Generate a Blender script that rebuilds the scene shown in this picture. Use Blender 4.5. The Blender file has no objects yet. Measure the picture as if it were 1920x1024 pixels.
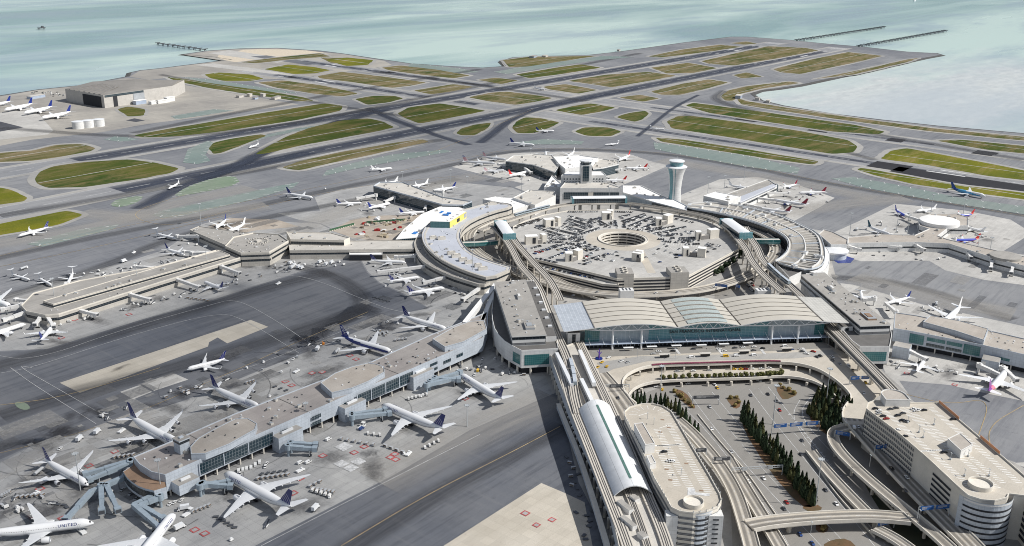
import bpy, bmesh, math, random
from mathutils import Vector, Matrix
from mathutils.geometry import tessellate_polygon
RND = random.Random(11)
SC = bpy.context.scene
COL = SC.collection
# ---------------------------------------------------------------- survey: photo pixel -> ground point
CAMP = Vector((-715.243, -439.737, 355.494))
FPX, YAW, PITCH, ROLL = 1863.8, 0.6858955, 0.3293496, 0.0103042
fw = Vector((math.cos(PITCH)*math.cos(YAW), math.cos(PITCH)*math.sin(YAW), -math.sin(PITCH)))
rt = fw.cross(Vector((0, 0, 1))).normalized(); up = rt.cross(fw)
c_, s_ = math.cos(ROLL), math.sin(ROLL)
rt, up = c_*rt + s_*up, -s_*rt + c_*up
def G(px, py, z=0.0):
    d = fw*FPX + rt*(px-960) + up*(512-py)
    t = (z-CAMP.z)/d.z
    return Vector((CAMP.x+t*d.x, CAMP.y+t*d.y, z))
def GP(pts, z=0.0): return [G(x, y, z).to_2d() for x, y in pts]
def SX(v):
    d = Vector((v[0], v[1], v[2] if len(v) > 2 else 0)) - CAMP
    return 960 + FPX*d.dot(rt)/d.dot(fw), 512 - FPX*d.dot(up)/d.dot(fw)
FWD = Vector((math.cos(YAW), math.sin(YAW))); RGT = Vector((math.sin(YAW), -math.cos(YAW)))
# ---------------------------------------------------------------- materials
def lin(c):
    return tuple(((x/12.92) if x <= .04045 else ((x+.055)/1.055)**2.4) for x in c)
def newmat(name):
    m = bpy.data.materials.new(name); m.use_nodes = True
    nt = m.node_tree; b = nt.nodes['Principled BSDF']
    return m, nt, b
def N(nt, t, **k):
    n = nt.nodes.new(t)
    for a, v in k.items():
        if a in n.inputs.keys(): n.inputs[a].default_value = v
        else: setattr(n, a, v)
    return n
def L(nt, a, b): nt.links.new(a, b)
def mixc(nt, fac, a, b, mode='MIX'):
    n = nt.nodes.new('ShaderNodeMix'); n.data_type = 'RGBA'; n.blend_type = mode
    for s, v in ((n.inputs[0], fac), (n.inputs[6], a), (n.inputs[7], b)):
        if isinstance(v, (int, float)): s.default_value = v
        elif isinstance(v, tuple): s.default_value = (*v, 1) if len(v) == 3 else v
        else: L(nt, v, s)
    return n.outputs[2]
def ramp(nt, src, lo, hi, a=0.0, b=1.0):
    n = nt.nodes.new('ShaderNodeMapRange'); n.clamp = True
    L(nt, src, n.inputs[0]); n.inputs[1].default_value = lo; n.inputs[2].default_value = hi
    n.inputs[3].default_value = a; n.inputs[4].default_value = b
    return n.outputs[0]
def noise(nt, vec, scale, detail=4, rough=.6, dist=0):
    n = nt.nodes.new('ShaderNodeTexNoise'); n.inputs['Scale'].default_value = scale
    n.inputs['Detail'].default_value = detail; n.inputs['Roughness'].default_value = rough
    n.inputs['Distortion'].default_value = dist
    if vec is not None: L(nt, vec, n.inputs['Vector'])
    return n.outputs['Fac']
def wpos(nt, scale=(1, 1, 1), rot=0):
    g = nt.nodes.new('ShaderNodeNewGeometry'); m = nt.nodes.new('ShaderNodeMapping')
    m.inputs['Scale'].default_value = scale; m.inputs['Rotation'].default_value = (0, 0, rot)
    L(nt, g.outputs['Position'], m.inputs['Vector']); return m.outputs[0]
def math1(nt, op, a, b=None):
    n = nt.nodes.new('ShaderNodeMath'); n.operation = op
    for s, v in ((n.inputs[0], a), (n.inputs[1], b)):
        if v is None: continue
        if isinstance(v, (int, float)): s.default_value = v
        else: L(nt, v, s)
    return n.outputs[0]
MATS = {}
def mat(name, col, rough=.7, metal=0.0, var=.12, scale=.15, spec=.5, fine=1.5):
    """plain weathered surface: two sizes of blotch multiplied over the colour"""
    m, nt, b = newmat(name); MATS[name] = m
    p = wpos(nt)
    n1 = ramp(nt, noise(nt, p, scale, 5, .65), .3, .7, 1-var, 1+var*.6)
    n2 = ramp(nt, noise(nt, p, fine, 3, .6), .3, .7, 1-var*.6, 1+var*.4)
    v = math1(nt, 'MULTIPLY', n1, n2)
    cc = nt.nodes.new('ShaderNodeCombineColor')
    for i in range(3): L(nt, v, cc.inputs[i])
    L(nt, mixc(nt, 1.0, col, cc.outputs[0], 'MULTIPLY'), b.inputs['Base Color'])
    b.inputs['Roughness'].default_value = rough; b.inputs['Metallic'].default_value = metal
    b.inputs['Specular IOR Level'].default_value = spec
    return m
def ground_mat(name, base, alt, dark, stretch=(1, 1, 1), rot=0, joints=0, jcol=.8, stains=.5, streak=.3, rough=.85, big=.004):
    m, nt, b = newmat(name); MATS[name] = m
    p = wpos(nt); ps = wpos(nt, (.012, .16, 1), rot); pt = wpos(nt, (.16, .012, 1), rot)
    nb = noise(nt, p, big, 6, .6); col = mixc(nt, ramp(nt, nb, .38, .62), base, alt)
    nm = noise(nt, p, .03, 6, .7, .6); col = mixc(nt, ramp(nt, nm, .45, .75, 0, stains*.6), col, dark)
    st = noise(nt, ps, 1, 5, .7); col = mixc(nt, ramp(nt, st, .48, .72, 0, streak), col, dark)
    st2 = noise(nt, pt, 1, 5, .7); col = mixc(nt, ramp(nt, st2, .5, .72, 0, streak*.6), col, alt)
    sp = noise(nt, p, .11, 5, .75, 1.2); col = mixc(nt, ramp(nt, sp, .60, .74, 0, stains), col, tuple(x*.55 for x in dark))
    nf = noise(nt, p, 1.3, 3, .7); col = mixc(nt, ramp(nt, nf, .3, .7, 0, .16), col, (0, 0, 0))
    if joints:
        br = nt.nodes.new('ShaderNodeTexBrick'); br.offset = 0; mp = wpos(nt, (1, 1, 1), rot)
        L(nt, mp, br.inputs['Vector']); br.inputs['Scale'].default_value = 1
        br.inputs['Brick Width'].default_value = joints; br.inputs['Row Height'].default_value = joints
        br.inputs['Mortar Size'].default_value = .12; br.inputs['Mortar Smooth'].default_value = .3
        br.inputs['Color1'].default_value = (1, 1, 1, 1); br.inputs['Color2'].default_value = (.9, .9, .9, 1)
        br.inputs['Mortar'].default_value = (jcol, jcol, jcol, 1)
        col = mixc(nt, 1.0, col, br.outputs['Color'], 'MULTIPLY')
    L(nt, col, b.inputs['Base Color']); b.inputs['Roughness'].default_value = rough
    b.inputs['Specular IOR Level'].default_value = .25
    return m
def panel_mat(name, col, w, h, joint=.62, rough=.45, metal=0.0, gap=.09, var=.93, coat=None, spec=.5):
    """cladding or glazing laid out in real panels from the wall's own UVs (metres)"""
    m, nt, b = newmat(name); MATS[name] = m
    uv = nt.nodes.new('ShaderNodeUVMap'); br = nt.nodes.new('ShaderNodeTexBrick'); br.offset = 0
    L(nt, uv.outputs[0], br.inputs['Vector']); br.inputs['Scale'].default_value = 1
    br.inputs['Brick Width'].default_value = w; br.inputs['Row Height'].default_value = h
    br.inputs['Mortar Size'].default_value = gap; br.inputs['Mortar Smooth'].default_value = .1
    br.inputs['Color1'].default_value = (*col, 1); br.inputs['Color2'].default_value = (*[c*var for c in col], 1)
    br.inputs['Mortar'].default_value = (*([c*joint for c in col] if coat is None else coat), 1)
    n1 = ramp(nt, noise(nt, wpos(nt), .12, 5, .7), .3, .7, .86, 1.06)
    cc = nt.nodes.new('ShaderNodeCombineColor')
    for i in range(3): L(nt, n1, cc.inputs[i])
    L(nt, mixc(nt, 1.0, br.outputs['Color'], cc.outputs[0], 'MULTIPLY'), b.inputs['Base Color'])
    b.inputs['Roughness'].default_value = rough; b.inputs['Metallic'].default_value = metal
    b.inputs['Specular IOR Level'].default_value = spec
    return m
# ---- ground surfaces
ground_mat('asphalt', (.165, .172, .190), (.265, .268, .275), (.090, .096, .115), rot=0, stains=.4, streak=.6, big=.0035)
ground_mat('apron_asphalt', (.125, .134, .155), (.18, .183, .192), (.062, .067, .082), stains=.4, streak=.75)
ground_mat('runway_asphalt', (.225, .232, .248), (.30, .30, .305), (.125, .126, .135), stains=.25, streak=.5)
ground_mat('shoulder', (.30, .295, .285), (.40, .388, .365), (.16, .155, .15), stains=.25, streak=.35)
ground_mat('apron_concrete', (.345, .345, .345), (.44, .435, .42), (.19, .193, .20), joints=7.6, jcol=.72, stains=.6, streak=.45, big=.008)
ground_mat('tan_concrete', (.50, .455, .38), (.57, .525, .45), (.38, .34, .28), joints=7.6, stains=.25, streak=.3, big=.02)
ground_mat('pale_concrete', (.44, .43, .41), (.56, .545, .515), (.28, .27, .26), joints=6, stains=.5, streak=.4, big=.008)
ground_mat('road_asphalt', (.235, .225, .208), (.275, .262, .242), (.165, .158, .15), stains=.2, streak=.25)
ground_mat('landside', (.29, .283, .272), (.42, .405, .38), (.13, .125, .12), stains=.5, streak=.2, big=.02)
ground_mat('deck_concrete', (.50, .455, .385), (.57, .525, .455), (.37, .335, .285), joints=9, jcol=.86, stains=.35, streak=.15, big=.02)
ground_mat('fresh_asphalt', (.022, .022, .026), (.032, .032, .037), (.014, .014, .018), stains=.2, streak=.3)
ground_mat('rubber', (.062, .066, .080), (.085, .088, .10), (.035, .038, .05), stains=.4, streak=.8)
ground_mat('paint_green', (.18, .235, .22), (.23, .268, .25), (.13, .165, .16), stains=.5, streak=.55)
ground_mat('bright_green', (.17, .24, .16), (.24, .27, .22), (.12, .15, .12), stains=.6, streak=.8)
ground_mat('sandy_apron', (.29, .275, .255), (.42, .395, .35), (.17, .165, .16), stains=.4, streak=.5, big=.006)
ground_mat('dirt', (.36, .31, .255), (.46, .41, .35), (.20, .16, .13), stains=.6, streak=.3, big=.03)
def soft_mat(name, col, k, sc=.05):
    """wear that fades out to both sides of its own track (u runs -1..1 across it)"""
    m, nt, b = newmat(name); MATS[name] = m; b.inputs['Base Color'].default_value = (*col, 1); b.inputs['Roughness'].default_value = .8
    uv = nt.nodes.new('ShaderNodeUVMap'); sp = nt.nodes.new('ShaderNodeSeparateXYZ'); L(nt, uv.outputs[0], sp.inputs[0]); u = math1(nt, 'ABSOLUTE', sp.outputs[0])
    mp = nt.nodes.new('ShaderNodeMapping'); mp.inputs['Scale'].default_value = (5, .012, 1); L(nt, uv.outputs[0], mp.inputs['Vector']); n = ramp(nt, noise(nt, mp.outputs[0], 1, 5, .7), .3, .65, .35, 1)
    e = ramp(nt, math1(nt, 'ADD', u, math1(nt, 'MULTIPLY', sp.outputs[2], 0)), 1.0, .35, 0, k); L(nt, math1(nt, 'MULTIPLY', e, n), b.inputs['Alpha'])
soft_mat('rubber_soft', (.030, .038, .062), 1.0); soft_mat('track_soft', (.055, .056, .062), .55); soft_mat('pale_soft', (.40, .38, .35), .5)
for n_, c_ in (('apron_concrete', (.36, .35, .335)), ('asphalt', (.16, .16, .165)), ('pale_concrete', (.48, .465, .44)), ('apron_asphalt', (.12, .125, .135))):
    m_, nt_, b_ = newmat('patch_'+n_); MATS['patch_'+n_] = m_; b_.inputs['Base Color'].default_value = (*c_, 1); b_.inputs['Roughness'].default_value = .9; L(nt_, ramp(nt_, noise(nt_, wpos(nt_), .3, 4, .7), .3, .7, .15, .6), b_.inputs['Alpha'])
def grass_mat(name, a, b_, c, t=.5):
    m, nt, b = newmat(name); MATS[name] = m
    p = wpos(nt); ps = wpos(nt, (.25, 1, 1))
    col = mixc(nt, ramp(nt, noise(nt, p, .006, 5, .6), .4, .6), a, b_)
    col = mixc(nt, ramp(nt, noise(nt, ps, .035, 6, .75, .8), t-.05, t+.14, 0, .9), col, c)
    col = mixc(nt, ramp(nt, noise(nt, p, .5, 4, .7), .3, .7, 0, .45), col, (.02, .03, .01))
    L(nt, col, b.inputs['Base Color']); b.inputs['Roughness'].default_value = .95
    b.inputs['Specular IOR Level'].default_value = .1
grass_mat('grass', (.038, .070, .012), (.095, .105, .020), (.20, .155, .07), .50)
grass_mat('dry_grass', (.060, .080, .020), (.125, .115, .035), (.27, .21, .13), .46)
grass_mat('lush_grass', (.19, .185, .015), (.095, .115, .015), (.28, .22, .08), .54)
# ---- building surfaces
for n_, c1, c2, c3 in (('roof_grey', (.36, .345, .32), (.42, .40, .37), (.20, .19, .18)), ('roof_light', (.55, .525, .48), (.62, .59, .54), (.36, .34, .31)), ('roof_tan', (.43, .385, .335), (.50, .46, .41), (.27, .235, .21))): ground_mat(n_, c1, c2, c3, joints=11, jcol=.8, stains=.55, streak=.3, big=.03)
mat('roof_white', (.80, .79, .77), .7, var=.10, scale=.05);
mat('roof_lavender', (.44, .46, .51), .8, var=.08, scale=.05); mat('roof_brown', (.28, .185, .125), .9, var=.25, scale=.08)
mat('roof_dark', (.13, .125, .12), .9, var=.2); mat('hangar_roof', (.235, .22, .20), .6, var=.2, scale=.02)
mat('white_metal', (.72, .73, .74), .4, var=.05); mat('grey_metal', (.34, .36, .38), .45, var=.1); mat('dark_metal', (.07, .075, .085), .5)
mat('mast_steel', (.42, .44, .45), .5, var=.05)
mat('concrete', (.52, .48, .42), .85, var=.16, scale=.08); mat('concrete_pale', (.66, .62, .55), .8, var=.12, scale=.08)
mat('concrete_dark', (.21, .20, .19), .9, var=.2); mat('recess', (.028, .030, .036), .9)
mat('white_wall', (.68, .675, .66), .6, var=.08); mat('bridge_white', (.70, .69, .67), .55, var=.12, scale=.3)
mat('bridge_blue', (.30, .36, .41), .5, var=.15, scale=.3)
panel_mat('clad_blue', (.50, .545, .60), 3.2, 2.6, gap=.07); panel_mat('clad_white', (.70, .70, .69), 4, 3, gap=.06)
panel_mat('clad_concrete', (.52, .49, .44), 6, 3, joint=.7, gap=.1, rough=.8)
panel_mat('glass_dark', (.014, .035, .05), 2.4, 2.4, gap=.10, coat=(.22, .25, .27), rough=.12, spec=.8)
panel_mat('glass_teal', (.035, .15, .155), 1.8, 1.8, gap=.07, coat=(.16, .30, .31), rough=.15, spec=.8)
panel_mat('glass_hall', (.10, .27, .31), 3.4, 1.5, gap=.09, coat=(.36, .47, .50), rough=.3, spec=.6)
panel_mat('glass_pale', (.33, .40, .44), 3.4, 1.1, gap=.1, coat=(.55, .58, .60), rough=.35)
panel_mat('glass_band', (.02, .028, .036), 3, 3, gap=.12, coat=(.1, .11, .12), rough=.2)
panel_mat('louvre', (.25, .26, .27), 30, .9, gap=.2, coat=(.05, .05, .055), rough=.6)
panel_mat('garage_screen', (.46, .45, .42), 2.2, 3.4, gap=.55, coat=(.06, .06, .07), rough=.7)
panel_mat('metal_roof', (.70, .71, .72), 6.2, 400, gap=.12, joint=.55, rough=.45, metal=.0)
panel_mat('glass_roof_warm', (.50, .485, .44), 3.4, 5, gap=.25, coat=(.60, .58, .54), rough=.35)
panel_mat('glass_roof', (.46, .495, .54), 3.4, 3.4, gap=.1, coat=(.72, .75, .77), rough=.2)
mat('solar', (.36, .42, .52), .15); mat('solar_pale', (.43, .475, .45), .2, var=.25, scale=.8)
mat('hall_roof', (.52, .485, .42), .42, var=.06, scale=.05); mat('hall_seam', (.22, .205, .185), .6)
mat('yellow_wall', (.78, .62, .16), .7, var=.1); mat('tarp_blue', (.04, .20, .55), .5); mat('purple', (.10, .04, .30), .5)
mat('paint_white', (.56, .56, .555), .7, var=.4, fine=.7); mat('paint_yellow', (.40, .30, .16), .7, var=.45); mat('stall_paint', (.86, .86, .84), .7, var=.2); mat('paint_red', (.42, .09, .09), .7, var=.4)
mat('paint_orangeX', (.50, .25, .08), .7, var=.3); mat('paint_blue', (.12, .28, .50), .7, var=.3)
mat('rock', (.075, .075, .072), .95, var=.5, scale=.3); mat('sand', (.55, .48, .38), .9, var=.2)
mat('sign_blue', (.02, .10, .32), .4); mat('rail_dark', (.10, .095, .09), .8); mat('guide', (.54, .50, .44), .8, var=.12)
mat('ledge', (.13, .125, .12), .8); mat('orange_fence', (.62, .30, .16), .8)
# ---- vehicles
for n, c in dict(white=(.78, .78, .77), silver=(.42, .43, .44), black=(.018, .018, .02), charcoal=(.075, .078, .085), red=(.32, .025, .02),
                 blue=(.03, .07, .22), tan=(.42, .36, .26), yellow=(.72, .44, .03), green=(.04, .11, .06), orange=(.7, .25, .03)).items():
    mat('car_'+n, c, .25, var=.04)
mat('car_glass', (.012, .014, .018), .08); mat('tyre', (.012, .012, .013), .9); mat('cargo_brown', (.19, .14, .10), .8, var=.4, scale=.6)
# ---- aircraft
mat('ac_white', (.80, .80, .80), .28, var=.03); mat('ac_grey', (.52, .53, .55), .35, var=.05); mat('ac_wing', (.66, .67, .68), .35, var=.06, scale=.4)
mat('ac_navy', (.018, .035, .20), .25); mat('ac_blue', (.03, .08, .42), .25); mat('ac_swblue', (.05, .08, .50), .25); mat('ac_red', (.55, .03, .03), .3)
mat('ac_maroon', (.22, .012, .035), .3); mat('ac_yellow', (.75, .42, .02), .3); mat('ac_sky', (.10, .36, .62), .25); mat('ac_deep', (.02, .07, .27), .25)
mat('ac_pink', (.72, .22, .30), .3); mat('ac_purple', (.22, .05, .28), .3); mat('ac_dark', (.03, .03, .035), .4); mat('ac_engine', (.55, .56, .58), .25, metal=.4)
mat('ac_teal', (.02, .10, .14), .3)
def globe_tail():
    m, nt, b = newmat('globe_fin'); MATS['globe_fin'] = m
    tc = nt.nodes.new('ShaderNodeTexCoord'); sp = nt.nodes.new('ShaderNodeSeparateXYZ'); L(nt, tc.outputs['Object'], sp.inputs[0])
    # gold globe lines: arcs round a centre below the fin, only on its lower front
    dx = math1(nt, 'ADD', sp.outputs[0], 22.5); dz = math1(nt, 'ADD', sp.outputs[2], -7.0)
    r = math1(nt, 'SQRT', math1(nt, 'ADD', math1(nt, 'MULTIPLY', dx, dx), math1(nt, 'MULTIPLY', dz, dz)))
    s = math1(nt, 'ABSOLUTE', math1(nt, 'SINE', math1(nt, 'MULTIPLY', r, 1.75)))
    near = math1(nt, 'LESS_THAN', r, 10.5); line = math1(nt, 'MULTIPLY', math1(nt, 'LESS_THAN', s, .33), near)
    L(nt, mixc(nt, math1(nt, 'MULTIPLY', line, .85), (.018, .028, .15), (.42, .40, .46)), b.inputs['Base Color'])
    b.inputs['Roughness'].default_value = .25
globe_tail()
def leaf_mat(name, a, b_):
    m, nt, b = newmat(name); MATS[name] = m
    col = mixc(nt, ramp(nt, noise(nt, wpos(nt), .9, 3, .7), .35, .65), a, b_)
    L(nt, col, b.inputs['Base Color']); b.inputs['Roughness'].default_value = .8; b.inputs['Specular IOR Level'].default_value = .2
leaf_mat('cypress_b', (.035, .045, .016), (.085, .085, .034)); leaf_mat('cypress', (.016, .030, .016), (.040, .060, .028)); leaf_mat('bush', (.075, .085, .028), (.15, .145, .05))
leaf_mat('shrub', (.16, .15, .05), (.30, .21, .08)); leaf_mat('broadleaf', (.020, .036, .020), (.045, .065, .03)); mat('bark', (.10, .07, .05), .9)
# ---------------------------------------------------------------- mesh builder
class MB:
    def __init__(s): s.v = []; s.f = []; s.m = []; s.uv = []; s.sm = []
    def face(s, pts, mi=0, uv=None, smooth=False):
        i = len(s.v); s.v += [tuple(p) for p in pts]; s.f.append(tuple(range(i, i+len(pts)))); s.m.append(mi); s.sm.append(smooth)
        s.uv.append(uv if uv else [(p[0], p[1]) for p in pts])
        return s
    def poly(s, pts, z, mi=0, holes=None):
        loops = [[Vector((p[0], p[1], 0)) for p in pts]] + [[Vector((p[0], p[1], 0)) for p in h] for h in (holes or [])]
        flat = [p for l in loops for p in l]
        for t in tessellate_polygon(loops):
            a = [flat[i] for i in t]
            if (a[1]-a[0]).cross(a[2]-a[0]).z < 0: a.reverse()
            s.face([(p.x, p.y, z) for p in a], mi)
        return s
    def walls(s, pts, z0, z1, mi=0, off=0.0, close=True, flip=False, inward=False):
        n = len(pts)
        P = offset(pts, off) if off else pts
        u = 0
        ccw = area(pts) > 0
        for i in range(n if close else n-1):
            a, b = P[i], P[(i+1) % n]; l = math.hypot(b[0]-a[0], b[1]-a[1])
            q = [(a[0], a[1], z0), (b[0], b[1], z0), (b[0], b[1], z1), (a[0], a[1], z1)]; uv = [(u, z0), (u+l, z0), (u+l, z1), (u, z1)]
            if ccw == inward: q.reverse(); uv.reverse()
            s.face(q, mi, uv); u += l
        return s
    def prism(s, pts, z0, z1, mi=0, top=None, bottom=False):
        s.walls(pts, z0, z1, mi); s.poly(pts, z1, mi if top is None else top)
        if bottom: s.poly(pts, z0, mi)
        return s
    def box(s, c, size, rz=0.0, mi=0, top=None, rot=None):
        x, y, z = size[0]/2, size[1]/2, size[2]/2
        M = rot if rot else Matrix.Rotation(rz, 3, 'Z'); c = Vector(c)
        P = [c + M @ Vector((sx*x, sy*y, sz*z)) for sz in (-1, 1) for sx, sy in ((-1, -1), (1, -1), (1, 1), (-1, 1))]
        for k, f in enumerate(((0, 3, 2, 1), (4, 5, 6, 7), (0, 1, 5, 4), (1, 2, 6, 5), (2, 3, 7, 6), (3, 0, 4, 7))):
            w = size[0] if k in (2, 4) else size[1]
            uv = [(0, 0), (w, 0), (w, size[2]), (0, size[2])]
            s.face([P[i] for i in f], (top if (k == 1 and top is not None) else mi), uv if k > 1 else None)
        return s
    def bar(s, a, b, w, h, mi=0, top=None):
        a, b = Vector(a), Vector(b); d = b-a; ln = d.length
        if ln < 1e-6: return s
        x = d.normalized(); y = Vector((0, 0, 1)).cross(x)
        if y.length < 1e-5: y = Vector((0, 1, 0))
        y.normalize(); z = x.cross(y)
        return s.box((a+b)/2, (ln, w, h), mi=mi, top=top, rot=Matrix((x, y, z)).transposed())
    def tube(s, a, b, r0, r1=None, n=8, mi=0, caps=True):
        r1 = r0 if r1 is None else r1; a, b = Vector(a), Vector(b); x = (b-a).normalized()
        y = Vector((0, 0, 1)).cross(x)
        if y.length < 1e-4: y = Vector((1, 0, 0))
        y.normalize(); z = x.cross(y)
        A = [a + (y*math.cos(t)+z*math.sin(t))*r0 for t in [2*math.pi*i/n for i in range(n)]]
        B = [b + (y*math.cos(t)+z*math.sin(t))*r1 for t in [2*math.pi*i/n for i in range(n)]]
        for i in range(n): s.face([A[i], A[(i+1) % n], B[(i+1) % n], B[i]], mi, smooth=n > 6)
        if caps: s.face(B, mi); s.face(A[::-1], mi)
        return s
    def rings(s, rings, mi=0, smooth=True, close=True, mf=None, cap=True, uvs=None):
        n = len(rings[0])
        for k in range(len(rings)-1):
            for i in range(n if close else n-1):
                j = (i+1) % n
                s.face([rings[k][i], rings[k][j], rings[k+1][j], rings[k+1][i]], mf(k, i) if mf else mi, [(i, k), (i+1, k), (i+1, k+1), (i, k+1)] if not uvs else [uvs(k, i), uvs(k, i+1), uvs(k+1, i+1), uvs(k+1, i)], smooth)
        if cap: s.face(rings[0][::-1], mf(0, 0) if mf else mi); s.face(rings[-1], mf(len(rings)-2, 0) if mf else mi)
        return s
    def lathe(s, prof, n=24, mi=0, c=(0, 0), mf=None, smooth=True):
        R = [[(c[0]+r*math.cos(2*math.pi*i/n), c[1]+r*math.sin(2*math.pi*i/n), z) for i in range(n)] for r, z in prof]
        per = 2*math.pi*max(r for r, z in prof)/n
        return s.rings(R, mi, smooth, mf=mf, uvs=lambda k, i: (i*per, prof[k][1]))
    def build(s, name, mats, parent=None, origin=None, weld=True):
        if isinstance(mats, str): mats = [mats]
        me = bpy.data.meshes.new(name)
        rootp = parent
        while rootp is not None and rootp.parent is not None: rootp = rootp.parent
        o = Vector(origin) if origin is not None else (Vector(rootp.location) if rootp is not None and rootp.get('_abs') else Vector((0, 0, 0)))
        me.from_pydata([(x-o.x, y-o.y, z-o.z) for x, y, z in s.v], [], s.f)
        for m in mats: me.materials.append(MATS[m])
        me.polygons.foreach_set('material_index', s.m); me.polygons.foreach_set('use_smooth', s.sm)
        uvl = me.uv_layers.new(name='UVMap'); k = 0; flat = []
        for q in s.uv:
            for c in q: flat += [c[0], c[1]]
        uvl.data.foreach_set('uv', flat)
        if weld and any(s.sm):
            bm = bmesh.new(); bm.from_mesh(me); bmesh.ops.remove_doubles(bm, verts=bm.verts, dist=1e-4); bm.to_mesh(me); bm.free()
            try: me.set_sharp_from_angle(angle=math.radians(40))
            except Exception: pass
        ob = bpy.data.objects.new(name, me); COL.objects.link(ob)
        if parent is not None: ob.parent = parent
        elif origin is not None: ob.location = o
        return ob
def area(p): return sum(p[i][0]*p[(i+1) % len(p)][1]-p[(i+1) % len(p)][0]*p[i][1] for i in range(len(p)))/2
def offset(pts, d):
    """push a polygon outwards by d metres"""
    s = 1 if area(pts) > 0 else -1; n = len(pts); out = []
    for i in range(n):
        a, b, c = Vector(pts[i-1][:2]), Vector(pts[i][:2]), Vector(pts[(i+1) % n][:2])
        e1 = (b-a).normalized() if (b-a).length > 1e-6 else Vector((1, 0)); e2 = (c-b).normalized() if (c-b).length > 1e-6 else e1
        n1 = Vector((e1.y, -e1.x))*s; n2 = Vector((e2.y, -e2.x))*s; m = n1+n2
        if m.length < 1e-3: m = n1
        m.normalize(); k = d/max(.35, m.dot(n1)); out.append(b+m*k)
    return out
def smooth_poly(pts, it=2, close=True):
    for _ in range(it):
        q = []; n = len(pts)
        if not close: q.append(pts[0])
        for i in range(n if close else n-1):
            a, b = Vector(pts[i]), Vector(pts[(i+1) % n]); q += [a*.75+b*.25, a*.25+b*.75]
        if not close: q.append(pts[-1])
        pts = [Vector(v) for v in q]
    return pts
def inside(p, poly):
    x, y = p[0], p[1]; r = False; n = len(poly)
    for i in range(n):
        a, b = poly[i], poly[i-1]
        if (a[1] > y) != (b[1] > y) and x < (b[0]-a[0])*(y-a[1])/(b[1]-a[1])+a[0]: r = not r
    return r
# ---------------------------------------------------------------- things
LABEL = {}
def thing(name, label, cat, loc=(0, 0, 0), rz=0.0, group=None):
    o = bpy.data.objects.new(name, None); COL.objects.link(o); o.empty_display_size = 2
    o.location = loc; o.rotation_euler = (0, 0, rz); o['label'] = label; o['category'] = cat
    if group: o['group'] = group
    return o
def athing(name, label, cat, loc, group=None):
    """a thing whose parts are drawn in world coordinates"""
    o = thing(name, label, cat, loc, 0, group); o['_abs'] = 1; return o
def tag(o, label, cat, group=None, kind=None):
    o['label'] = label; o['category'] = cat
    if group: o['group'] = group
    if kind: o['kind'] = kind
    return o
def struct(o): o['kind'] = 'structure'; return o
def copy_tree(o, parent=None):
    c = o.copy(); COL.objects.link(c); c.parent = parent
    for ch in o.children: copy_tree(ch, c)
    return c
LANDMARKS = []
def landmark(name, px, py, z=0): LANDMARKS.append((name, G(px, py, z).to_2d(), px, py))
ORDX = lambda i: ORD[i] if i < 12 else f'{i+1}{"st" if (i+1) % 10 == 1 and i > 12 else "nd" if (i+1) % 10 == 2 else "rd" if (i+1) % 10 == 3 and i > 12 else "th"} from left'
ORD = ['leftmost', 'second from left', 'third from left', 'fourth from left', 'fifth from left', 'sixth from left', 'seventh from left', 'eighth from left', 'ninth from left', 'tenth from left', 'eleventh from left', 'twelfth from left']
AUTO = []
def where(x, y, z=0):
    p = Vector((x, y)); nm, q, px, py = min(LANDMARKS, key=lambda l: (l[1]-p).length)
    sx, sy = SX((x, y, z)); d = p-q
    if d.length < 14: return 'beside ' + nm
    a, b = d.dot(RGT), d.dot(FWD)
    if abs(a) > abs(b): return ('right of ' if a > 0 else 'left of ') + nm
    return ('beyond ' if b > 0 else 'in front of ') + nm
def auto(o, base, cat, group, xyz, limit=12):
    """label = look + nearest landmark; repeats there are told apart by their order from the left"""
    o['category'] = cat; o['group'] = group; AUTO.append((o, base, tuple(xyz), group, limit)); return o
def finish_labels():
    d = {}
    for o, base, p, g, lim in AUTO: d.setdefault((base.rstrip(','), '' if base.endswith(',') else ' '+where(*p)), []).append((SX(p)[0], o, lim))
    for (base, w), l in d.items():
        l.sort(key=lambda t: t[0])
        for i, (_, o, lim) in enumerate(l):
            s = base+w
            if 1 < len(l) <= lim: s += ', ' + (ORDX(i) if i < len(l)-1 else 'rightmost')
            o['label'] = s
def to_mesh(o):
    """lettering becomes a plain mesh of its own"""
    bpy.context.view_layer.update(); me = bpy.data.meshes.new_from_object(o); n = o.name; m = bpy.data.objects.new(n, me); COL.objects.link(m)
    m.parent = o.parent; m.matrix_local = o.matrix_local.copy(); o.parent = None; bpy.data.objects.remove(o); m.name = n; return m
mat('flowers', (.22, .05, .09), .9, var=.6, scale=.8); mat('skylight_green', (.10, .19, .16), .25, var=.3, scale=.4); mat('stain', (.060, .058, .062), .8, var=.5, scale=.3)
ground_mat('dry_bed', (.11, .085, .045), (.19, .10, .055), (.05, .05, .022), stains=.6, streak=.2, big=.05); ground_mat('dark_bed', (.030, .036, .022), (.055, .058, .035), (.018, .02, .014), stains=.5, streak=.2, big=.05)
ground_mat('roof_brownish', (.33, .30, .285), (.41, .38, .355), (.19, .175, .165), joints=14, jcol=.85, stains=.55, streak=.4, big=.03)
mat('hangar_white', (.47, .45, .42), .7, var=.12)
# ================================================================ light, sky, camera
SUN_AZ = math.atan2(-.774, .633) - math.radians(8); SUN_EL = math.radians(43)
w = bpy.data.worlds.new('World'); SC.world = w; w.use_nodes = True; nt = w.node_tree
bg = nt.nodes['Background']; sky = nt.nodes.new('ShaderNodeTexSky'); sky.sky_type = 'NISHITA'; sky.sun_disc = False
sky.sun_elevation = SUN_EL; sky.sun_rotation = math.pi/2-SUN_AZ; sky.altitude = 300; sky.dust_density = 1.2; sky.ozone_density = 1.5
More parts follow.
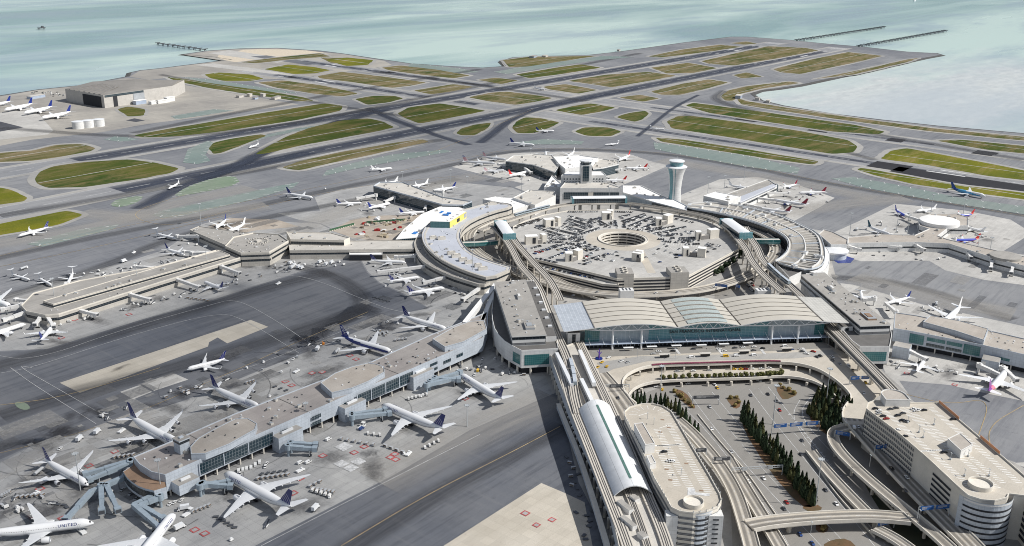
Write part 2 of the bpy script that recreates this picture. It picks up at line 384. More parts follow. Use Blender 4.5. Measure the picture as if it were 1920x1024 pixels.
# broken high cloud in the sky itself (the bay mirrors it)
tc = nt.nodes.new('ShaderNodeTexCoord'); sp = nt.nodes.new('ShaderNodeSeparateXYZ'); L(nt, tc.outputs['Generated'], sp.inputs[0])
zz = math1(nt, 'ADD', math1(nt, 'MAXIMUM', sp.outputs[2], 0.0), .06)
cx = nt.nodes.new('ShaderNodeCombineXYZ'); L(nt, math1(nt, 'DIVIDE', sp.outputs[0], zz), cx.inputs[0]); L(nt, math1(nt, 'DIVIDE', sp.outputs[1], zz), cx.inputs[1])
cn = noise(nt, cx.outputs[0], .42, 7, .55, .3)
cl = ramp(nt, cn, .44, .66, .12, .92)
L(nt, mixc(nt, cl, sky.outputs[0], (6.2, 6.3, 6.5)), bg.inputs[0]); bg.inputs[1].default_value = .075
sd = bpy.data.lights.new('sun', 'SUN'); sd.energy = 4.7; sd.angle = math.radians(.6); sd.color = (1, .97, .92)
so = bpy.data.objects.new('sun', sd); COL.objects.link(so)
dv = Vector((math.cos(SUN_AZ)*math.cos(SUN_EL), math.sin(SUN_AZ)*math.cos(SUN_EL), math.sin(SUN_EL)))
so.rotation_euler = dv.to_track_quat('Z', 'Y').to_euler(); so.location = dv*3000
cd = bpy.data.cameras.new('camera'); co = bpy.data.objects.new('camera', cd); COL.objects.link(co); SC.camera = co
cd.sensor_width = 36; cd.lens = 36*FPX/1920; cd.clip_start = 5; cd.clip_end = 60000
co.matrix_world = Matrix.Translation(CAMP) @ Matrix((rt, up, -fw)).transposed().to_4x4()
SC.view_settings.view_transform = 'Standard'; SC.view_settings.look = 'None'; SC.view_settings.gamma = 1
SC.view_settings.exposure = 0.2
SC.cycles.filter_width = 1.0
SC.cycles.max_bounces = 6; SC.cycles.diffuse_bounces = 3; SC.cycles.glossy_bounces = 3
# ================================================================ bay water and land
def water_mat(name, deep, pale, rough, bump):
    m, nt, b = newmat(name); MATS[name] = m
    p0 = wpos(nt); ps = wpos(nt, (.00035, .0013, 1), -YAW+math.pi/2); pw = wpos(nt, (.0009, .0032, 1), -YAW+math.pi/2)
    n1 = noise(nt, ps, 1, 5, .55, .6); n2 = noise(nt, pw, 1, 6, .65, .3)
    col = mixc(nt, ramp(nt, n1, .40, .60), deep, pale); col = mixc(nt, ramp(nt, n2, .47, .60, 0, .5), col, (.20, .27, .35))
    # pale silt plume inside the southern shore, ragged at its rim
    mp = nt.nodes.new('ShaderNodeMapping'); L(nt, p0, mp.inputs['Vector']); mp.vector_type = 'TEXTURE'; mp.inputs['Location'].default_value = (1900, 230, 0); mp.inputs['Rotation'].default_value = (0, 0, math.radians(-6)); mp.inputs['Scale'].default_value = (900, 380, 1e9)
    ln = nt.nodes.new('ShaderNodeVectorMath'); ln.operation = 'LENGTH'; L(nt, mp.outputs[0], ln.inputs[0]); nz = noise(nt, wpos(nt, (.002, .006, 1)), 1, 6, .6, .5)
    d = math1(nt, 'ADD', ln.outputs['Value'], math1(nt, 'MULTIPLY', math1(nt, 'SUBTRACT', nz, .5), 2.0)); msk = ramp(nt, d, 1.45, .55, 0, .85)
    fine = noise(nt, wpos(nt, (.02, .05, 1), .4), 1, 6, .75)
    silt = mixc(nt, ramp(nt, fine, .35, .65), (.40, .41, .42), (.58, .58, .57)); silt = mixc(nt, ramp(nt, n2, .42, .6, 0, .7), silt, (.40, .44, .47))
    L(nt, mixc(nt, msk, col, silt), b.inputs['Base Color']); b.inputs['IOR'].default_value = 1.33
    L(nt, math1(nt, 'ADD', ramp(nt, n1, .35, .65, rough, rough+.14), math1(nt, 'MULTIPLY', msk, .25)), b.inputs['Roughness'])
    bp = nt.nodes.new('ShaderNodeBump'); bp.inputs['Strength'].default_value = bump; bp.inputs['Distance'].default_value = 1.0
    L(nt, noise(nt, wpos(nt, (.05, .11, 1), .5), 1, 6, .65, .4), bp.inputs['Height']); L(nt, bp.outputs[0], b.inputs['Normal'])
    return m
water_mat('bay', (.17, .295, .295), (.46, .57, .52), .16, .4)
S = 45000
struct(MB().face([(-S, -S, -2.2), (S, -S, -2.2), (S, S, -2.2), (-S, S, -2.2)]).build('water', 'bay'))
SHORE = [(-500, 215), (-200, 197), (0, 179), (70, 168), (150, 160), (240, 143), (243, 136), (262, 132), (300, 128), (420, 113), (433, 112), (400, 107), (340, 102), (390, 95), (450, 91), (520, 90), (600, 95), (640, 100), (700, 109), (770, 119), (840, 124), (905, 127), (948, 124), (938, 115), (960, 108), (1000, 105.5), (1100, 103.5), (1160, 97), (1280, 80), (1370, 69), (1400, 69), (1480, 75), (1550, 82), (1620, 88), (1700, 97), (1758, 100), (1768, 103), (1740, 108), (1650, 127), (1580, 143), (1500, 160), (1460, 166), (1425, 170), (1410, 176), (1425, 187), (1470, 198), (1560, 213), (1650, 224), (1760, 236), (1920, 250), (2200, 280)]
land = GP(SHORE)
far = land[:]
land += [Vector((1700, -3000)), Vector((-2500, -3000)), Vector((-2500, 2500)), Vector((-1200, 3000))]
b = MB(); b.poly(land, 0.0, 0); struct(b.build('ground', 'asphalt'))
b = MB()
lo = offset(land, 9)
for i in range(len(SHORE)-1):
    A, B, C2, D = land[i], land[i+1], lo[i+1], lo[i]; b.face([(A.x, A.y, .25), (B.x, B.y, .25), (C2.x, C2.y, -2.4), (D.x, D.y, -2.4)])
    li = offset(land, -5); E2, F2 = li[i], li[i+1]; b.face([(A.x, A.y, .25), (B.x, B.y, .25), (F2.x, F2.y, .1), (E2.x, E2.y, .1)])
struct(b.build('shore_rocks', 'rock'))
def flat(name, px, z, m, sm=1, stf=None):
    q = smooth_poly(GP(px), sm) if sm else GP(px)
    b = MB(); b.poly(q, z, 0); o = struct(b.build(name, m)); return o, q
def strip(name, u0, v0, u1, v1, z, m):
    b = MB(); b.face([(u0, v0, z), (u1, v0, z), (u1, v1, z), (u0, v1, z)]); return struct(b.build(name, m))
# ---- aprons
flat('apron', [(-80, 900), (0, 868), (60, 836), (150, 810), (345, 752), (550, 670), (700, 610), (765, 586), (805, 578), (760, 552), (712, 530), (690, 510), (677, 487), (760, 470), (960, 420), (1130, 600), (1130, 700), (1045, 735), (880, 807), (736, 892), (477, 1024), (330, 1100), (-100, 1100)], .03, 'apron_concrete', 0)
flat('apron', [(-80, 662), (90, 654), (273, 597), (400, 562), (560, 510), (640, 487), (700, 470), (640, 440), (600, 420), (470, 412), (430, 408), (380, 420), (310, 468), (225, 495), (150, 512), (60, 540), (-80, 575)], .034, 'apron_concrete', 0)
flat('apron', [(590, 370), (640, 355), (700, 347), (860, 342), (960, 352), (1010, 372), (960, 419), (759, 469), (704, 469), (642, 439), (602, 419), (560, 412), (520, 400), (600, 395)], .038, 'apron_concrete', 0)
flat('apron', [(847, 313), (900, 295), (960, 287), (1100, 284), (1180, 289), (1225, 304), (1255, 310), (1200, 334), (1160, 350), (1100, 376), (1012, 371), (965, 351), (985, 345), (900, 326)], .042, 'pale_concrete', 0)
flat('apron', [(1230, 388), (1285, 362), (1350, 336), (1420, 332), (1500, 348), (1565, 371), (1540, 387), (1475, 422), (1560, 436), (1500, 445), (1400, 425), (1300, 395)], .046, 'pale_concrete', 0)
flat('apron', [(1561, 437), (1610, 415), (1677, 382), (1740, 388), (1810, 395), (1895, 412), (1935, 437), (1880, 472), (1935, 480), (2000, 545), (1845, 525), (1772, 507), (1742, 489), (1615, 490), (1570, 478)], .05, 'pale_concrete', 0)
flat('apron', [(1575, 531), (1600, 534), (1730, 571), (1860, 599), (2050, 640), (2050, 900), (1960, 885), (1905, 872), (1850, 850), (1760, 790), (1700, 745), (1660, 700), (1640, 640)], .054, 'pale_concrete', 0)
flat('apron_taxilane', [(1686, 714), (1780, 722), (1850, 738), (1960, 760), (2080, 785), (2080, 850), (1990, 862), (1905, 868), (1850, 846), (1770, 795), (1712, 752)], .075, 'asphalt', 0)
flat('landside_ground', [(850, 470), (960, 395), (1200, 360), (1400, 400), (1500, 440), (1556, 470), (1562, 500), (1600, 640), (1660, 700), (1760, 790), (1960, 900), (2100, 1010), (2100, 1300), (1100, 1300), (1080, 900), (1045, 760), (1020, 700), (905, 545)], .062, 'landside', 0)
# dark taxilane slab between the two long piers
flat('apron_taxilane', [(0, 862), (-90, 700), (-80, 664), (90, 656), (273, 599), (400, 564), (560, 512), (676, 489), (688, 511), (710, 531), (758, 553), (803, 578), (765, 585), (700, 609), (550, 669), (345, 751), (150, 809), (60, 835)], .020, 'apron_asphalt', 0)
flat('apron_taxilane', [(478, 1024), (737, 892), (881, 807), (1046, 735), (1085, 905), (1150, 1030), (1150, 1200), (300, 1200)], .066, 'apron_asphalt', 0)
flat('concrete_pad', [(112, 718), (150, 737), (390, 650), (392, 642), (408, 633), (426, 644), (503, 613), (470, 600)], .06, 'tan_concrete', 0)
flat('concrete_pad', [(225, 735), (250, 749), (285, 735), (262, 722)], .06, 'pale_concrete', 0)
flat('concrete_pad', [(266, 720), (289, 733), (353, 712), (324, 699)], .06, 'pale_concrete', 0)
flat('concrete_pad', [(822, 1030), (1015, 906), (1060, 925), (1096, 942), (1112, 1030), (1120, 1100), (760, 1080)], .072, 'tan_concrete', 0)
flat('dirt_yard', [(620, 432), (660, 412), (700, 405), (790, 402), (742, 450), (700, 452), (660, 446)], .07, 'dirt', 0)
flat('apron', [(390, 425), (430, 409), (520, 412), (560, 425), (480, 432), (440, 440)], .071, 'dirt', 0)
flat('apron', [(-50, 247), (0, 212), (60, 200), (100, 245), (90, 252), (0, 262), (-60, 290)], .071, 'pale_concrete', 0)
flat('asphalt_patch', [(-40, 228), (0, 228), (44, 239), (0, 247), (-40, 250)], .09, 'rubber', 0)
flat('asphalt_patch', [(236, 226), (252, 222), (272, 226), (255, 229)], .09, 'rubber', 0)
flat('asphalt_patch', [(98, 796), (110, 790), (120, 793), (106, 800)], .09, 'rubber', 0)
# ---- runways: dead straight, on the survey's own axes
V28R, V28L, U1L, U1R = 1108.7, 880.2, 919.9, 1147.9
def runway(axis, c, a0, a1, z, base='runway_asphalt', rubber=((0, 0, 13),)):
    def st(nm, lo_, hi_, w0, w1, zz_, m):
        return strip(nm, lo_, c+w0, hi_, c+w1, zz_, m) if axis == 'u' else strip(nm, c+w0, lo_, c+w1, hi_, zz_, m)
    st('runway', a0, a1, -42, 42, z, 'shoulder'); st('runway', a0, a1, -30.5, 30.5, z+.012, base)
    for r0, r1, hw in rubber:
        hw *= 1.8; b = MB()
        for k in range(12):
            x0, x1 = r0+(r1-r0)*k/12, r0+(r1-r0)*(k+1)/12; f = [(x0, c-hw, z+.024), (x1, c-hw, z+.024), (x1, c+hw, z+.024), (x0, c+hw, z+.024)]; uv = [(-1, x0), (-1, x1), (1, x1), (1, x0)]
            if axis != 'u': f = [(y, x, z_) for x, y, z_ in f][::-1]; uv.reverse()
            b.face(f, 0, uv)
        struct(b.build('rubber_deposit', 'rubber_soft'))
    m = MB()
    def mk(x0, x1, y0, y1):
        if axis == 'u': m.face([(x0, c+y0, z+.036), (x1, c+y0, z+.036), (x1, c+y1, z+.036), (x0, c+y1, z+.036)])
        else: m.face([(c+y1, x0, z+.036), (c+y0, x0, z+.036), (c+y0, x1, z+.036), (c+y1, x1, z+.036)])
    t = a0+60
    while t < a1-60: mk(t, t+38, -.5, .5); t += 62
    for e in (-29.5, 28.5): mk(a0, a1, e, e+1)
    for e, s in ((a0, 1), (a1, -1)):
        for k in range(12):
            y = -27+k*4.6; x0, x1 = sorted((e+s*8, e+s*54)); mk(x0, x1, y, y+1.9)
        for dd, n in ((150, 3), (300, 5), (450, 2), (600, 1)):
            for sd_ in (-1, 1):
                for k in range(1 if n == 5 else n):
                    y = sd_*(9 + k*3.3); wd = 9 if n == 5 else 1.8
                    x0, x1 = sorted((e+s*dd, e+s*(dd+(46 if n == 5 else 23)))); y0, y1 = sorted((y, y+sd_*wd)); mk(x0, x1, y0, y1)
    struct(m.build('runway_markings', 'paint_white'))
runway('v', U1L, -700, 1830, .11, rubber=((-20, 700, 6), (1000, 1700, 9)))
runway('v', U1R, -620, 2060, .11, rubber=((100, 700, 5), (1150, 1950, 9)))
runway('u', V28R, -1100, 2640, .16, rubber=((60, 2480, 17),))
runway('u', V28L, -1100, 2640, .16, rubber=((0, 2480, 17),))
# dark fresh strips around markings on the 1s
for U, ks in ((U1L, ((-330, 150), )), ):
    for v0, ln in ks: strip('asphalt_patch', U-30, v0-ln, U+30, v0, .148, 'fresh_asphalt')
for px, py, w_, l_ in ((1400, 225, 26, 46), (1533, 239, 14, 40), (1533, 246, 14, 40), (1680, 263, 34, 30), (1850, 286, 22, 36), (1842, 289, 16, 34), (1668, 312, 52, 60), (1795, 336, 56, 200), (547, 145, 22, 30), (720, 136, 20, 40), (732, 135.5, 18, 30), (880, 157, 20, 60), (808, 146, 16, 50), (812, 149, 14, 40)):
    q = G(px, py); strip('asphalt_patch', q.x-w_/2, q.y-l_/2, q.x+w_/2, q.y+l_/2, .150, 'fresh_asphalt')
q = G(1790, 325)
for dx, dy in ((-13, 15), (9, 0)): strip('runway_markings', q.x+dx-3, q.y+dy-35, q.x+dx+3, q.y+dy+25, .162, 'paint_white')
# rubber curves of the high-speed exits
def ribbon_flat(name, px, wd, z, m, it=3):
    c = smooth_poly([v for v in GP(px)], it, False); b = MB()
    L_, R_ = side_lines(c, wd)
    u = 0
    for i in range(len(c)-1):
        e = u+(c[i+1]-c[i]).length; b.face([(L_[i].x, L_[i].y, z), (L_[i+1].x, L_[i+1].y, z), (R_[i+1].x, R_[i+1].y, z), (R_[i].x, R_[i].y, z)][::-1], 0, [(-1, u), (-1, e), (1, e), (1, u)][::-1]); u = e
    return struct(b.build(name, m))
def side_lines(c, wd):
    L_, R_ = [], []; n = len(c)
    for i in range(n):
        d = (c[min(i+1, n-1)]-c[max(i-1, 0)]); d = Vector((d[0], d[1])).normalized(); nn = Vector((-d.y, d.x)); w_ = wd[min(i, len(wd)-1)] if isinstance(wd, (list, tuple)) else wd
        p = Vector((c[i][0], c[i][1])); L_.append(p+nn*w_/2); R_.append(p-nn*w_/2)
    return L_, R_
for px, wd in (([(720, 206), (600, 240), (500, 280), (430, 318), (330, 354), (262, 392)], 36), ([(580, 286), (480, 310), (420, 322), (370, 335)], 40), ([(1190, 168), (1020, 200), (955, 225), (928, 248), (900, 268)], 24), ([(690, 202), (720, 218), (780, 240), (830, 258), (880, 272)], 22), ([(1195, 256), (1230, 228), (1265, 200), (1310, 178)], 12), ([(640, 225), (560, 258), (470, 300), (380, 340)], 30)):
    ribbon_flat('rubber_deposit', px, wd, .20+wd*.0004, 'rubber_soft')
for k, px in enumerate(([(-40, 492), (200, 440), (420, 400), (560, 368), (700, 340), (860, 308), (960, 280), (1200, 282), (1400, 312), (1560, 347), (1960, 410)], [(0, 405), (200, 372), (420, 330), (640, 290), (830, 262)], [(0, 560), (200, 500), (330, 440), (620, 385), (860, 335)], [(0, 240), (300, 262), (560, 232), (760, 190), (1000, 140), (1200, 100)], [(640, 1040), (800, 935), (960, 852), (1060, 800)], [(-20, 690), (130, 650), (300, 600), (480, 545), (620, 510)],
   [(560, 640), (700, 575), (640, 520), (560, 500)], [(0, 780), (150, 735), (330, 690), (600, 610), (700, 575)], [(1560, 520), (1700, 530), (1900, 600)], [(250, 250), (600, 180), (900, 130)], [(1280, 215), (1500, 262), (1640, 300)], [(1360, 170), (1330, 190), (1500, 228), (1700, 262), (1920, 300)], [(300, 140), (500, 178), (800, 225)], [(700, 135), (900, 160), (1100, 190)])):
    ribbon_flat('taxi_wear', px, 34 if k % 2 else 26, .206+k*.0012, 'track_soft')
for k, px in enumerate(([(-40, 462), (200, 425), (330, 380), (470, 352)], [(150, 400), (300, 410), (500, 385)], [(540, 440), (700, 370), (900, 330)], [(1240, 300), (1450, 335), (1640, 372)], [(1450, 400), (1600, 380), (1700, 372)], [(1600, 520), (1750, 560), (1900, 590)], [(700, 900), (900, 800), (1040, 745)])):
    ribbon_flat('pale_wear', px, 60, .2265+k*.0012, 'pale_soft')
# ---- green painted no-taxi islands
GREEN = [[(50, 458), (75, 450), (150, 430), (225, 420), (212, 430), (140, 448), (80, 463)], [(285, 403), (300, 396), (400, 375), (480, 357), (562, 341), (550, 352), (480, 373), (340, 406), (305, 409)],
 [(604, 331), (660, 318), (760, 299), (850, 284), (832, 281), (740, 289), (660, 306), (612, 320)], [(1225, 267), (1280, 274), (1400, 292), (1500, 315), (1495, 326), (1400, 313), (1280, 291), (1228, 280)],
 [(1558, 335), (1600, 332), (1700, 350), (1800, 371), (2000, 398), (2000, 415), (1920, 402), (1750, 376), (1620, 352)], [(343, 305), (352, 280), (390, 264), (400, 268), (385, 290), (395, 302), (370, 308)],
 [(960, 268), (1020, 261), (1095, 265), (1090, 271), (1000, 271)], [(925, 135), (1000, 122), (1130, 105), (1190, 107), (1120, 113), (1020, 128), (950, 139)], [(770, 119), (860, 128), (900, 135), (850, 139), (760, 130)],
 [(455, 262), (560, 240), (600, 235), (560, 246), (500, 258), (465, 268)], [(1690, 195), (1700, 190), (1600, 160)][:0], [(195, 262), (215, 256), (240, 258), (260, 262), (225, 266)], [(1470, 160), (1560, 140), (1700, 112), (1720, 112), (1600, 140), (1500, 158)][:0],
 [(320, 218), (400, 205), (440, 207), (380, 217), (330, 224)], [(345, 145), (400, 150), (500, 165), (560, 175), (500, 173), (400, 160)]]
BRIGHT = [[(320, 371), (350, 350), (400, 334), (440, 329), (452, 345), (380, 361)], [(204, 386), (220, 373), (270, 366), (262, 378), (230, 389)], [(26, 757), (34, 753), (50, 756), (58, 766), (48, 770), (34, 766)]]
tick = MB()
def ticks(q, step=17):
    pts = [Vector(v) for v in q]
    for i in range(len(pts)):
        a, b2 = pts[i], pts[(i+1) % len(pts)]; d = b2-a; l = d.length
        if l < 12: continue
        d.normalize(); n_ = Vector((-d.y, d.x))*(1 if area(pts) > 0 else -1)
        k = 6
        while k < l-4:
            p = a+d*k; e = p+n_*7+d*5; w_ = Vector((d.x, d.y))*.7
            tick.face([(p.x-w_.x, p.y-w_.y, .265), (p.x+w_.x, p.y+w_.y, .265), (e.x+w_.x, e.y+w_.y, .265), (e.x-w_.x, e.y-w_.y, .265)]); k += step
for g in GREEN:
    if g: o, q = flat('painted_island', g, .215, 'paint_green', 0); ticks(q, 22)
for g in BRIGHT: o, q = flat('painted_island', g, .235, 'bright_green', 1); 
for g in BRIGHT[:2]: ticks(GP(g), 14)
struct(tick.build('taxiway_markings', 'paint_white'))
# ---- grass islands
GR = {'grass': [
 [(250, 254), (268, 258), (330, 256), (420, 246), (560, 225), (638, 208), (643, 199), (610, 194), (500, 211), (400, 228), (320, 241)],
 [(65, 336), (75, 322), (100, 312), (160, 304), (240, 299), (290, 305), (337, 316), (320, 325), (250, 338), (160, 351), (90, 353), (70, 345)],
 [(391, 279), (400, 268), (430, 261), (490, 252), (500, 255), (460, 270), (415, 287), (400, 289)],
 [(478, 290), (500, 276), (540, 255), (580, 240), (640, 226), (690, 222), (720, 229), (740, 239), (700, 248), (640, 259), (560, 274), (500, 288)],
 [(665, 186), (700, 180), (740, 180), (757, 185), (730, 192), (690, 197)], [(745, 213), (765, 202), (800, 197), (825, 194), (870, 201), (912, 208), (850, 220), (787, 232), (760, 222)],
 [(967, 140), (1050, 126), (1090, 121), (1127, 127), (1060, 138), (993, 147)], [(1040, 207), (1075, 199), (1107, 194), (1155, 202), (1125, 210), (1090, 216)], [(1155, 220), (1180, 212), (1210, 208), (1217, 213), (1205, 224), (1190, 229)],
 [(855, 250), (865, 241), (890, 234), (921, 230), (915, 240), (890, 254), (865, 254)], [(960, 240), (968, 228), (985, 220), (1015, 222), (1050, 230), (1030, 240), (1000, 250), (970, 250)], [(1077, 247), (1095, 239), (1140, 239), (1166, 247), (1145, 256), (1100, 255)],
 [(1228, 258), (1280, 262), (1400, 280), (1537, 303), (1525, 309), (1440, 298), (1330, 280), (1240, 266)], [(1250, 228), (1270, 218), (1300, 218), (1400, 231), (1500, 246), (1590, 263), (1608, 275), (1600, 286), (1560, 289), (1480, 276), (1370, 258), (1260, 241)],
 [(1285, 198), (1300, 193), (1400, 206), (1500, 220), (1600, 234), (1660, 247), (1648, 252), (1560, 247), (1440, 229), (1330, 212)], [(313, 145), (330, 146), (400, 157), (500, 171), (570, 183), (590, 190), (560, 190), (480, 179), (390, 165), (330, 152)],
 [(220, 205), (240, 200), (272, 205), (270, 217), (240, 219)], [(1755, 264), (1800, 262), (1920, 274), (2000, 284), (2000, 298), (1920, 288), (1850, 281)]],
 'dry_grass': [
 [(-60, 300), (0, 287), (60, 283), (105, 272), (150, 270), (180, 278), (170, 284), (110, 295), (60, 302), (0, 304), (-60, 312)], [(527, 315), (560, 303), (640, 285), (740, 268), (790, 261), (805, 266), (760, 276), (690, 292), (640, 302), (560, 320)],
 [(483, 155), (530, 151), (600, 160), (650, 170), (672, 176), (640, 181), (590, 176), (520, 165)], [(595, 143), (640, 135), (720, 144), (800, 155), (770, 161), (735, 165), (660, 154), (600, 147)], [(715, 127), (750, 123), (820, 131), (882, 142), (850, 147), (780, 139), (730, 132)],
 [(775, 170), (850, 158), (888, 163), (845, 172), (808, 177)], [(878, 183), (920, 174), (950, 172), (1000, 178), (1037, 184), (1010, 190), (967, 197), (915, 190)], [(895, 150), (930, 146), (972, 151), (940, 158)], [(1018, 163), (1060, 158), (1120, 169), (1085, 176), (1030, 168)],
 [(1065, 152), (1100, 146), (1140, 140), (1215, 135), (1268, 142), (1210, 153), (1147, 164), (1110, 158)], [(1220, 172), (1280, 157), (1330, 149), (1366, 155), (1330, 165), (1275, 178), (1240, 178)], [(1160, 183), (1200, 178), (1237, 185), (1205, 191)],
 [(1220, 127), (1290, 118), (1345, 128), (1300, 137), (1250, 138)], [(1315, 115), (1380, 100), (1440, 87), (1510, 90), (1535, 95), (1450, 111), (1375, 123), (1330, 120)], [(1370, 81), (1400, 78), (1420, 82), (1395, 84)], [(1215, 106), (1280, 93), (1350, 84), (1390, 88), (1330, 97), (1240, 108)],
 [(1450, 130), (1520, 112), (1590, 98), (1655, 105), (1600, 118), (1500, 139), (1465, 136)], [(1375, 141), (1400, 136), (1430, 144), (1390, 147)], [(1352, 181), (1365, 170), (1400, 162), (1480, 153), (1500, 156), (1430, 166), (1385, 177), (1375, 189), (1360, 189)], [(1530, 148), (1620, 130), (1700, 112), (1722, 109), (1700, 117), (1600, 140)],
 [(943, 113), (990, 107), (1060, 106), (1120, 105), (1080, 111), (990, 125), (955, 126)], [(1380, 183), (1400, 190), (1480, 203), (1600, 221), (1750, 241), (1920, 257), (2000, 266), (2000, 270), (1900, 262), (1740, 246), (1580, 225), (1450, 206), (1390, 196)], [(600, 108), (640, 109), (700, 117), (660, 121), (620, 118)], [(450, 117), (520, 108), (600, 100), (620, 106), (540, 112), (480, 119)]],
 'lush_grass': [
 [(383, 140), (410, 136), (470, 140), (495, 148), (470, 152), (420, 152), (395, 147)], [(495, 130), (540, 121), (590, 126), (620, 132), (590, 138), (550, 139)], [(610, 113), (650, 108), (700, 113), (690, 122), (650, 124)], [(-60, 348), (0, 352), (20, 356), (52, 371), (45, 378), (0, 384), (-60, 392)],
 [(-80, 438), (0, 420), (60, 408), (125, 395), (158, 403), (110, 422), (50, 433), (0, 441), (-80, 460)], [(1650, 298), (1670, 283), (1700, 278), (1780, 293), (1860, 308), (1920, 320), (2000, 334), (2000, 352), (1920, 338), (1850, 330), (1740, 310)],
 [(1606, 318), (1615, 315), (1700, 330), (1800, 348), (1920, 362), (2000, 373), (2000, 386), (1920, 374), (1820, 361), (1715, 346), (1640, 329)]]}
lines = MB(); gk = 0
for m, L0 in GR.items():
    for g in L0:
        q0 = GP(g); q = []
        for k in range(len(q0)):   # corners rounded, long sides kept straight
            a_, v, e_ = q0[k-1], q0[k], q0[(k+1) % len(q0)]; r1, r2 = min(.25, 9/max(1, (v-a_).length)), min(.25, 9/max(1, (e_-v).length))
            for u in (0, .5, 1): q.append((v+(a_-v)*r1)*(1-u)**2+v*2*u*(1-u)+(v+(e_-v)*r2)*u*u)
        ar = abs(area(q)); q1 = q; q = []; rj = random.Random(int(ar))
        for k in range(len(q1)):
            a_, e_ = q1[k], q1[(k+1) % len(q1)]; n_ = max(1, int((e_-a_).length/14)); nn = Vector((-(e_-a_).y, (e_-a_).x)).normalized()
            q += [a_.lerp(e_, i/n_)+nn*(rj.uniform(-1.3, 1.3) if i else 0) for i in range(n_)]
        gk += 1; b = MB(); b.poly(offset(q, min(11, 3+ar**.5*.06)), .185+gk*.0004, 0); struct(b.build('taxiway_shoulder', 'shoulder'))
        b = MB(); zg = .30+gk*.001; b.poly(q, zg, 0); b.walls(q, .0, zg, 0); struct(b.build('grass_verge', m))
        # service path: a thin pale line along the longer axis of the island
        cx_ = sum((v for v in q), Vector((0, 0)))/len(q); hx = max(abs(v.x-cx_.x) for v in q); hy = max(abs(v.y-cx_.y) for v in q)
        if ar > 9000:
            ax = Vector((1, 0)) if hx > hy else Vector((0, 1)); ts = [t for t in range(-1500, 1500, 6) if inside(cx_+ax*t+Vector((ax.y, ax.x))*6, q)]
            if ts:
                a0, a1 = cx_+ax*min(ts)+Vector((ax.y, ax.x))*6, cx_+ax*max(ts)+Vector((ax.y, ax.x))*6; nn = Vector((ax.y, ax.x))*.9
                lines.face([(a0.x-nn.x, a0.y-nn.y, .38), (a1.x-nn.x, a1.y-nn.y, .38), (a1.x+nn.x, a1.y+nn.y, .38), (a0.x+nn.x, a0.y+nn.y, .38)])
struct(lines.build('service_path', 'pale_concrete'))
flat('apron', [(243, 144), (262, 133), (300, 129), (420, 114), (345, 103), (392, 96), (450, 92), (520, 91), (640, 101), (720, 114), (735, 122), (700, 128), (620, 138), (560, 146), (480, 150), (330, 144), (280, 150)], .105, 'sandy_apron', 0)
flat('apron', [(-60, 200), (0, 181), (70, 169), (150, 161), (240, 146), (300, 152), (420, 172), (560, 196), (420, 214), (280, 232), (190, 248), (60, 262), (-60, 285)], .07, 'sandy_apron', 0)
# pale rammed strips round the far corner of the field
flat('concrete_pad', [(365, 122), (400, 119), (560, 138), (545, 142), (440, 131)], .17, 'pale_concrete', 0)
flat('concrete_pad', [(390, 100), (430, 94), (550, 112), (520, 118)], .17, 'pale_concrete', 0)
flat('asphalt_patch', [(470, 106), (500, 104), (600, 120), (575, 122)], .18, 'apron_asphalt', 0)
flat('dirt_yard', [(400, 105), (440, 98), (460, 92), (560, 93), (620, 100), (600, 108), (520, 106), (470, 118), (430, 116)], .14, 'sand', 1)
flat('sand_bank', [(983, 110), (1000, 106), (1040, 107), (1050, 110), (1000, 113)], .33, 'sand', 1)
# ---- taxi lines
def line(px, wd, m='paint_yellow', z=.245, it=3, dash=None):
    c = smooth_poly([v for v in GP(px)], it, False); b = MB(); L_, R_ = side_lines(c, wd)
    for i in range(len(c)-1):
        if dash:
            a, e = c[i], c[i+1]; l = (e-a).length; t = 0
            while t < l:
                p0 = a+(e-a)*(t/l); p1 = a+(e-a)*(min(l, t+dash)/l); nn = Vector((-(e-a).y, (e-a).x)).normalized()*wd/2
                b.face([(p0.x-nn.x, p0.y-nn.y, z), (p1.x-nn.x, p1.y-nn.y, z), (p1.x+nn.x, p1.y+nn.y, z), (p0.x+nn.x, p0.y+nn.y, z)]); t += dash*2.2
        else: b.face([(L_[i].x, L_[i].y, z), (R_[i].x, R_[i].y, z), (R_[i+1].x, R_[i+1].y, z), (L_[i+1].x, L_[i+1].y, z)])
    return struct(b.build('apron_markings', m))
for l in ([(640, 1024), (800, 928), (960, 848), (1050, 800)], [(470, 682), (560, 640), (690, 585)], [(0, 850), (200, 800), (470, 682)], [(0, 760), (120, 745), (300, 690)], [(0, 500), (200, 460), (420, 405), (560, 372), (700, 345), (860, 330)], [(350, 365), (250, 395), (260, 415), (330, 425), (430, 395)],
          [(0, 480), (160, 440), (400, 390), (700, 330), (860, 300), (960, 277), (1200, 280), (1400, 310), (1560, 345), (1920, 405)], [(800, 290), (870, 262), (930, 235), (1000, 205)], [(1860, 850), (1850, 800), (1920, 760)], [(1700, 740), (1780, 760), (1860, 745), (1830, 830)]):
    line(l, .6)
for l in ([(60, 690), (30, 685), (110, 730), (230, 800), (265, 812)], [(-20, 664), (60, 678), (230, 618), (395, 572), (440, 560), (500, 590), (590, 650), (600, 662), (560, 668)], [(0, 700), (60, 690), (240, 630), (410, 585), (460, 600), (560, 662)], [(500, 520), (570, 515), (700, 570), (745, 585), (860, 600)],
          [(490, 1024), (737, 897), (900, 815)], [(20, 690), (60, 720), (180, 795)], [(300, 745), (470, 690), (700, 598)], [(0, 905), (30, 880), (80, 858), (160, 815)]):
    line(l, .38, 'paint_white')
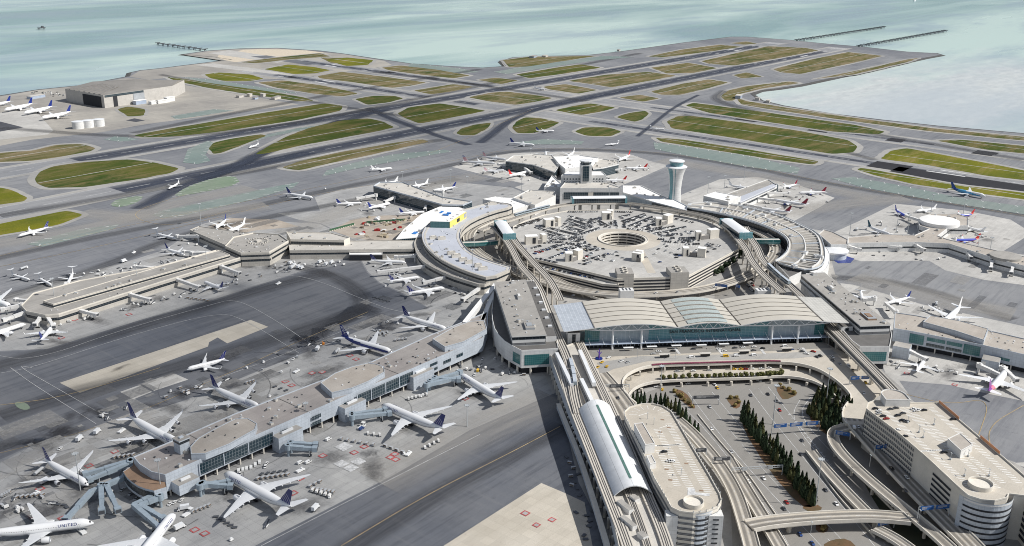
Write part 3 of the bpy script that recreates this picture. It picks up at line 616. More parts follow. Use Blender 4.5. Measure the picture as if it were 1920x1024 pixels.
# red and white stand markings beside the gates
st = MB(); stw = MB(); stl = MB()
def square(px, py, s, mb, z=.27, inner=True, ang=.0):
    q = G(px, py)
    z += px*.000004
    def sq(h, zz_, mb_): mb_.face([(q.x-h, q.y-h, zz_), (q.x+h, q.y-h, zz_), (q.x+h, q.y+h, zz_), (q.x-h, q.y+h, zz_)])
    sq(s, z, mb)
    if inner: sq(s*.62, z+.012, stl)
for px, py in ((535, 716), (547, 723), (656, 667), (668, 674), (605, 855), (664, 849), (683, 838), (732, 858), (742, 862), (740, 852), (562, 898), (550, 925), (365, 994), (384, 1001), (167, 874), (75, 917), (215, 847), (604, 698), (585, 700), (872, 748), (60, 968), (118, 972), (1006, 985), (1035, 975), (985, 963), (1700, 700), (1790, 722), (140, 600), (115, 634), (242, 590)):
    square(px, py, 2.6 if px < 1000 else 2.2, st)
struct(st.build('stand_markings', 'paint_red')); struct(stl.build('stand_markings', 'apron_concrete'))
for px, py, s in ((640, 870, 4), (658, 878, 4), (672, 866, 4), (645, 838, 5), (740, 862, 0.1)): square(px, py, s, stw, inner=False)
for k in range(15):
    a, e = G(250-k*4+70, 958+k*5), G(200-k*4+60, 1005+k*5); 
    nn = Vector((.35, .1)); stw.face([(a.x-nn.x, a.y, .275), (a.x+nn.x, a.y, .275), (e.x+nn.x, e.y, .275), (e.x-nn.x, e.y, .275)])
struct(stw.build('stand_markings', 'paint_white'))
# apron spill stains where engines and belly loaders stand: soft-edged marks
def stain_mat():
    m, nt, b = newmat('stain'); MATS['stain'] = m; b.inputs['Base Color'].default_value = (.045, .043, .047, 1); b.inputs['Roughness'].default_value = .7
    uv = nt.nodes.new('ShaderNodeUVMap'); ln = nt.nodes.new('ShaderNodeVectorMath'); ln.operation = 'LENGTH'; L(nt, uv.outputs[0], ln.inputs[0])
    r = math1(nt, 'ADD', ln.outputs['Value'], math1(nt, 'MULTIPLY', math1(nt, 'SUBTRACT', noise(nt, wpos(nt), .16, 5, .7, 1.0), .5), 1.9))
    L(nt, ramp(nt, r, 1.0, .1, 0, .42), b.inputs['Alpha'])
stain_mat(); sb = MB(); rs = random.Random(6)
SPOTS = [(620, 858, 11), (700, 880, 10), (690, 850, 8), (556, 950, 12), (590, 700, 11), (620, 695, 9), (600, 715, 8), (225, 690, 5), (420, 695, 5), (130, 990, 10), (65, 890, 11), (150, 925, 10), (760, 800, 11), (880, 740, 8), (430, 925, 9), (180, 600, 9), (250, 575, 9), (300, 560, 8), (395, 510, 9), (460, 500, 8), (100, 640, 8), (790, 560, 8), (810, 510, 8), (350, 815, 9), (260, 840, 10), (505, 500, 7), (690, 400, 8), (1850, 450, 9), (1690, 425, 8), (1780, 700, 8), (1830, 690, 9), (1480, 370, 8)]
for k in range(90): SPOTS.append((rs.uniform(0, 900), 0, rs.uniform(4, 9)))
for px, py, s in SPOTS:
    if py == 0: py = 905-px*.36+rs.choice((-1, 1))*rs.uniform(20, 85)
    q = G(px, py); a_ = rs.uniform(0, 3); w_, h_ = s*rs.uniform(1.2, 2.6), s*rs.uniform(.7, 1.2); zs_ = .2600+len(sb.f)*.00006; c_, s_ = math.cos(a_), math.sin(a_)
    sb.face([(q.x+x*w_*c_-y*h_*s_, q.y+x*w_*s_+y*h_*c_, zs_) for x, y in ((-1, -1), (1, -1), (1, 1), (-1, 1))], 0, [(-1, -1), (1, -1), (1, 1), (-1, 1)])
struct(sb.build('oil_stains', 'stain'))
# ---- unseen clouds added high above the field to shade the near left and runway middle
def cloud(lab, px, py, rx, ry, rot, dens, H=1500):
    g = G(px, py); c = Vector((g.x, g.y, 0))+dv*(H/dv.z); t = thing('cloud', lab, 'cloud', c, rot, 'clouds'); rc = random.Random(px); b = MB(); n = 40; m_ = 16
    R_ = [[((rx*math.sin(math.pi*(k+.5)/m_)*math.cos(2*math.pi*i/n))*rc.uniform(.97, 1.03), (ry*math.sin(math.pi*(k+.5)/m_)*math.sin(2*math.pi*i/n))*rc.uniform(.97, 1.03), 70*math.cos(math.pi*(k+.5)/m_)*rc.uniform(.6, 1.3)) for i in range(n)] for k in range(m_)]
    b.rings(R_, 0, True); nm = f'cloud_{px}'; m, nt, bs = newmat(nm); MATS[nm] = m; bs.inputs['Base Color'].default_value = (.9, .9, .9, 1); bs.inputs['Roughness'].default_value = 1
    tc = nt.nodes.new('ShaderNodeTexCoord'); mp = nt.nodes.new('ShaderNodeMapping'); mp.inputs['Scale'].default_value = (1/rx, 1/ry, 0); L(nt, tc.outputs['Object'], mp.inputs['Vector']); ln = nt.nodes.new('ShaderNodeVectorMath'); ln.operation = 'LENGTH'; L(nt, mp.outputs[0], ln.inputs[0])
    r = math1(nt, 'ADD', ln.outputs['Value'], math1(nt, 'MULTIPLY', math1(nt, 'SUBTRACT', noise(nt, mp.outputs[0], 2.2, 5, .55), .5), 1.1)); L(nt, ramp(nt, r, .98, .45, 0, dens), bs.inputs['Alpha']); b.build('cloud_body', nm, t)
cloud('unseen broad thin cloud added to shade the left foreground pier', 280, 790, 430, 300, .35, .16)
cloud('unseen thin cloud added to shade the runway middle', 760, 225, 430, 300, .6, .13)
cloud('unseen small thin cloud added to shade the dark bay of the left pier', 560, 560, 200, 150, .2, .12)

# slab repairs and tyre marks on the aprons
rp = random.Random(17); pm = {k: MB() for k in ('apron_concrete', 'asphalt', 'pale_concrete', 'apron_asphalt')}
for k in range(420):
    px = rp.uniform(-40, 1000); side = rp.random()
    py = 905-px*.36+rp.uniform(-95, 130) if side < .6 else 610-px*.24+rp.uniform(-70, 25) if side < .8 else 0
    if py == 0: px, py = rp.uniform(1560, 1900), rp.uniform(380, 620)
    q = G(px, py); n_ = 7.6*rp.choice((.5, 1, 1, 2)); w_, h_ = n_*rp.choice((1, 1, 2, 3)), n_; x, y = round(q.x/7.6)*7.6, round(q.y/7.6)*7.6; z = .276+k*.00004
    if px > 1500 and k % 3: continue
    pm[rp.choice(('apron_concrete', 'asphalt', 'pale_concrete', 'apron_concrete', 'apron_asphalt'))].face([(x, y, z), (x+w_, y, z), (x+w_, y+h_, z), (x, y+h_, z)])
for k, b in pm.items(): struct(b.build('slab_repair', 'patch_'+k))
for k in range(70):
    px = rp.uniform(0, 1040); q = G(px, 930-px*.30+rp.uniform(-110, 90)); r = rp.uniform(14, 60); a0 = rp.uniform(0, 6.28); c = [Vector((q.x+r*math.cos(a0+i*.12), q.y+r*math.sin(a0+i*.12))) for i in range(int(rp.uniform(5, 13)))]; L_, R_ = side_lines(c, rp.choice((.5, .8, 1.2))); b = MB()
    for i in range(len(c)-1): b.face([(L_[i].x, L_[i].y, .281), (R_[i].x, R_[i].y, .281), (R_[i+1].x, R_[i+1].y, .281), (L_[i+1].x, L_[i+1].y, .281)], 0, [(-1, i), (1, i), (1, i+1), (-1, i+1)])
    for i_ in range(len(b.v)): b.v[i_] = (b.v[i_][0], b.v[i_][1], .281+k*.00004)
    struct(b.build('tyre_mark', 'track_soft'))
for k in range(34): line([(300+k*22-30, 868-k*9.4+30), (300+k*22, 868-k*9.4+44)], .3, 'paint_white' if k % 3 else 'paint_red', .283, 0)
# ================================================================ buildings
def cen(q): return (sum(v[0] for v in q)/len(q), sum(v[1] for v in q)/len(q))
def wall_parapet(b, q, z, h=.8, t=.45, mi=0):
    qi = offset(q, -t); b.walls(q, z-.3, z+h, mi); b.walls(qi, z-.3, z+h, mi, inward=True)
    for i in range(len(q)):
        j = (i+1) % len(q); f = [(q[i][0], q[i][1], z+h), (q[j][0], q[j][1], z+h), (qi[j][0], qi[j][1], z+h), (qi[i][0], qi[i][1], z+h)]
        b.face(f if area(q) > 0 else f[::-1], mi)
def bld(name, label, cat, px, z, wall='clad_white', roof='roof_light', z0=0, bands=(), par=.8, sm=0, group=None, t=None, q=None, nm='roof', parmat=None):
    """a building block: px outlines its roof at height z; bands are (low, high, material, first corner, last corner)"""
    q = q if q is not None else GP(px, z)
    if sm: q = smooth_poly(q, sm)
    cx_, cy_ = cen(q)
    if t is None: t = athing(name, label, cat, (cx_, cy_, 0), group)
    b = MB(); b.walls(q, z0, z-.3, 0)
    if z0 > .5: b.poly(q, z0, 0)
    b.build('wall', wall, t)
    b = MB(); b.poly(q, z, 0); b.build(nm, roof, t)
    if par:
        b = MB(); wall_parapet(b, q, z, par); b.build('parapet', parmat or wall, t)
    for bd in bands:
        lo_, hi_, m = bd[:3]; b = MB()
        if len(bd) > 3: seg = [q[i % len(q)] for i in range(bd[3], bd[4]+1)]; b.walls(off_line(seg, .12*(1 if area(q) > 0 else -1)), lo_, hi_, 0, close=False, inward=area(q) > 0 and area(seg+[Vector((cx_, cy_))]) < 0 or (area(q) < 0 and area(seg+[Vector((cx_, cy_))]) > 0))
        else: b.walls(q, lo_, hi_, 0, off=.12)
        b.build('window', m, t)
    return t, q
def off_line(seg, d):
    out = []
    for i in range(len(seg)):
        a = Vector(seg[max(i-1, 0)][:2]); c = Vector(seg[min(i+1, len(seg)-1)][:2]); e = (c-a).normalized(); out.append(Vector(seg[i][:2])+Vector((e.y, -e.x))*d)
    return out
def roof_of(t): return next((c for c in t.children if 'roof' in c.name or 'deck' in c.name), t)
def units(t, q, z, n, seed=1, s=(2, 4), h=(1, 2.2), m='roof_light'):
    r = random.Random(seed); xs = [v[0] for v in q]; ys = [v[1] for v in q]; qi = offset(q, -2.5); k = 0; tr = 0; par_ = roof_of(t)
    while k < n and tr < n*40:
        tr += 1; p = (r.uniform(min(xs), max(xs)), r.uniform(min(ys), max(ys)))
        if not inside(p, qi): continue
        hh = r.uniform(*h); sz = (r.uniform(*s), r.uniform(*s), hh); b = MB(); b.box((p[0], p[1], z+hh/2), sz, r.choice((0, .79)), 0)
        b.box((p[0], p[1], z+hh+.15), (sz[0]*.7, sz[1]*.7, .3), 0, 1); b.build('rooftop_unit', [m, 'grey_metal'], par_); k += 1
def vents(t, q, z, n, seed=2):
    r = random.Random(seed); xs = [v[0] for v in q]; ys = [v[1] for v in q]; qi = offset(q, -1.5); k = 0; tr = 0; par_ = roof_of(t)
    while k < n*.8 and tr < n*40:
        tr += 1; p = (r.uniform(min(xs), max(xs)), r.uniform(min(ys), max(ys)))
        if not inside(p, qi): continue
        b = MB(); b.box((p[0], p[1], z+.3), (r.uniform(.5, 1.5), r.uniform(.5, 1.5), .8), r.random()); b.build('roof_vent', r.choice(('white_metal', 'dark_metal')), par_); k += 1
def walls_seg(t, a, b_, z0, z1, m, out=.15, nm='window'):
    """one flat panel on the wall between ground points a and b_, proud on the camera side"""
    a, b_ = Vector(a), Vector(b_); d = (b_-a).normalized(); n_ = Vector((d.y, -d.x))
    if n_.dot(Vector((CAMP.x, CAMP.y))-a) < 0: n_ = -n_
    a, b_ = a+n_*out, b_+n_*out; u = (b_-a).length; mb = MB()
    f = [(a.x, a.y, z0), (b_.x, b_.y, z0), (b_.x, b_.y, z1), (a.x, a.y, z1)]; uv = [(0, z0), (u, z0), (u, z1), (0, z1)]
    if Vector((d.y, -d.x)).dot(n_) < 0: f.reverse(); uv.reverse()
    mb.face(f, 0, uv); 
    # frame round it
    return mb.build(nm, m, t)
def colonnade(t, q, z1, step, r=.55, m='concrete_pale', inset=1.2, only=None, nm='column'):
    qi = offset(q, -inset); n = len(qi); c = 0
    for i in range(n):
        if only is not None and i not in only: continue
        a, b2 = Vector(qi[i]), Vector(qi[(i+1) % n]); l = (b2-a).length; k = max(1, int(l/step))
        for j in range(k):
            if c > 90: return
            p = a+(b2-a)*((j+.5)/k); mb = MB(); mb.box((p.x, p.y, z1/2), (r*2, r*2, z1), 0, 0); mb.build(nm, m, t); c += 1
# ---------------------------------------------------------------- the long grey pier on the left
PZ = 17
q = GP([(310, 892), (440, 835), (541, 791), (669, 735), (774, 692), (905, 635), (914, 612), (915, 585), (807, 629), (697, 679), (601, 715), (440, 777), (330, 825), (250, 858), (262, 872), (284, 886)], PZ)
t = athing('concourse_building', 'long light blue clad pier with brown roof and dark glazing in the left foreground', 'terminal', (cen(q)[0], cen(q)[1], 0))
PIER = t
b = MB(); b.walls(q, 5, PZ-.3, 0); b.poly(q, 5, 0); b.build('wall', 'clad_blue', t)
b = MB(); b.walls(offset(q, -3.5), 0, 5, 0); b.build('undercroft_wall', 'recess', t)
b = MB(); b.poly(q, PZ, 0); b.build('roof', 'roof_brownish' if 'roof_brownish' in MATS else 'roof_tan', t)
b = MB(); wall_parapet(b, q, PZ, .7); b.build('parapet', 'clad_blue', t)
def on_near(x): return (G(x, 892-(x-310)*.4313, PZ)).to_2d()
y0 = q[0].y
for xa, xb, lo_, hi_, m in ((372, 511, 6.5, 15, 'glass_dark'), (669, 774, 6.5, 15.2, 'glass_dark'), (644, 660, 10.5, 13.4, 'glass_dark'), (584, 601, 10.5, 13.4, 'glass_dark'), (584, 601, 6, 8.6, 'glass_dark'), (806, 820, 12, 14.6, 'glass_dark'), (806, 820, 7.2, 9.8, 'glass_dark'), (831, 845, 9, 12, 'glass_dark'), (856, 868, 9.5, 12.5, 'glass_dark'), (525, 538, 10.5, 13, 'glass_dark')):
    walls_seg(t, on_near(xa), on_near(xb), lo_, hi_, m)
for xa in (372, 418, 464, 511, 669, 695, 722, 748, 774):
    p = on_near(xa); b = MB(); b.box((p.x, p.y-.25, 10.8), (.7, .6, 9), 0, 0); b.build('mullion', 'clad_blue', t)
for k in range(26):
    x = 318+k*22; p = on_near(x); b = MB(); b.box((p.x, p.y+1.6, 2.5), (.9, .9, 5), 0, 0); b.build('column', 'concrete_pale', t)
b = MB()
for k in range(14):   # roof expansion strips
    x = 330+k*42; a = on_near(x)
    if k in (2, 6, 10): b.box((a.x, a.y+19, PZ+.15), (.5, 36, .3), 0, 0)
b.build('roof_joint', 'concrete_dark', t)
for i, (ph, zz_) in enumerate((([(601, 718), (622, 737), (660, 728), (690, 716), (721, 698), (720, 688), (705, 683), (690, 681), (660, 688), (628, 700)], 21.5), ([(811, 636), (834, 651), (870, 641), (913, 617), (908, 601), (880, 603), (850, 614)], 21.5), ([(358, 852), (385, 851), (430, 833), (478, 806), (482, 795), (465, 785), (440, 786), (400, 806), (372, 822), (357, 838)], 21.5))):
    qq = GP(ph, zz_); b = MB(); b.walls(qq, PZ, zz_, 0); b.build('penthouse', 'clad_blue', t)
    b = MB(); b.poly(qq, zz_, 0); wall_parapet(b, qq, zz_, .4, mi=1); b.build('penthouse_roof', ['roof_tan', 'clad_blue'], t)
    vents(t, qq, zz_, 9, i)
vents(t, q, PZ, 110, 5); units(t, q, PZ, 22, 4)
# rounded lounge at the pier's end: lower terrace with brown roof
lz = 12.5
ql = GP([(312, 913), (289, 920), (272, 916), (259, 911), (247, 903), (238, 895), (231, 884), (249, 872), (250, 862), (262, 876), (284, 890), (309, 897)], lz)
b = MB(); b.walls(ql, 4, lz, 0); b.build('terrace_wall', 'clad_blue', t)
b = MB(); b.poly(ql, lz-.4, 0); b.build('terrace_roof', 'roof_brown', t)
b = MB(); b.walls(off_line(ql[1:7], .15), 6, 11, 0, close=False); b.walls(off_line(ql[1:7], -.15), 6, 11, 0, close=False, inward=True); b.build('terrace_window', 'glass_band', t)
b = MB(); b.walls(off_line([q[-1], q[-2], q[-3], q[-4]], .2), 13.2, 15.8, 0, close=False); b.walls(off_line([q[0], q[-1], q[-2], q[-3]], .2), 13.2, 15.8, 0, close=False, inward=True); b.build('window', 'glass_band', t)
# fixed gate boxes
for k, (a, b2, d, z1, z0_) in enumerate((((641, 790), (681, 772), 8, 12, 0), ((775, 733), (816, 716), 8, 12, 0), ((513, 845), (560, 825), 8, 12, 0), ((345, 935), (385, 918), 9, 11, 3.5))):
    p, r_ = G(*a, z0_).to_2d(), G(*b2, z0_).to_2d(); w_ = abs(r_.x-p.x); cy = y0-d/2
    b = MB(); b.box(((p.x+r_.x)/2, cy, (z1+z0_)/2), (w_, d, z1-z0_), 0, 0, 1); b.build('gate_box', ['clad_blue', 'roof_grey'], t)
    b = MB(); b.box(((p.x+r_.x)/2, cy, z1+.7), (w_*.45, 1.6, 1.4), 0, 0); b.build('rooftop_unit', 'white_metal', t)
# small control cab on the roof
p = G(342, 846, PZ); c = athing('control_cab', 'small square ramp control cab standing on the pier roof end', 'control cab', (p.x, p.y, PZ))
b = MB(); b.box((p.x, p.y, PZ+3.8), (7.4, 7.4, 7.6), .0, 0); b.build('base', 'clad_blue', c)
b = MB(); b.box((p.x, p.y, PZ+8.6), (7.9, 7.9, 2), 0, 0); b.build('window', 'glass_band', c)
b = MB(); b.box((p.x, p.y, PZ+10), (8.4, 8.4, .8), 0, 0, 1); b.box((p.x, p.y, PZ+10.8), (3, 2, .9), 0, 0); b.build('roof', ['clad_blue', 'roof_grey'], c)
# ---------------------------------------------------------------- terminal blocks left and right of the main hall
def head(name, label, lower, upper, zl, zu, glass, side=1):
    ql_, qu = GP(lower, zl), GP(upper, zu); t = athing(name, label, 'terminal', (cen(qu)[0], cen(qu)[1], 0))
    b = MB(); b.walls(ql_, 6.5, zl-.3, 0); b.poly(ql_, 6.5, 0); b.build('wall', 'clad_white', t)
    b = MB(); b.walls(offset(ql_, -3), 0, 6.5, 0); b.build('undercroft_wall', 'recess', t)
    b = MB(); b.poly(ql_, zl, 0); wall_parapet(b, ql_, zl, .9, mi=1); b.build('roof', ['roof_dark', 'white_wall'], t)
    b = MB(); b.walls(qu, zl, zu-.3, 0); b.build('upper_wall', 'white_wall', t)
    b = MB(); b.walls(qu, zu-3.4, zu-1, 0, off=.15); b.build('window', 'glass_band', t)
    b = MB(); b.walls(qu, zl+.6, zl+2.8, 0, off=.12); b.build('window', 'louvre', t)
    b = MB(); qo = offset(qu, .8); b.prism(qo, zu-.5, zu+.3, 1, 0, True); b.build('upper_roof', ['roof_grey', 'white_wall'], t)
    colonnade(t, ql_, 6.5, 14, .7, inset=1.0)
    return t, ql_, qu
t, ql_, qu = head('terminal_block', 'white terminal block with grey roof and rounded glass wing left of the wave-roofed hall',
    [(922, 583), (923, 600), (927, 617), (935, 630), (946, 641), (961, 650), (978, 659), (1047, 655), (1044, 634), (1012, 545), (1000, 527), (928, 530)],
    [(928, 530), (961, 631), (1023, 628), (984, 525)], 22, 31, None)
a, e = ql_[5], ql_[6]; walls_seg(t, a+(e-a)*.05, a+(e-a)*.85, 9, 18, 'glass_teal', .2)
a, e = ql_[6], ql_[7]; walls_seg(t, a+(e-a)*.08, a+(e-a)*.75, 9, 18.5, 'glass_teal', .2)
sq = GP([(988, 528), (1024, 631), (1043, 630), (1003, 528)], 27); b = MB(); b.prism(sq, 22, 27, 1, 0); b.build('side_roof', ['roof_dark', 'white_wall'], t)
for k in range(6):
    p = sq[3].lerp(sq[2], .15+k*.14).lerp(sq[0].lerp(sq[1], .15+k*.14), .3); b = MB(); b.box((p.x, p.y, 27.8), (2.4, 3.4, 1.6), .8, 0); b.build('rooftop_unit', 'white_metal', t)
def roof_box(t, px, py, z, w_, d, h, rz, m='white_wall', top='roof_grey'):
    p = G(px, py, z); b = MB(); b.box((p.x, p.y, z+h/2), (w_, d, h), rz, 0, 1); b.box((p.x, p.y, z+h+.2), (w_*.5, d*.6, .5), rz, 0); b.build('rooftop_unit', [m, top], t)
RA = math.atan2(G(961, 631, 31).y-G(928, 530, 31).y, G(961, 631, 31).x-G(928, 530, 31).x)
roof_box(t, 973, 558, 31, 13, 3.6, 2.4, RA); roof_box(t, 992, 613, 31, 15, 8, 2.2, RA, 'grey_metal'); roof_box(t, 962, 531, 31, 5, 4, 2.2, RA)
vents(t, qu, 31.3, 34, 3); units(t, qu, 31.3, 6, 3)
t, ql_, qu = head('terminal_block', 'white rectangular terminal block with grey flat roof, right of the wave-roofed hall',
    [(1503, 528), (1597, 640), (1612, 651), (1668, 651), (1672, 630), (1669, 612), (1546, 512), (1512, 514)],
    [(1503, 516), (1614, 611), (1669, 609), (1545, 512)], 22, 31, None)
a, e = ql_[2], ql_[3]; walls_seg(t, a+(e-a)*.02, a+(e-a)*.93, 9, 17.5, 'glass_teal', .2)
RB = math.atan2(G(1614, 611, 31).y-G(1503, 516, 31).y, G(1614, 611, 31).x-G(1503, 516, 31).x)
roof_box(t, 1559, 543, 31, 14, 4, 2.6, RB); roof_box(t, 1628, 595, 31, 17, 8, 2, RB, 'roof_brown', 'grey_metal'); roof_box(t, 1527, 516, 31, 5, 4.5, 2.4, RB); vents(t, qu, 31.3, 34, 8); units(t, qu, 31.3, 6, 9)
# ---------------------------------------------------------------- the wave-roofed main hall
A = G(1271, 613.6, 31).to_2d(); B = G(1389, 610, 31).to_2d(); ax = (B-A).normalized(); nb = Vector((ax.y, -ax.x))
if nb.dot(FWD) < 0: nb = -nb
def vplane(px, py, P0):
    d = fw*FPX + rt*(px-960) + up*(512-py); n_ = Vector((ax.y, -ax.x, 0)); O = CAMP; k = (Vector((P0.x, P0.y, 0))-O).dot(n_)/d.dot(n_); return O+d*k
def sz_of(px, py, P0): v = vplane(px, py, P0); return (v.to_2d()-A).dot(ax), v.z
fr = [sz_of(*c, A) for c in ((1057, 622), (1204, 607), (1271, 613.6), (1330, 605), (1389, 610), (1456, 599), (1592, 606))]
A2 = G(1240, 565.5, 31).to_2d(); DEP = (A2-A).dot(nb)
hall = athing('terminal_hall', 'long main hall with wavy winged roof and blue glass front carrying the airport name', 'terminal', (A.x, A.y, 10.5))
S0, S1 = fr[0][0], fr[-1][0]; V1, V2 = fr[2][0], fr[4][0]; ZV, ZE = 31.0, 30.2
def arc(s):   # three shells: wing, middle, wing
    if s < V1: u = (s-S0)/(V1-S0); return ZE+(ZV-ZE)*u + 4.6*math.sin(math.pi*u**1.35)
    if s > V2: u = (S1-s)/(S1-V2); return ZE+(ZV-ZE)*u + 4.6*math.sin(math.pi*u**1.35)
    u = (s-V1)/(V2-V1); return ZV+3.6*math.sin(math.pi*u)
def HP(s, d, z): p = A+ax*s+nb*d; return (p.x, p.y, z)
SOL0, SOL1 = S0+27, S1-24
def shell(s0, s1, d0, d1, top, n=26, th=.7):
    R_ = []
    for i in range(n+1):
        s = s0+(s1-s0)*i/n; z = arc(s); R_.append([HP(s, d0, z), HP(s, d1, z+.3), HP(s, d1, z-th), HP(s, d0, z-th)])
    b = MB(); b.rings(R_, 0, smooth=False, mf=lambda k, i: 0 if i == 0 else 1, uvs=lambda k, i: (s0+(s1-s0)*k/n, (0, d1-d0, d1-d0, 0)[i % 4])); return b
d0, d1 = 0, DEP
for i, (a_, e_) in enumerate(((SOL0, V1), (V1, V2), (V2, SOL1))): shell(a_+.05, e_-.05, d0, d1, 0).build('roof', ['hall_roof', 'white_metal'], hall)
for k, (a_, e_) in enumerate(((S0, SOL0-.05), (SOL1+.05, S1))): shell(a_, e_, d0, d1, 0, 8, .5).build('glass_wing_roof', ['glass_roof_warm' if k else 'glass_roof', 'white_metal'], hall)
b = MB()
for i, (a_, e_) in enumerate(((SOL0, V1), (V1, V2), (V2, SOL1))):
    for k in range(1, 6):
        d = DEP*k/6
        for j in range(20):
            s = a_+(e_-a_)*j/20; s2 = a_+(e_-a_)*(j+1)/20; b.bar(HP(s, d, arc(s)+.3+d/DEP*.3), HP(s2, d, arc(s2)+.3+d/DEP*.3), .42, .3, 0)
    for s in (a_, e_):
        b.bar(HP(s, .3, arc(s)+.25), HP(s, DEP-.3, arc(s)+.5), .8, .6, 0)
b.build('roof_seam', 'hall_seam', hall)
m = MB(); 
for k in range(6):   # banded skylights on the middle shell
    a_, e_ = DEP*(k+.16)/6, DEP*(k+.84)/6; s0_, s1_ = V1+(V2-V1)*.17, V1+(V2-V1)*.80
    for j in range(10):
        s = s0_+(s1_-s0_)*j/10; s2 = s0_+(s1_-s0_)*(j+1)/10
        f = [HP(s, a_, arc(s)+.42), HP(s2, a_, arc(s2)+.42), HP(s2, e_, arc(s2)+.62), HP(s, e_, arc(s)+.62)]; m.face(f, 0, [(s, a_), (s2, a_), (s2, e_), (s, e_)])
m.build('skylight', 'solar_pale', hall)
# front trusses under the eaves (bowstring, zigzag web) and their columns
def truss(s0_, s1_, dep, nm='truss'):
    b = MB(); n = 14; prev = None
    for i in range(n+1):
        u = i/n; s = s0_+(s1_-s0_)*u; zt = arc(s)-.9; zb = zt-5.4*math.sin(math.pi*u)-.3
        if prev:
            b.bar(HP(prev[0], dep, prev[1]), HP(s, dep, zt), .6, .6); b.bar(HP(prev[0], dep, prev[2]), HP(s, dep, zb), .8, .8)
            b.bar(HP(prev[0], dep, prev[2] if i % 2 else prev[1]), HP(s, dep, zt if i % 2 else zb), .5, .5)
        prev = (s, zt, zb)
    b.build(nm, 'white_metal', hall)
for a_, e_ in ((SOL0-8, V1), (V1, V2), (V2, SOL1+8)): truss(a_, e_, 2.0)
s_l, s_r = sz_of(1096, 640, A)[0], sz_of(1543, 632, A)[0]
FD = 9.0   # the glass front stands this far behind the eaves
FL, FR = (vplane(1096, 646, A+nb*FD).to_2d()-A).dot(ax), (vplane(1543, 634, A+nb*FD).to_2d()-A).dot(ax)
def hwall(s0_, s1_, d, z0_, z1_, m_, nm, top=False):
    b = MB(); n = 16
    for i in range(n):
        a_ = s0_+(s1_-s0_)*i/n; e_ = s0_+(s1_-s0_)*(i+1)/n
        za, ze = (arc(a_)-1.0, arc(e_)-1.0) if top else (z1_, z1_); b.face([HP(a_, d, z0_), HP(e_, d, z0_), HP(e_, d, ze), HP(a_, d, za)], 0, [(a_, z0_), (e_, z0_), (e_, ze), (a_, za)])
    return b.build(nm, m_, hall)
DK = 10.5
hwall(FL, FL+13, FD, DK+5, 0, 'glass_teal', 'window', True); hwall(FL+13.05, FL+57, FD, DK+5, 0, 'glass_pale', 'window', True)
hwall(FL+57.05, FR-52, FD, DK+5, 0, 'glass_hall', 'window', True); hwall(FR-52+.05, FR-9, FD, DK+5, 0, 'glass_pale', 'window', True); hwall(FR-9+.05, FR, FD, DK+5, 0, 'glass_teal', 'window', True)
hwall(FL, FR, FD+.3, DK-1, DK+5.0, 'recess', 'doorway')
b = MB()
for k in range(60):
    s = FL+1+(FR-FL-2)*k/59; b.box(HP(s, FD-.1, DK+2.2), (.5, .4, 4.4), math.atan2(ax.y, ax.x), 0)
b.build('door_frames', 'clad_blue', hall)
for s in (FL, FR):
    b = MB(); f = [HP(s, FD, 0), HP(s, DEP-3, 0), HP(s, DEP-3, arc(s)-1), HP(s, FD, arc(s)-1)]; b.face(f, 0, [(0, 0), (DEP-12, 0), (DEP-12, 20), (0, 20)]); b.build('wall', 'glass_teal', hall)
b = MB(); b.face([HP(FR, DEP-3, 0), HP(FL, DEP-3, 0), HP(FL, DEP-3, 30), HP(FR, DEP-3, 30)], 0, [(0, 0), (180, 0), (180, 30), (0, 30)]); b.build('wall', 'clad_white', hall)
b = MB(); b.bar(HP(FL-2, FD-3.5, DK+5.2), HP(FR+2, FD-3.5, DK+5.2), 7, .35, 0); b.build('canopy', 'solar', hall)
for k in range(18):
    s = FL+4+(FR-FL-8)*k/17; b = MB(); b.bar(HP(s, FD-7, DK+5.2), HP(s-1.2, FD-.3, DK+9.5), .28, .28); b.build('canopy_strut', 'white_metal', hall)
for x_ in (1148, 1202, 1445, 1494):
    s = (vplane(x_, 650, A+nb*3.5).to_2d()-A).dot(ax); p = HP(s, 3.5, 0); b = MB(); b.tube((p[0], p[1], DK), (p[0], p[1], arc(s)-5.6), 1.0, .9, 14); b.build('column', 'white_metal', hall)
# name over the doors
fc = bpy.data.curves.new('lettering', 'FONT'); fc.body = 'SAN FRANCISCO INTERNATIONAL'; fc.size = 3.1; fc.space_character = 1.06; fc.extrude = .12; fc.align_x = 'LEFT'; fc.materials.append(MATS['ac_dark'])
lo = bpy.data.objects.new('lettering', fc); COL.objects.link(lo); lo.parent = hall
sL = (vplane(1255, 622, A+nb*(FD-.4)).to_2d()-A).dot(ax); sR = (vplane(1389, 620, A+nb*(FD-.4)).to_2d()-A).dot(ax); zL = vplane(1322, 623, A+nb*(FD-.4)).z
bpy.context.view_layer.update(); wd = lo.dimensions.x; k_ = (sR-sL)/wd
lo.matrix_local = Matrix.Translation(Vector(HP(sL, FD-.4, zL))-hall.location) @ Matrix(((ax.x, 0, -nb.x), (ax.y, 0, -nb.y), (0, 1, 0))).to_4x4() @ Matrix.Scale(k_, 4)
to_mesh(lo)
q = GP([(1035, 557), (1070, 549), (1560, 541), (1610, 600), (1560, 604)], 24)
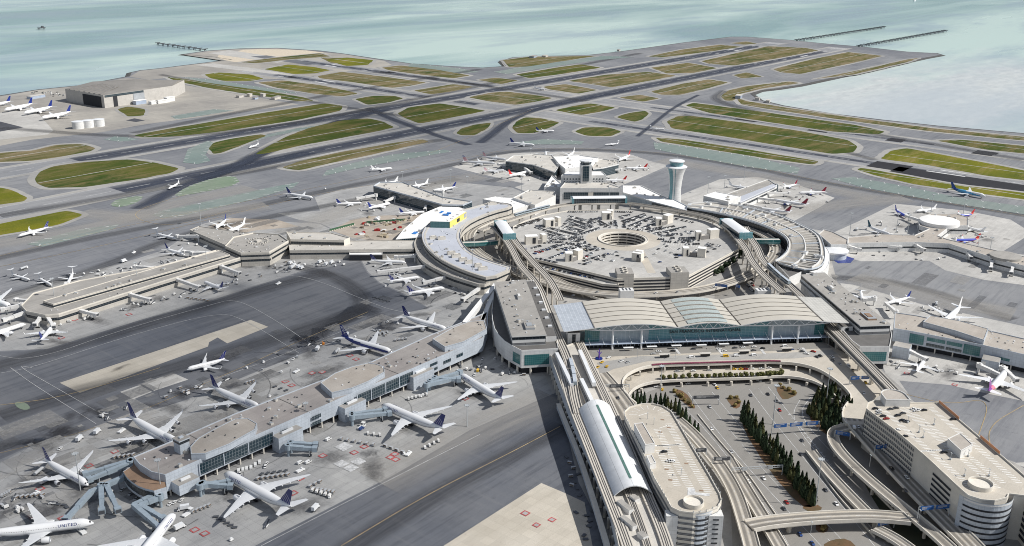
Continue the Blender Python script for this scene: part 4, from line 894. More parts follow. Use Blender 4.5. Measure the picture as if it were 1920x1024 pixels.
# ---------------------------------------------------------------- ring terminals
t, q = bld('terminal_building', 'curved pale ring terminal with lavender roof, left of the round car park', 'terminal',
  [(967, 503), (933, 494), (906, 485), (881, 473), (867, 457), (862, 442), (867, 428), (887, 413), (924, 398), (961, 389), (958, 383), (932, 381), (915, 381), (874, 393), (835, 401), (807, 416), (792, 434), (791, 450), (800, 467), (822, 486), (850, 501), (887, 515), (919, 524)], 17, 'clad_concrete', 'roof_lavender', par=1.0, sm=1, bands=((13.2, 15.2, 'glass_band'), (5, 8, 'glass_band')))
RT3 = t
for i, px in enumerate(([(822, 459), (850, 458), (880, 474), (900, 487), (882, 488), (850, 478), (826, 468)], [(892, 487), (953, 503), (935, 510), (888, 497)], [(850, 440), (858, 430), (880, 415), (920, 400), (895, 398), (850, 418), (825, 432)])):
    qq = GP(px, 17.2); b = MB(); b.poly(qq, 17.12, 0); b.build('roof_membrane', 'solar' if i == 9 else 'roof_lavender', t)
qq = offset(q, -2.2); b = MB(); wall_parapet(b, qq, 17.0, .25, 2.4); b.build('roof_border', 'roof_light', t)
for a_ in ((846, 477, 9, 5), (855, 482, 10, 5), (868, 489, 9, 5), (879, 494, 9, 4), (896, 500, 8, 5), (812, 448, 8, 4), (828, 449, 9, 4), (922, 384, 12, 5), (905, 506, 10, 4)): roof_box(t, a_[0], a_[1], 17, a_[2], a_[3], 3.4, -.6, 'concrete_pale', 'roof_grey')
units(t, q, 17, 10, 6); vents(t, q, 17, 40, 6)
t2_, q2 = bld('terminal_wing', 'lower curved outer wing with grey roof and dark window band, wrapping the ring terminal', 'terminal',
  [(776, 452), (778, 470), (788, 488), (805, 500), (842, 518), (880, 530), (904, 537), (922, 530), (928, 522), (919, 524), (887, 515), (850, 501), (822, 486), (800, 467), (791, 450), (790, 443)], 11, 'clad_concrete', 'roof_grey', par=1.2, sm=1, bands=((6.5, 9, 'glass_band'),))
vents(t2_, q2, 11, 30, 9)
t, q = bld('terminal_wing', 'unfinished white membrane roof wing beside the yellow building shell', 'terminal', [(742, 449), (757, 430), (790, 402), (824, 388), (850, 385), (874, 393), (836, 402), (806, 419), (791, 445)], 12, 'glass_dark', 'roof_white', par=.3, sm=0, parmat='white_wall')
units(t, q, 12, 5, 3); 
for px, py in ((778, 437), (829, 398)): p = G(px, py, 12.3); b = MB(); b.box((p.x, p.y, 12.5), (9, 5, .5), .4); b.build('tarpaulin', 'tarp_blue', t)
ys = GP([(807, 415), (843, 416), (874, 397), (840, 391)], 25)
t = athing('building_shell', 'building under construction with bright yellow side wall and blue tarpaulins on its roof', 'building', (cen(ys)[0], cen(ys)[1], 12))
b = MB(); b.walls(ys, 17, 25, 0); b.build('wall', 'glass_teal', t); b = MB(); b.poly(ys, 25, 0); b.build('roof', 'roof_white', t)
walls_seg(t, ys[1], ys[2], 17.1, 25.1, 'yellow_wall', .3, 'yellow_wall'); walls_seg(t, ys[1].lerp(ys[2], .42), ys[1].lerp(ys[2], .58), 18.5, 23, 'recess', .5); walls_seg(t, ys[1].lerp(ys[2], .85), ys[1].lerp(ys[2], .98), 18.5, 24, 'grey_metal', .5)
for px, py, s in ((836, 404, 7), (842, 401, 5)): p = G(px, py, 25); b = MB(); b.box((p.x, p.y, 25.9), (s, s*.6, 1.4), 2.1); b.build('tarpaulin', 'tarp_blue', t)
vents(t, ys, 25, 12, 4)
# north pier, behind the yellow shell
t, q = bld('concourse_building', 'dark glazed boarding pier with pale roof, running back left from the white membrane roof', 'terminal', [(700, 350), (712, 343), (756, 343), (830, 371), (885, 379), (868, 386), (829, 385)], 14, 'glass_dark', 'roof_light', par=1.6, parmat='clad_blue')
vents(t, q, 14, 30, 2); units(t, q, 14, 6, 2)
# pier with the hexagonal hub
t, q = bld('concourse_building', 'long low concrete pier with dark window band, reaching the left edge', 'terminal',
  [(40, 574), (50, 585), (85, 592), (110, 590), (300, 530), (457, 482), (480, 474), (405, 470), (302, 499), (150, 527), (62, 551)], 10, 'clad_concrete', 'roof_grey', par=1.0, bands=((4.5, 7.2, 'glass_band'),), parmat='concrete_pale')
FP = t; b = MB()
qq = GP([(81, 565), (100, 571), (431, 478), (411, 470), (300, 500)], 13.5); b.walls(qq, 10, 13.5, 0); b.build('upper_wall', 'concrete_pale', t); b = MB(); b.walls(qq, 10.6, 12.4, 0, off=.1); b.build('window', 'glass_band', t)
b = MB(); b.poly(qq, 13.5, 0); wall_parapet(b, qq, 13.5, .6, mi=1); b.build('upper_roof', ['roof_grey', 'concrete_pale'], t); units(t, qq, 13.5, 9, 7); vents(t, q, 10, 30, 7)
b = MB(); p = G(140, 583, 6); b.box((p.x, p.y, 4.5), (16, 9, 9), 0, 0); b.build('blue_gate_box', 'solar', t)
t, q = bld('concourse_hub', 'hexagonal concrete pier hub with ring of roof plant', 'terminal', [(422, 463), (452, 476), (505, 474), (541, 453), (524, 441), (475, 438), (438, 446)], 15, 'clad_concrete', 'roof_grey', par=1.4, bands=((11, 13, 'glass_band'), (5.5, 8, 'glass_band')), parmat='concrete_pale')
p = G(484, 453, 15); b = MB()
for k in range(22): a_ = k*.2856; b.box((p.x+math.cos(a_)*11, p.y+math.sin(a_)*11, 15.7), (1.8, 1.4, 1.4), a_, 0)
b.box((p.x, p.y, 16), (6, 5, 2)); b.build('roof_plant', 'roof_light', t); vents(t, q, 15, 50, 12)
qq = GP([(415, 470), (450, 486), (508, 484), (548, 460), (545, 452), (505, 474), (452, 476), (422, 463)], 8); b = MB(); b.prism(qq, 0, 8, 0, 1); b.build('lower_storey', ['clad_concrete', 'roof_grey'], t)
t, q = bld('concourse_building', 'short concrete pier arm with dark openings, beyond the hexagonal hub', 'terminal', [(356, 432), (373, 425), (400, 429), (470, 438), (438, 447), (424, 461)], 10, 'clad_concrete', 'roof_grey', par=.8, bands=((4.5, 7, 'glass_band'),))
vents(t, q, 10, 26, 4)
t, q = bld('connector_building', 'straight concrete connector with dark strip window, between hexagonal hub and ring terminal', 'terminal', [(543, 471), (776, 468), (778, 452), (700, 452), (541, 455)], 10, 'clad_concrete', 'roof_light', par=1, bands=((5.5, 7.6, 'glass_band'),))
vents(t, q, 10, 20, 5)
t, q = bld('connector_building', 'raised concrete block with dark glass front on the connector', 'terminal', [(545, 450), (645, 452), (656, 447), (622, 438), (537, 436)], 16, 'concrete_pale', 'roof_light', par=1, bands=((11, 14.2, 'glass_band', 0, 1),)); units(t, q, 16, 4, 3)
t, q = bld('gate_annex', 'small white roofed annex standing in front of the connector', 'annex', [(655, 478), (717, 478), (717, 473), (655, 473)], 7, 'recess', 'roof_white', par=.5, parmat='white_wall')
t, q = bld('terminal_wing', 'low pale roof block beside the lavender ring roof end', 'terminal', [(962, 395), (1000, 383), (975, 373), (930, 369), (905, 374), (940, 381), (962, 389)], 11, 'white_wall', 'roof_white', par=.6)
vents(t, q, 11, 16, 8)
# ---------------------------------------------------------------- far terminal with the old tower, and its pier
t, q = bld('terminal_building', 'white boxy terminal with deep frame and blue glass front, beyond the round car park', 'terminal', [(1050, 354), (1168, 354), (1136, 343), (1060, 342)], 22, 'clad_white', 'roof_light', par=1, bands=())
walls_seg(t, q[0].lerp(q[1], .06), q[0].lerp(q[1], .94), 7, 17, 'glass_dark', .4); walls_seg(t, q[0].lerp(q[1], .45), q[0].lerp(q[1], .53), 5, 17, 'concrete_pale', .8, 'pier_wall'); units(t, q, 22, 4, 1)
t, q = bld('office_block', 'white office block with rows of small square windows, below the old control tower', 'building', [(1052, 330), (1137, 330), (1128, 322), (1066, 322)], 31, 'white_wall', 'roof_white', par=1)
for lo_ in (25.5, 21.2):
    for k in range(14):
        if k in (6, 7): continue
        a_ = .06+k*.065; walls_seg(t, q[0].lerp(q[1], a_), q[0].lerp(q[1], a_+.03), lo_, lo_+2, 'glass_dark', .25)
p = G(1097, 352, 14); t = athing('control_tower', 'old square control tower with blue glass cab, rising from the white office block', 'control tower', (p.x, p.y, 0))
AN = math.atan2(FWD.y, FWD.x)+.1
b = MB(); b.box((p.x, p.y, 24), (15, 15, 48), AN, 0); b.build('shaft', 'clad_white', t)
b = MB(); fp = p.to_2d()-FWD*8; b.box((fp.x, fp.y, 36), (1.5, 8.5, 22), AN, 0); b.build('window', 'glass_dark', t)
b = MB(); R8 = lambda r, z: [(p.x+r*math.cos(AN+math.pi/8+i*math.pi/4), p.y+r*math.sin(AN+math.pi/8+i*math.pi/4), z) for i in range(8)]
b.rings([R8(7.2, 48), R8(8.6, 52.5)], 0, False); b.build('cab_window', 'glass_dark', t)
b = MB(); b.rings([R8(9.3, 52.5), R8(9.1, 54)], 0, False); b.tube((p.x, p.y, 54), (p.x, p.y, 59), .2); b.build('cab_roof', 'white_metal', t)
for nm_, px, z, wl, rf, lab in (('concourse_building', [(948, 303), (1000, 310), (1040, 324), (1048, 312), (1035, 292), (1000, 290), (962, 293)], 14, 'glass_dark', 'roof_light', 'dark glazed wing of the far pier, pale roof, left of the old tower'),
   ('concourse_building', [(1037, 295), (1087, 292), (1122, 297), (1104, 312), (1060, 318), (1048, 308)], 17, 'white_wall', 'roof_white', 'white domed centre block of the far pier, behind the old tower'),
   ('concourse_building', [(1112, 318), (1130, 316), (1160, 309), (1160, 303), (1130, 299), (1108, 303)], 13, 'glass_dark', 'roof_light', 'dark glazed wing of the far pier, pale roof, right of the old tower'),
   ('terminal_wing', [(962, 372), (1003, 386), (1042, 368), (1040, 360), (992, 357)], 13, 'white_wall', 'roof_light', 'white annex block with light roof left of the boxy far terminal'),
   ('terminal_wing', [(1168, 362), (1222, 379), (1252, 373), (1202, 349), (1168, 349)], 12, 'glass_pale', 'roof_white', 'pale low wing between the boxy far terminal and the slim control tower'),
   ('terminal_wing', [(1035, 330), (1052, 345), (1052, 352), (1020, 352), (1030, 338)], 12, 'white_wall', 'roof_white', 'small white sloped wing left of the office block')):
    t, q = bld(nm_, lab, 'terminal', px, z, wl, rf, par=1.2, parmat='white_wall'); units(t, q, z, 5, len(lab)); vents(t, q, z, 12, 3)
t, q = bld('tower_base', 'dark glass curved base wall below the slim control tower', 'terminal', [(1222, 379), (1250, 386), (1287, 396), (1290, 388), (1262, 374), (1250, 372)], 12, 'glass_dark', 'roof_white', par=1, parmat='clad_blue')
# slim flared tower
p = G(1264, 380, 6); t = athing('control_tower', 'slim flared white control tower with round glass cab, near the round car park', 'control tower', (p.x, p.y, 0)); TW = p
prof = [(9.6, 4), (8.6, 14), (8.2, 26), (8.8, 36), (10.2, 46), (12.4, 53), (14.0, 56)]
b = MB(); b.lathe(prof, 28, c=(p.x, p.y)); b.build('shaft', 'clad_white', t)
b = MB(); va = math.atan2(-FWD.y, -FWD.x)
for c0, c1 in ((va-1.15, va-.55), (va-.28, va-.2)):
    rr = [[(p.x+(r+.25)*math.cos(a_), p.y+(r+.25)*math.sin(a_), z) for a_ in (c0, (c0*2+c1)/3, (c0+2*c1)/3, c1)] for r, z in prof]
    for k in range(len(rr)-1):
        for i in range(3): b.face([rr[k][i], rr[k][i+1], rr[k+1][i+1], rr[k+1][i]], 0, [(i*2, prof[k][1]), (i*2+2, prof[k][1]), (i*2+2, prof[k+1][1]), (i*2, prof[k+1][1])])
b.build('glass_seam', 'glass_hall', t)
b = MB(); b.lathe([(14.2, 56), (14.8, 57), (13, 58), (8.5, 58.2)], 28, c=(p.x, p.y)); b.build('gallery', 'white_metal', t)
b = MB(); b.lathe([(8.2, 58), (9.8, 64)], 20, c=(p.x, p.y)); b.build('cab_window', 'glass_hall', t)
b = MB(); b.lathe([(10.5, 64), (10.5, 65.2), (9, 65.6), (0.1, 65.8)], 24, c=(p.x, p.y)); b.tube((p.x, p.y, 65), (p.x, p.y, 71), .15); b.build('cab_roof', 'white_metal', t)
# right-hand ring terminal
inner = [(1288, 391), (1330, 398), (1378, 408), (1414, 418), (1450, 432), (1472, 446), (1478, 458), (1475, 472), (1464, 483), (1450, 491)]
outer = [(1500, 507), (1530, 505), (1545, 495), (1548, 478), (1544, 455), (1535, 438), (1500, 421), (1460, 402), (1400, 388), (1340, 378), (1290, 383)]
t, q = bld('terminal_building', 'curved ring terminal with slatted louvres on its roof, right of the round car park', 'terminal', inner+outer, 14, 'glass_band', 'roof_light', par=1.3, sm=1, parmat='clad_blue')
RT1 = t
qi = smooth_poly(GP(inner, 14), 2, False); qo_ = smooth_poly(GP(outer[::-1][:-1], 14), 2, False)
def at(l, u): k = u*(len(l)-1); i = min(int(k), len(l)-2); return l[i].lerp(l[i+1], k-i)
for l0, l1 in ((.11, .46), (.51, .87)):
    b = MB()
    for k in range(40): u0, u1 = .16+k*.0205, .16+(k+1)*.0205; f = [at(qi, u0).lerp(at(qo_, u0), l0), at(qi, u1).lerp(at(qo_, u1), l0), at(qi, u1).lerp(at(qo_, u1), l1), at(qi, u0).lerp(at(qo_, u0), l1)]; b.face([(v.x, v.y, 14.06) for v in (f if area(f) > 0 else f[::-1])])
    b.build('roof_membrane', 'roof_grey', t)
for k in range(60):
    u = .18+k*.0137; a_, e_ = at(qi, u), at(qo_, u); b = MB(); p0, p1 = a_.lerp(e_, .12), a_.lerp(e_, .45); p2, p3 = a_.lerp(e_, .52), a_.lerp(e_, .86)
    b.bar((p0.x, p0.y, 14.9), (p1.x, p1.y, 14.9), 1.5, 1.2)
    if k % 2: b.bar((p2.x, p2.y, 14.8), (p3.x, p3.y, 14.8), 1.5, 1.1)
    b.build('roof_slat', 'roof_light' if k % 7 else 'clad_blue', t)
for lo_, hi_ in ((.05, .07), (.48, .50), (.9, .92)):
    b = MB()
    for k in range(30): a_ = at(qi, k/30).lerp(at(qo_, k/30), lo_); e_ = at(qi, (k+1)/30).lerp(at(qo_, (k+1)/30), lo_); b.bar((a_.x, a_.y, 15.2), (e_.x, e_.y, 15.2), 1.2, 1.6)
    b.build('roof_wall', 'white_wall', t)
units(t, q, 14, 14, 9, (3, 8), (2, 3.5), 'white_wall')
t, q = bld('terminal_wing', 'low dark-roofed wedge building between the ring terminal and the white block', 'terminal', [(1452, 492), (1480, 522), (1515, 505), (1528, 494), (1505, 489)], 11, 'white_wall', 'roof_dark', par=1); vents(t, q, 11, 8, 3)
t, q = bld('terminal_wing', 'white crescent canopy roof round the outside of the ring terminal', 'terminal', [(1515, 511), (1540, 512), (1553, 500), (1557, 482), (1553, 468), (1546, 463), (1546, 480), (1541, 497), (1522, 500)], 12, 'white_wall', 'roof_white', par=.4, sm=1)
t, q = bld('cargo_building', 'white box building beside the slatted pier, right of the slim control tower', 'building', [(1319, 368), (1366, 379), (1389, 369), (1342, 360)], 19, 'white_wall', 'roof_white', par=.7); units(t, q, 19, 3, 4)
t, q = bld('concourse_building', 'grey-roofed boarding pier with blue stair towers, beside the red-tailed jets', 'terminal', [(1340, 380), (1389, 380), (1457, 348), (1440, 337), (1367, 363)], 12, 'clad_white', 'roof_grey', par=1, bands=((5, 8, 'glass_band'),)); vents(t, q, 12, 20, 3)
for px, py in ((1414, 375), (1439, 366), (1452, 360)): p = G(px, py, 0); b = MB(); b.lathe([(5, 0), (5, 10), (3, 12)], 10, c=(p.x, p.y)); b.build('stair_tower', 'glass_dark', t)
qq = GP([(1389, 380), (1457, 349), (1450, 344), (1380, 371)], 13); b = MB(); b.poly(qq, 12.6, 0); b.build('roof_membrane', 'roof_lavender', t)
# south pier with round white roof
t, q = bld('connector_building', 'white walled connector with brown roof between ring terminal and south pier', 'terminal', [(1535, 440), (1558, 460), (1588, 460), (1590, 450), (1562, 436), (1545, 431)], 13, 'clad_white', 'roof_tan', par=1)
t, q = bld('concourse_building', 'low brown-roofed south pier with white wall, right of the ring terminal', 'terminal',
  [(1590, 457), (1715, 455), (1780, 458), (1870, 487), (1910, 497), (2010, 520), (2010, 500), (1920, 482), (1870, 471), (1778, 450), (1758, 443), (1783, 424), (1815, 424), (1815, 408), (1795, 402), (1745, 402), (1722, 410), (1724, 424), (1742, 430), (1715, 442), (1652, 440), (1590, 446)], 11, 'clad_white', 'roof_tan', par=.9, bands=((4.5, 6.3, 'glass_band'),), parmat='white_wall')
vents(t, q, 11, 40, 13); units(t, q, 11, 12, 13)
p = G(1762, 413, 15.5); b = MB(); b.lathe([(24, 11), (24, 15.5), (16, 16.4), (.1, 16.8)], 36, c=(p.x, p.y)); b.build('round_roof', 'roof_white', t)
p = G(1885, 480, 13); b = MB(); b.lathe([(17, 11), (17, 14), (13, 14.2)], 24, c=(p.x, p.y)); b.build('roof_drum', 'roof_grey', t)
p = G(1566, 470, 8); t = athing('canopy_pavilion', 'small rounded white tent canopy beside blue ground sheets, near the ring terminal', 'canopy', (p.x, p.y, 0)); b = MB(); b.lathe([(15, 7), (15.5, 9), (9, 10.4), (.1, 10.8)], 18, c=(p.x, p.y)); b.build('roof', 'white_metal', t); b = MB(); b.lathe([(13.5, 0), (13.5, 7)], 18, c=(p.x, p.y)); b.build('wall', 'clad_blue', t)
o, q = flat('ground_sheet', [(1556, 480), (1580, 478), (1602, 485), (1595, 493), (1572, 494), (1562, 488)], .1, 'ac_navy', 0)
# right pier
t, q = bld('concourse_building', 'blue-grey clad pier with green glazing at the right edge', 'terminal',
  [(1676, 617), (1708, 622), (1841, 648), (1920, 666), (2040, 694), (2040, 664), (1920, 636), (1855, 621), (1720, 593), (1678, 587)], 17, 'clad_blue', 'roof_tan', z0=5, par=.8)
b = MB(); b.walls(offset(q, -3.5), 0, 5, 0); b.build('undercroft_wall', 'recess', t); colonnade(t, q, 5, 13, .5, only=(0, 1, 2, 3))
a_, e_ = q[1], q[2]
for u0, u1, lo_, hi_, m_ in ((-.01, .2, 6.5, 15.5, 'glass_teal'), (.24, .50, 11.6, 15, 'glass_teal'), (.24, .50, 6.6, 9.4, 'glass_dark'), (.52, .74, 11.6, 15, 'glass_teal'), (.52, .74, 6.6, 9.4, 'glass_dark'), (.76, .99, 6.5, 15.5, 'glass_teal')): walls_seg(t, a_.lerp(e_, u0), a_.lerp(e_, u1), lo_, hi_, m_, .25)
walls_seg(t, q[2].lerp(q[3], .45), q[2].lerp(q[3], .7), 8, 10.5, 'glass_teal')
qq = GP([(1731, 604), (1790, 620), (1845, 638), (1853, 617), (1800, 602), (1744, 592)], 21.5); b = MB(); b.walls(qq, 17, 21.5, 0); b.build('penthouse', 'clad_blue', t); b = MB(); b.poly(qq, 21.5, 0); wall_parapet(b, qq, 21.5, .4, mi=1); b.build('penthouse_roof', ['roof_tan', 'clad_blue'], t)
vents(t, q, 17, 50, 21); units(t, q, 17, 8, 5)
for x0_, x1_ in ((1676, 1702), (1838, 1872)):
    p = G((x0_+x1_)/2, 668 if x0_ < 1700 else 694, 0).to_2d(); b = MB(); b.box((p.x, p.y, 5.5), (14, 12, 11), math.atan2((e_-a_).y, (e_-a_).x), 0, 1); b.build('gate_box', ['clad_blue', 'roof_grey'], t)
# ---------------------------------------------------------------- round car park
GZ = 15.0
go = [(962, 426), (985, 415), (1020, 404), (1065, 396), (1185, 393), (1250, 398), (1310, 409), (1347, 420), (1383, 449), (1385, 468), (1288, 520), (1157, 524), (985, 483), (960, 455)]
q = GP(go, GZ); GARQ = q; hc = (G(1168, 449, GZ)).to_2d(); HR = 29.0
ring = [Vector((hc.x+HR*math.cos(a_*math.pi/24), hc.y+HR*math.sin(a_*math.pi/24))) for a_ in range(48)]
t = athing('parking_garage', 'huge polygonal car park with a round ramp well, ringed by the terminals', 'car park', (hc.x, hc.y, 0))
b = MB(); b.poly(q, GZ, 0, [ring]); b.build('roof_deck', 'pale_concrete', t)
b = MB(); b.walls(q, 0, GZ, 0); wall_parapet(b, q, GZ, 1.1); b.build('wall', 'concrete_pale', t)
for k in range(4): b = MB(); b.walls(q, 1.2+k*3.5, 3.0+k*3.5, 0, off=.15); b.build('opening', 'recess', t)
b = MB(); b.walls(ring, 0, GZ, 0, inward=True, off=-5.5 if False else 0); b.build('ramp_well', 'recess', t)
for k in range(5):
    z = .3+k*3.45; r0 = HR-2.6; R_ = []
    for a_ in range(49): th = a_*math.pi/24; c0, s0_ = math.cos(th), math.sin(th); R_.append([(hc.x+r0*c0, hc.y+r0*s0_, z+1.5), (hc.x+(HR+.2)*c0, hc.y+(HR+.2)*s0_, z+1.5), (hc.x+(HR+.2)*c0, hc.y+(HR+.2)*s0_, z), (hc.x+r0*c0, hc.y+r0*s0_, z)])
    b = MB(); b.rings(R_, 0, cap=False, smooth=False); b.build('ramp_ring', 'concrete_pale', t)
for k in range(16):
    th = k*math.pi/8; b = MB(); b.box((hc.x+(HR-2)*math.cos(th), hc.y+(HR-2)*math.sin(th), 7.5), (.9, .9, 15), th); b.build('column', 'concrete', t)
R_ = []
for a_ in range(49): th = a_*math.pi/24; c0, s0_ = math.cos(th), math.sin(th); R_.append([(hc.x+(HR-.1)*c0, hc.y+(HR-.1)*s0_, GZ+1.2), (hc.x+(HR+.5)*c0, hc.y+(HR+.5)*s0_, GZ+1.2), (hc.x+(HR+.5)*c0, hc.y+(HR+.5)*s0_, GZ), (hc.x+(HR-.1)*c0, hc.y+(HR-.1)*s0_, GZ)])
b = MB(); b.rings(R_, 0, cap=False, smooth=False); b.build('parapet', 'concrete_pale', t)
# ring lane painted in tan concrete round the well
b = MB(); R_ = [[(hc.x+r*math.cos(a_*math.pi/24), hc.y+r*math.sin(a_*math.pi/24), GZ+.03) for a_ in range(48)] for r in (HR+.6, HR+15)]; b.rings(R_, 0, cap=False, smooth=False); b.build('ring_lane', 'deck_concrete', t)
b = MB(); p0, p1 = G(1200, 470, GZ+.04), G(1222, 512, GZ+.04)
b.bar(p0, p1, 9, .04); b.build('access_lane', 'deck_concrete', t)
qq = GP([(985, 484), (1157, 525), (1160, 536), (1130, 534), (1060, 517), (1000, 500), (978, 490)], 10); b = MB(); b.prism(qq, 0, 10, 0, 1); wall_parapet(b, qq, 10, 1); b.build('lower_deck', ['concrete_pale', 'pale_concrete'], t)
LOWQ = qq
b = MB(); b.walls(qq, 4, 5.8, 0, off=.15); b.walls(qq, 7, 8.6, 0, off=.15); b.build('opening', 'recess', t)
b = MB()
def stalls(mb, a_, e_, n, ln, z, w_=.14):
    a_, e_ = Vector(a_), Vector(e_); d = (e_-a_); nn = Vector((-d.y, d.x)).normalized()*ln/2; u = d.normalized()*w_
    for k in range(n+1):
        p = a_+d*k/n; mb.face([(p.x-nn.x-u.x, p.y-nn.y-u.y, z), (p.x-nn.x+u.x, p.y-nn.y+u.y, z), (p.x+nn.x+u.x, p.y+nn.y+u.y, z), (p.x+nn.x-u.x, p.y+nn.y-u.y, z)])
r = random.Random(4)
for k in range(20):
    th = k*math.pi/10+.1; p0 = hc+Vector((math.cos(th), math.sin(th)))*(HR+22); p1 = hc+Vector((math.cos(th), math.sin(th)))*(HR+60)
    if inside(p1, offset(q, -4)): stalls(b, p0, p1, 13, 9, GZ+.05)
b.build('stall_lines', 'stall_paint', t)
# stair towers on the roof
def pbox(t, nm, pl, pr, z0_, dep, h, m, top=None, bands=0):
    a_, e_ = G(*pl, z0_).to_2d(), G(*pr, z0_).to_2d(); d = (e_-a_).normalized(); nn = Vector((-d.y, d.x))
    if nn.dot(FWD) < 0: nn = -nn
    c = (a_+e_)/2+nn*dep/2; b = MB(); b.box((c.x, c.y, z0_+h/2), ((e_-a_).length, dep, h), math.atan2(d.y, d.x), 0, 1)
    return b.build(nm, [m, top or m], t), c, d, nn
TOW = (((1023, 427), (1041, 425), (1052, 423), 'leftmost rear'), ((986, 459), (1009, 458), (1025, 456), 'left front'), ((1060, 491), (1074, 491), (1093, 485), 'front left'), ((1129, 413), (1146, 413), (1150, 408), 'rear centre'), ((1230, 424), (1241, 424), (1262, 417), 'rear right'), ((1305, 450), (1315, 450), (1348, 446), 'right'), ((1281, 481), (1292, 481), (1322, 484), 'front right'), ((1184, 489), (1201, 492), (1206, 486), 'front centre'))
for pa, pb_, pc, w_ in TOW:
    p = G((pa[0]+pc[0])/2, (pa[1]+pc[1])/2, GZ); s = athing('stair_tower', f'pale concrete stair tower standing on the car park roof, {w_} of the eight', 'stair tower', (p.x, p.y, GZ), 'stair towers on the round car park')
    pbox(s, 'lift_shaft', pa, pb_, GZ, 9, 9.5, 'concrete_pale', 'roof_white'); o, c, d, nn = pbox(s, 'link', (pb_[0]+.5, pb_[1]), (pb_[0]+(pc[0]-pb_[0])*.45, (pb_[1]+pc[1])/2), GZ, 5, 5, 'concrete_dark', 'roof_light')
    pbox(s, 'stair_shaft', (pb_[0]+(pc[0]-pb_[0])*.5, (pb_[1]+pc[1])/2), pc, GZ, 8, 10.5, 'concrete_pale', 'roof_white')
    a_, e_ = G(*pa, GZ).to_2d(), G(*pb_, GZ).to_2d(); walls_seg(s, a_.lerp(e_, .55), a_.lerp(e_, .8), GZ+1, GZ+8, 'recess', .2)
for pa, pb_, w_ in (((1156, 549), (1187, 549), 'left'), ((1256, 547), (1290, 546), 'right')):
    p = G(*pa, 0); s = athing('cooling_tower', f'boxy cooling tower with roof fans, {w_} of two before the round car park', 'cooling tower', (p.x, p.y, 0), 'pair of cooling towers')
    o, c, d, nn = pbox(s, 'wall', pa, pb_, 0, 20, 21, 'clad_concrete', 'roof_grey')
    for k in range(3):
        f = c+nn*(k*6.2-6.2); b = MB(); b.lathe([(3.0, 21), (3.0, 22.6), (2.5, 22.6), (2.5, 21.4), (.1, 21.4)], 18, c=(f.x, f.y), mf=lambda k_, i: 1 if k_ > 2 else 0); b.build('fan', ['concrete_pale', 'recess'], s)
# ---------------------------------------------------------------- big hangar, tanks, sheds
HA = [G(125, 190).to_2d(), G(197, 203).to_2d(), G(272, 192).to_2d(), G(325, 184).to_2d()]
HB = [v+Vector((150, 60)) for v in HA]
back = [G(260, 176).to_2d(), G(175, 168).to_2d()]
q = [HA[0], HA[1], HA[2], HA[3], HA[3]+Vector((70, 60)), HA[0]+Vector((150, 40))]
hz = 27
t = athing('aircraft_hangar', 'very large grey hangar with gabled roof and dark open door near the far shore', 'hangar', (cen(q)[0], cen(q)[1], 0)); HANG = t
b = MB(); b.walls(q, 0, hz, 0); b.build('wall', 'hangar_white' if 'hangar_white' in MATS else 'white_wall', t)
b = MB(); P_ = [Vector((v.x, v.y, hz)) for v in q]; m1 = (P_[0]+P_[1])/2+Vector((0, 0, 0)); rg0 = P_[1].lerp(P_[0], .5); ctr = (P_[4]+P_[5])/2
rA, rB = P_[0].lerp(P_[5], .5)+Vector((0, 0, 6)), P_[2].lerp(P_[1], .1)+Vector((-8, 10, 3)); rC = P_[3].lerp(P_[4], .5)+Vector((0, 0, 5)); rM = rA.lerp(rC, .5)+Vector((0, 0, 4))
for f in ([P_[0], P_[1], rB, rM, rA], [P_[1], P_[2], rB], [P_[2], P_[3], rC, rM, rB], [P_[3], P_[4], rC], [P_[4], P_[5], rA, rM, rC], [P_[5], P_[0], rA]): b.face(f)
b.build('roof', 'hangar_roof', t)
b = MB(); 
for k in range(7):
    a_ = P_[0].lerp(P_[1], .12+k*.13); b.bar(a_+Vector((0, 0, .5)), a_.lerp(rM, .5)+Vector((0, 0, 1.4)), 5, 1.2)
b.build('roof_rib', 'concrete_dark', t)
a_, e_ = HA[0], HA[1]; walls_seg(t, a_.lerp(e_, .46), a_.lerp(e_, .93), 0, 23, 'recess', .6, 'doorway')
a_, e_ = HA[1], HA[2]; walls_seg(t, a_.lerp(e_, .22), a_.lerp(e_, .32), 0, 23, 'recess', .6, 'doorway'); walls_seg(t, a_.lerp(e_, .02), a_.lerp(e_, .99), 22, 26.6, 'glass_dark', .5, 'door_track'); walls_seg(t, a_.lerp(e_, .72), a_.lerp(e_, 1.0), 0, 22, 'grey_metal', .7, 'door')
b = MB(); 
for i, (px, py, w_, d_, h_) in enumerate(((262, 195, 26, 12, 8), (288, 195, 18, 10, 6), (305, 193, 30, 10, 6), (318, 190, 20, 12, 9))):
    p = G(px, py); s = athing('shed', f'low {["grey green", "white", "long white", "tall white"][i]} shed beside the big hangar', 'shed', (p.x, p.y, 0)); b = MB(); b.box((p.x, p.y, h_/2), (w_, d_, h_), .1, 0); b.build('wall', 'white_wall' if i else 'solar', s)
    b = MB(); b.box((p.x, p.y, h_+.3), (w_+1, d_+1, .6), .1, 0); b.build('roof', 'roof_white', s)
for i, px in enumerate((147, 166, 186)):
    p = G(px, 241-i*2.2); s = athing('storage_tank', ['leftmost', 'middle', 'rightmost'][i]+' of three round white fuel tanks near the big hangar', 'tank', (p.x, p.y, 0), 'fuel tanks')
    b = MB(); b.lathe([(10.5, 0), (10.5, 13)], 28, c=(p.x, p.y)); b.build('wall', 'clad_white', s); b = MB(); b.lathe([(10.8, 13), (10.8, 13.5), (.1, 14.6)], 28, c=(p.x, p.y)); b.build('roof', 'white_metal', s)
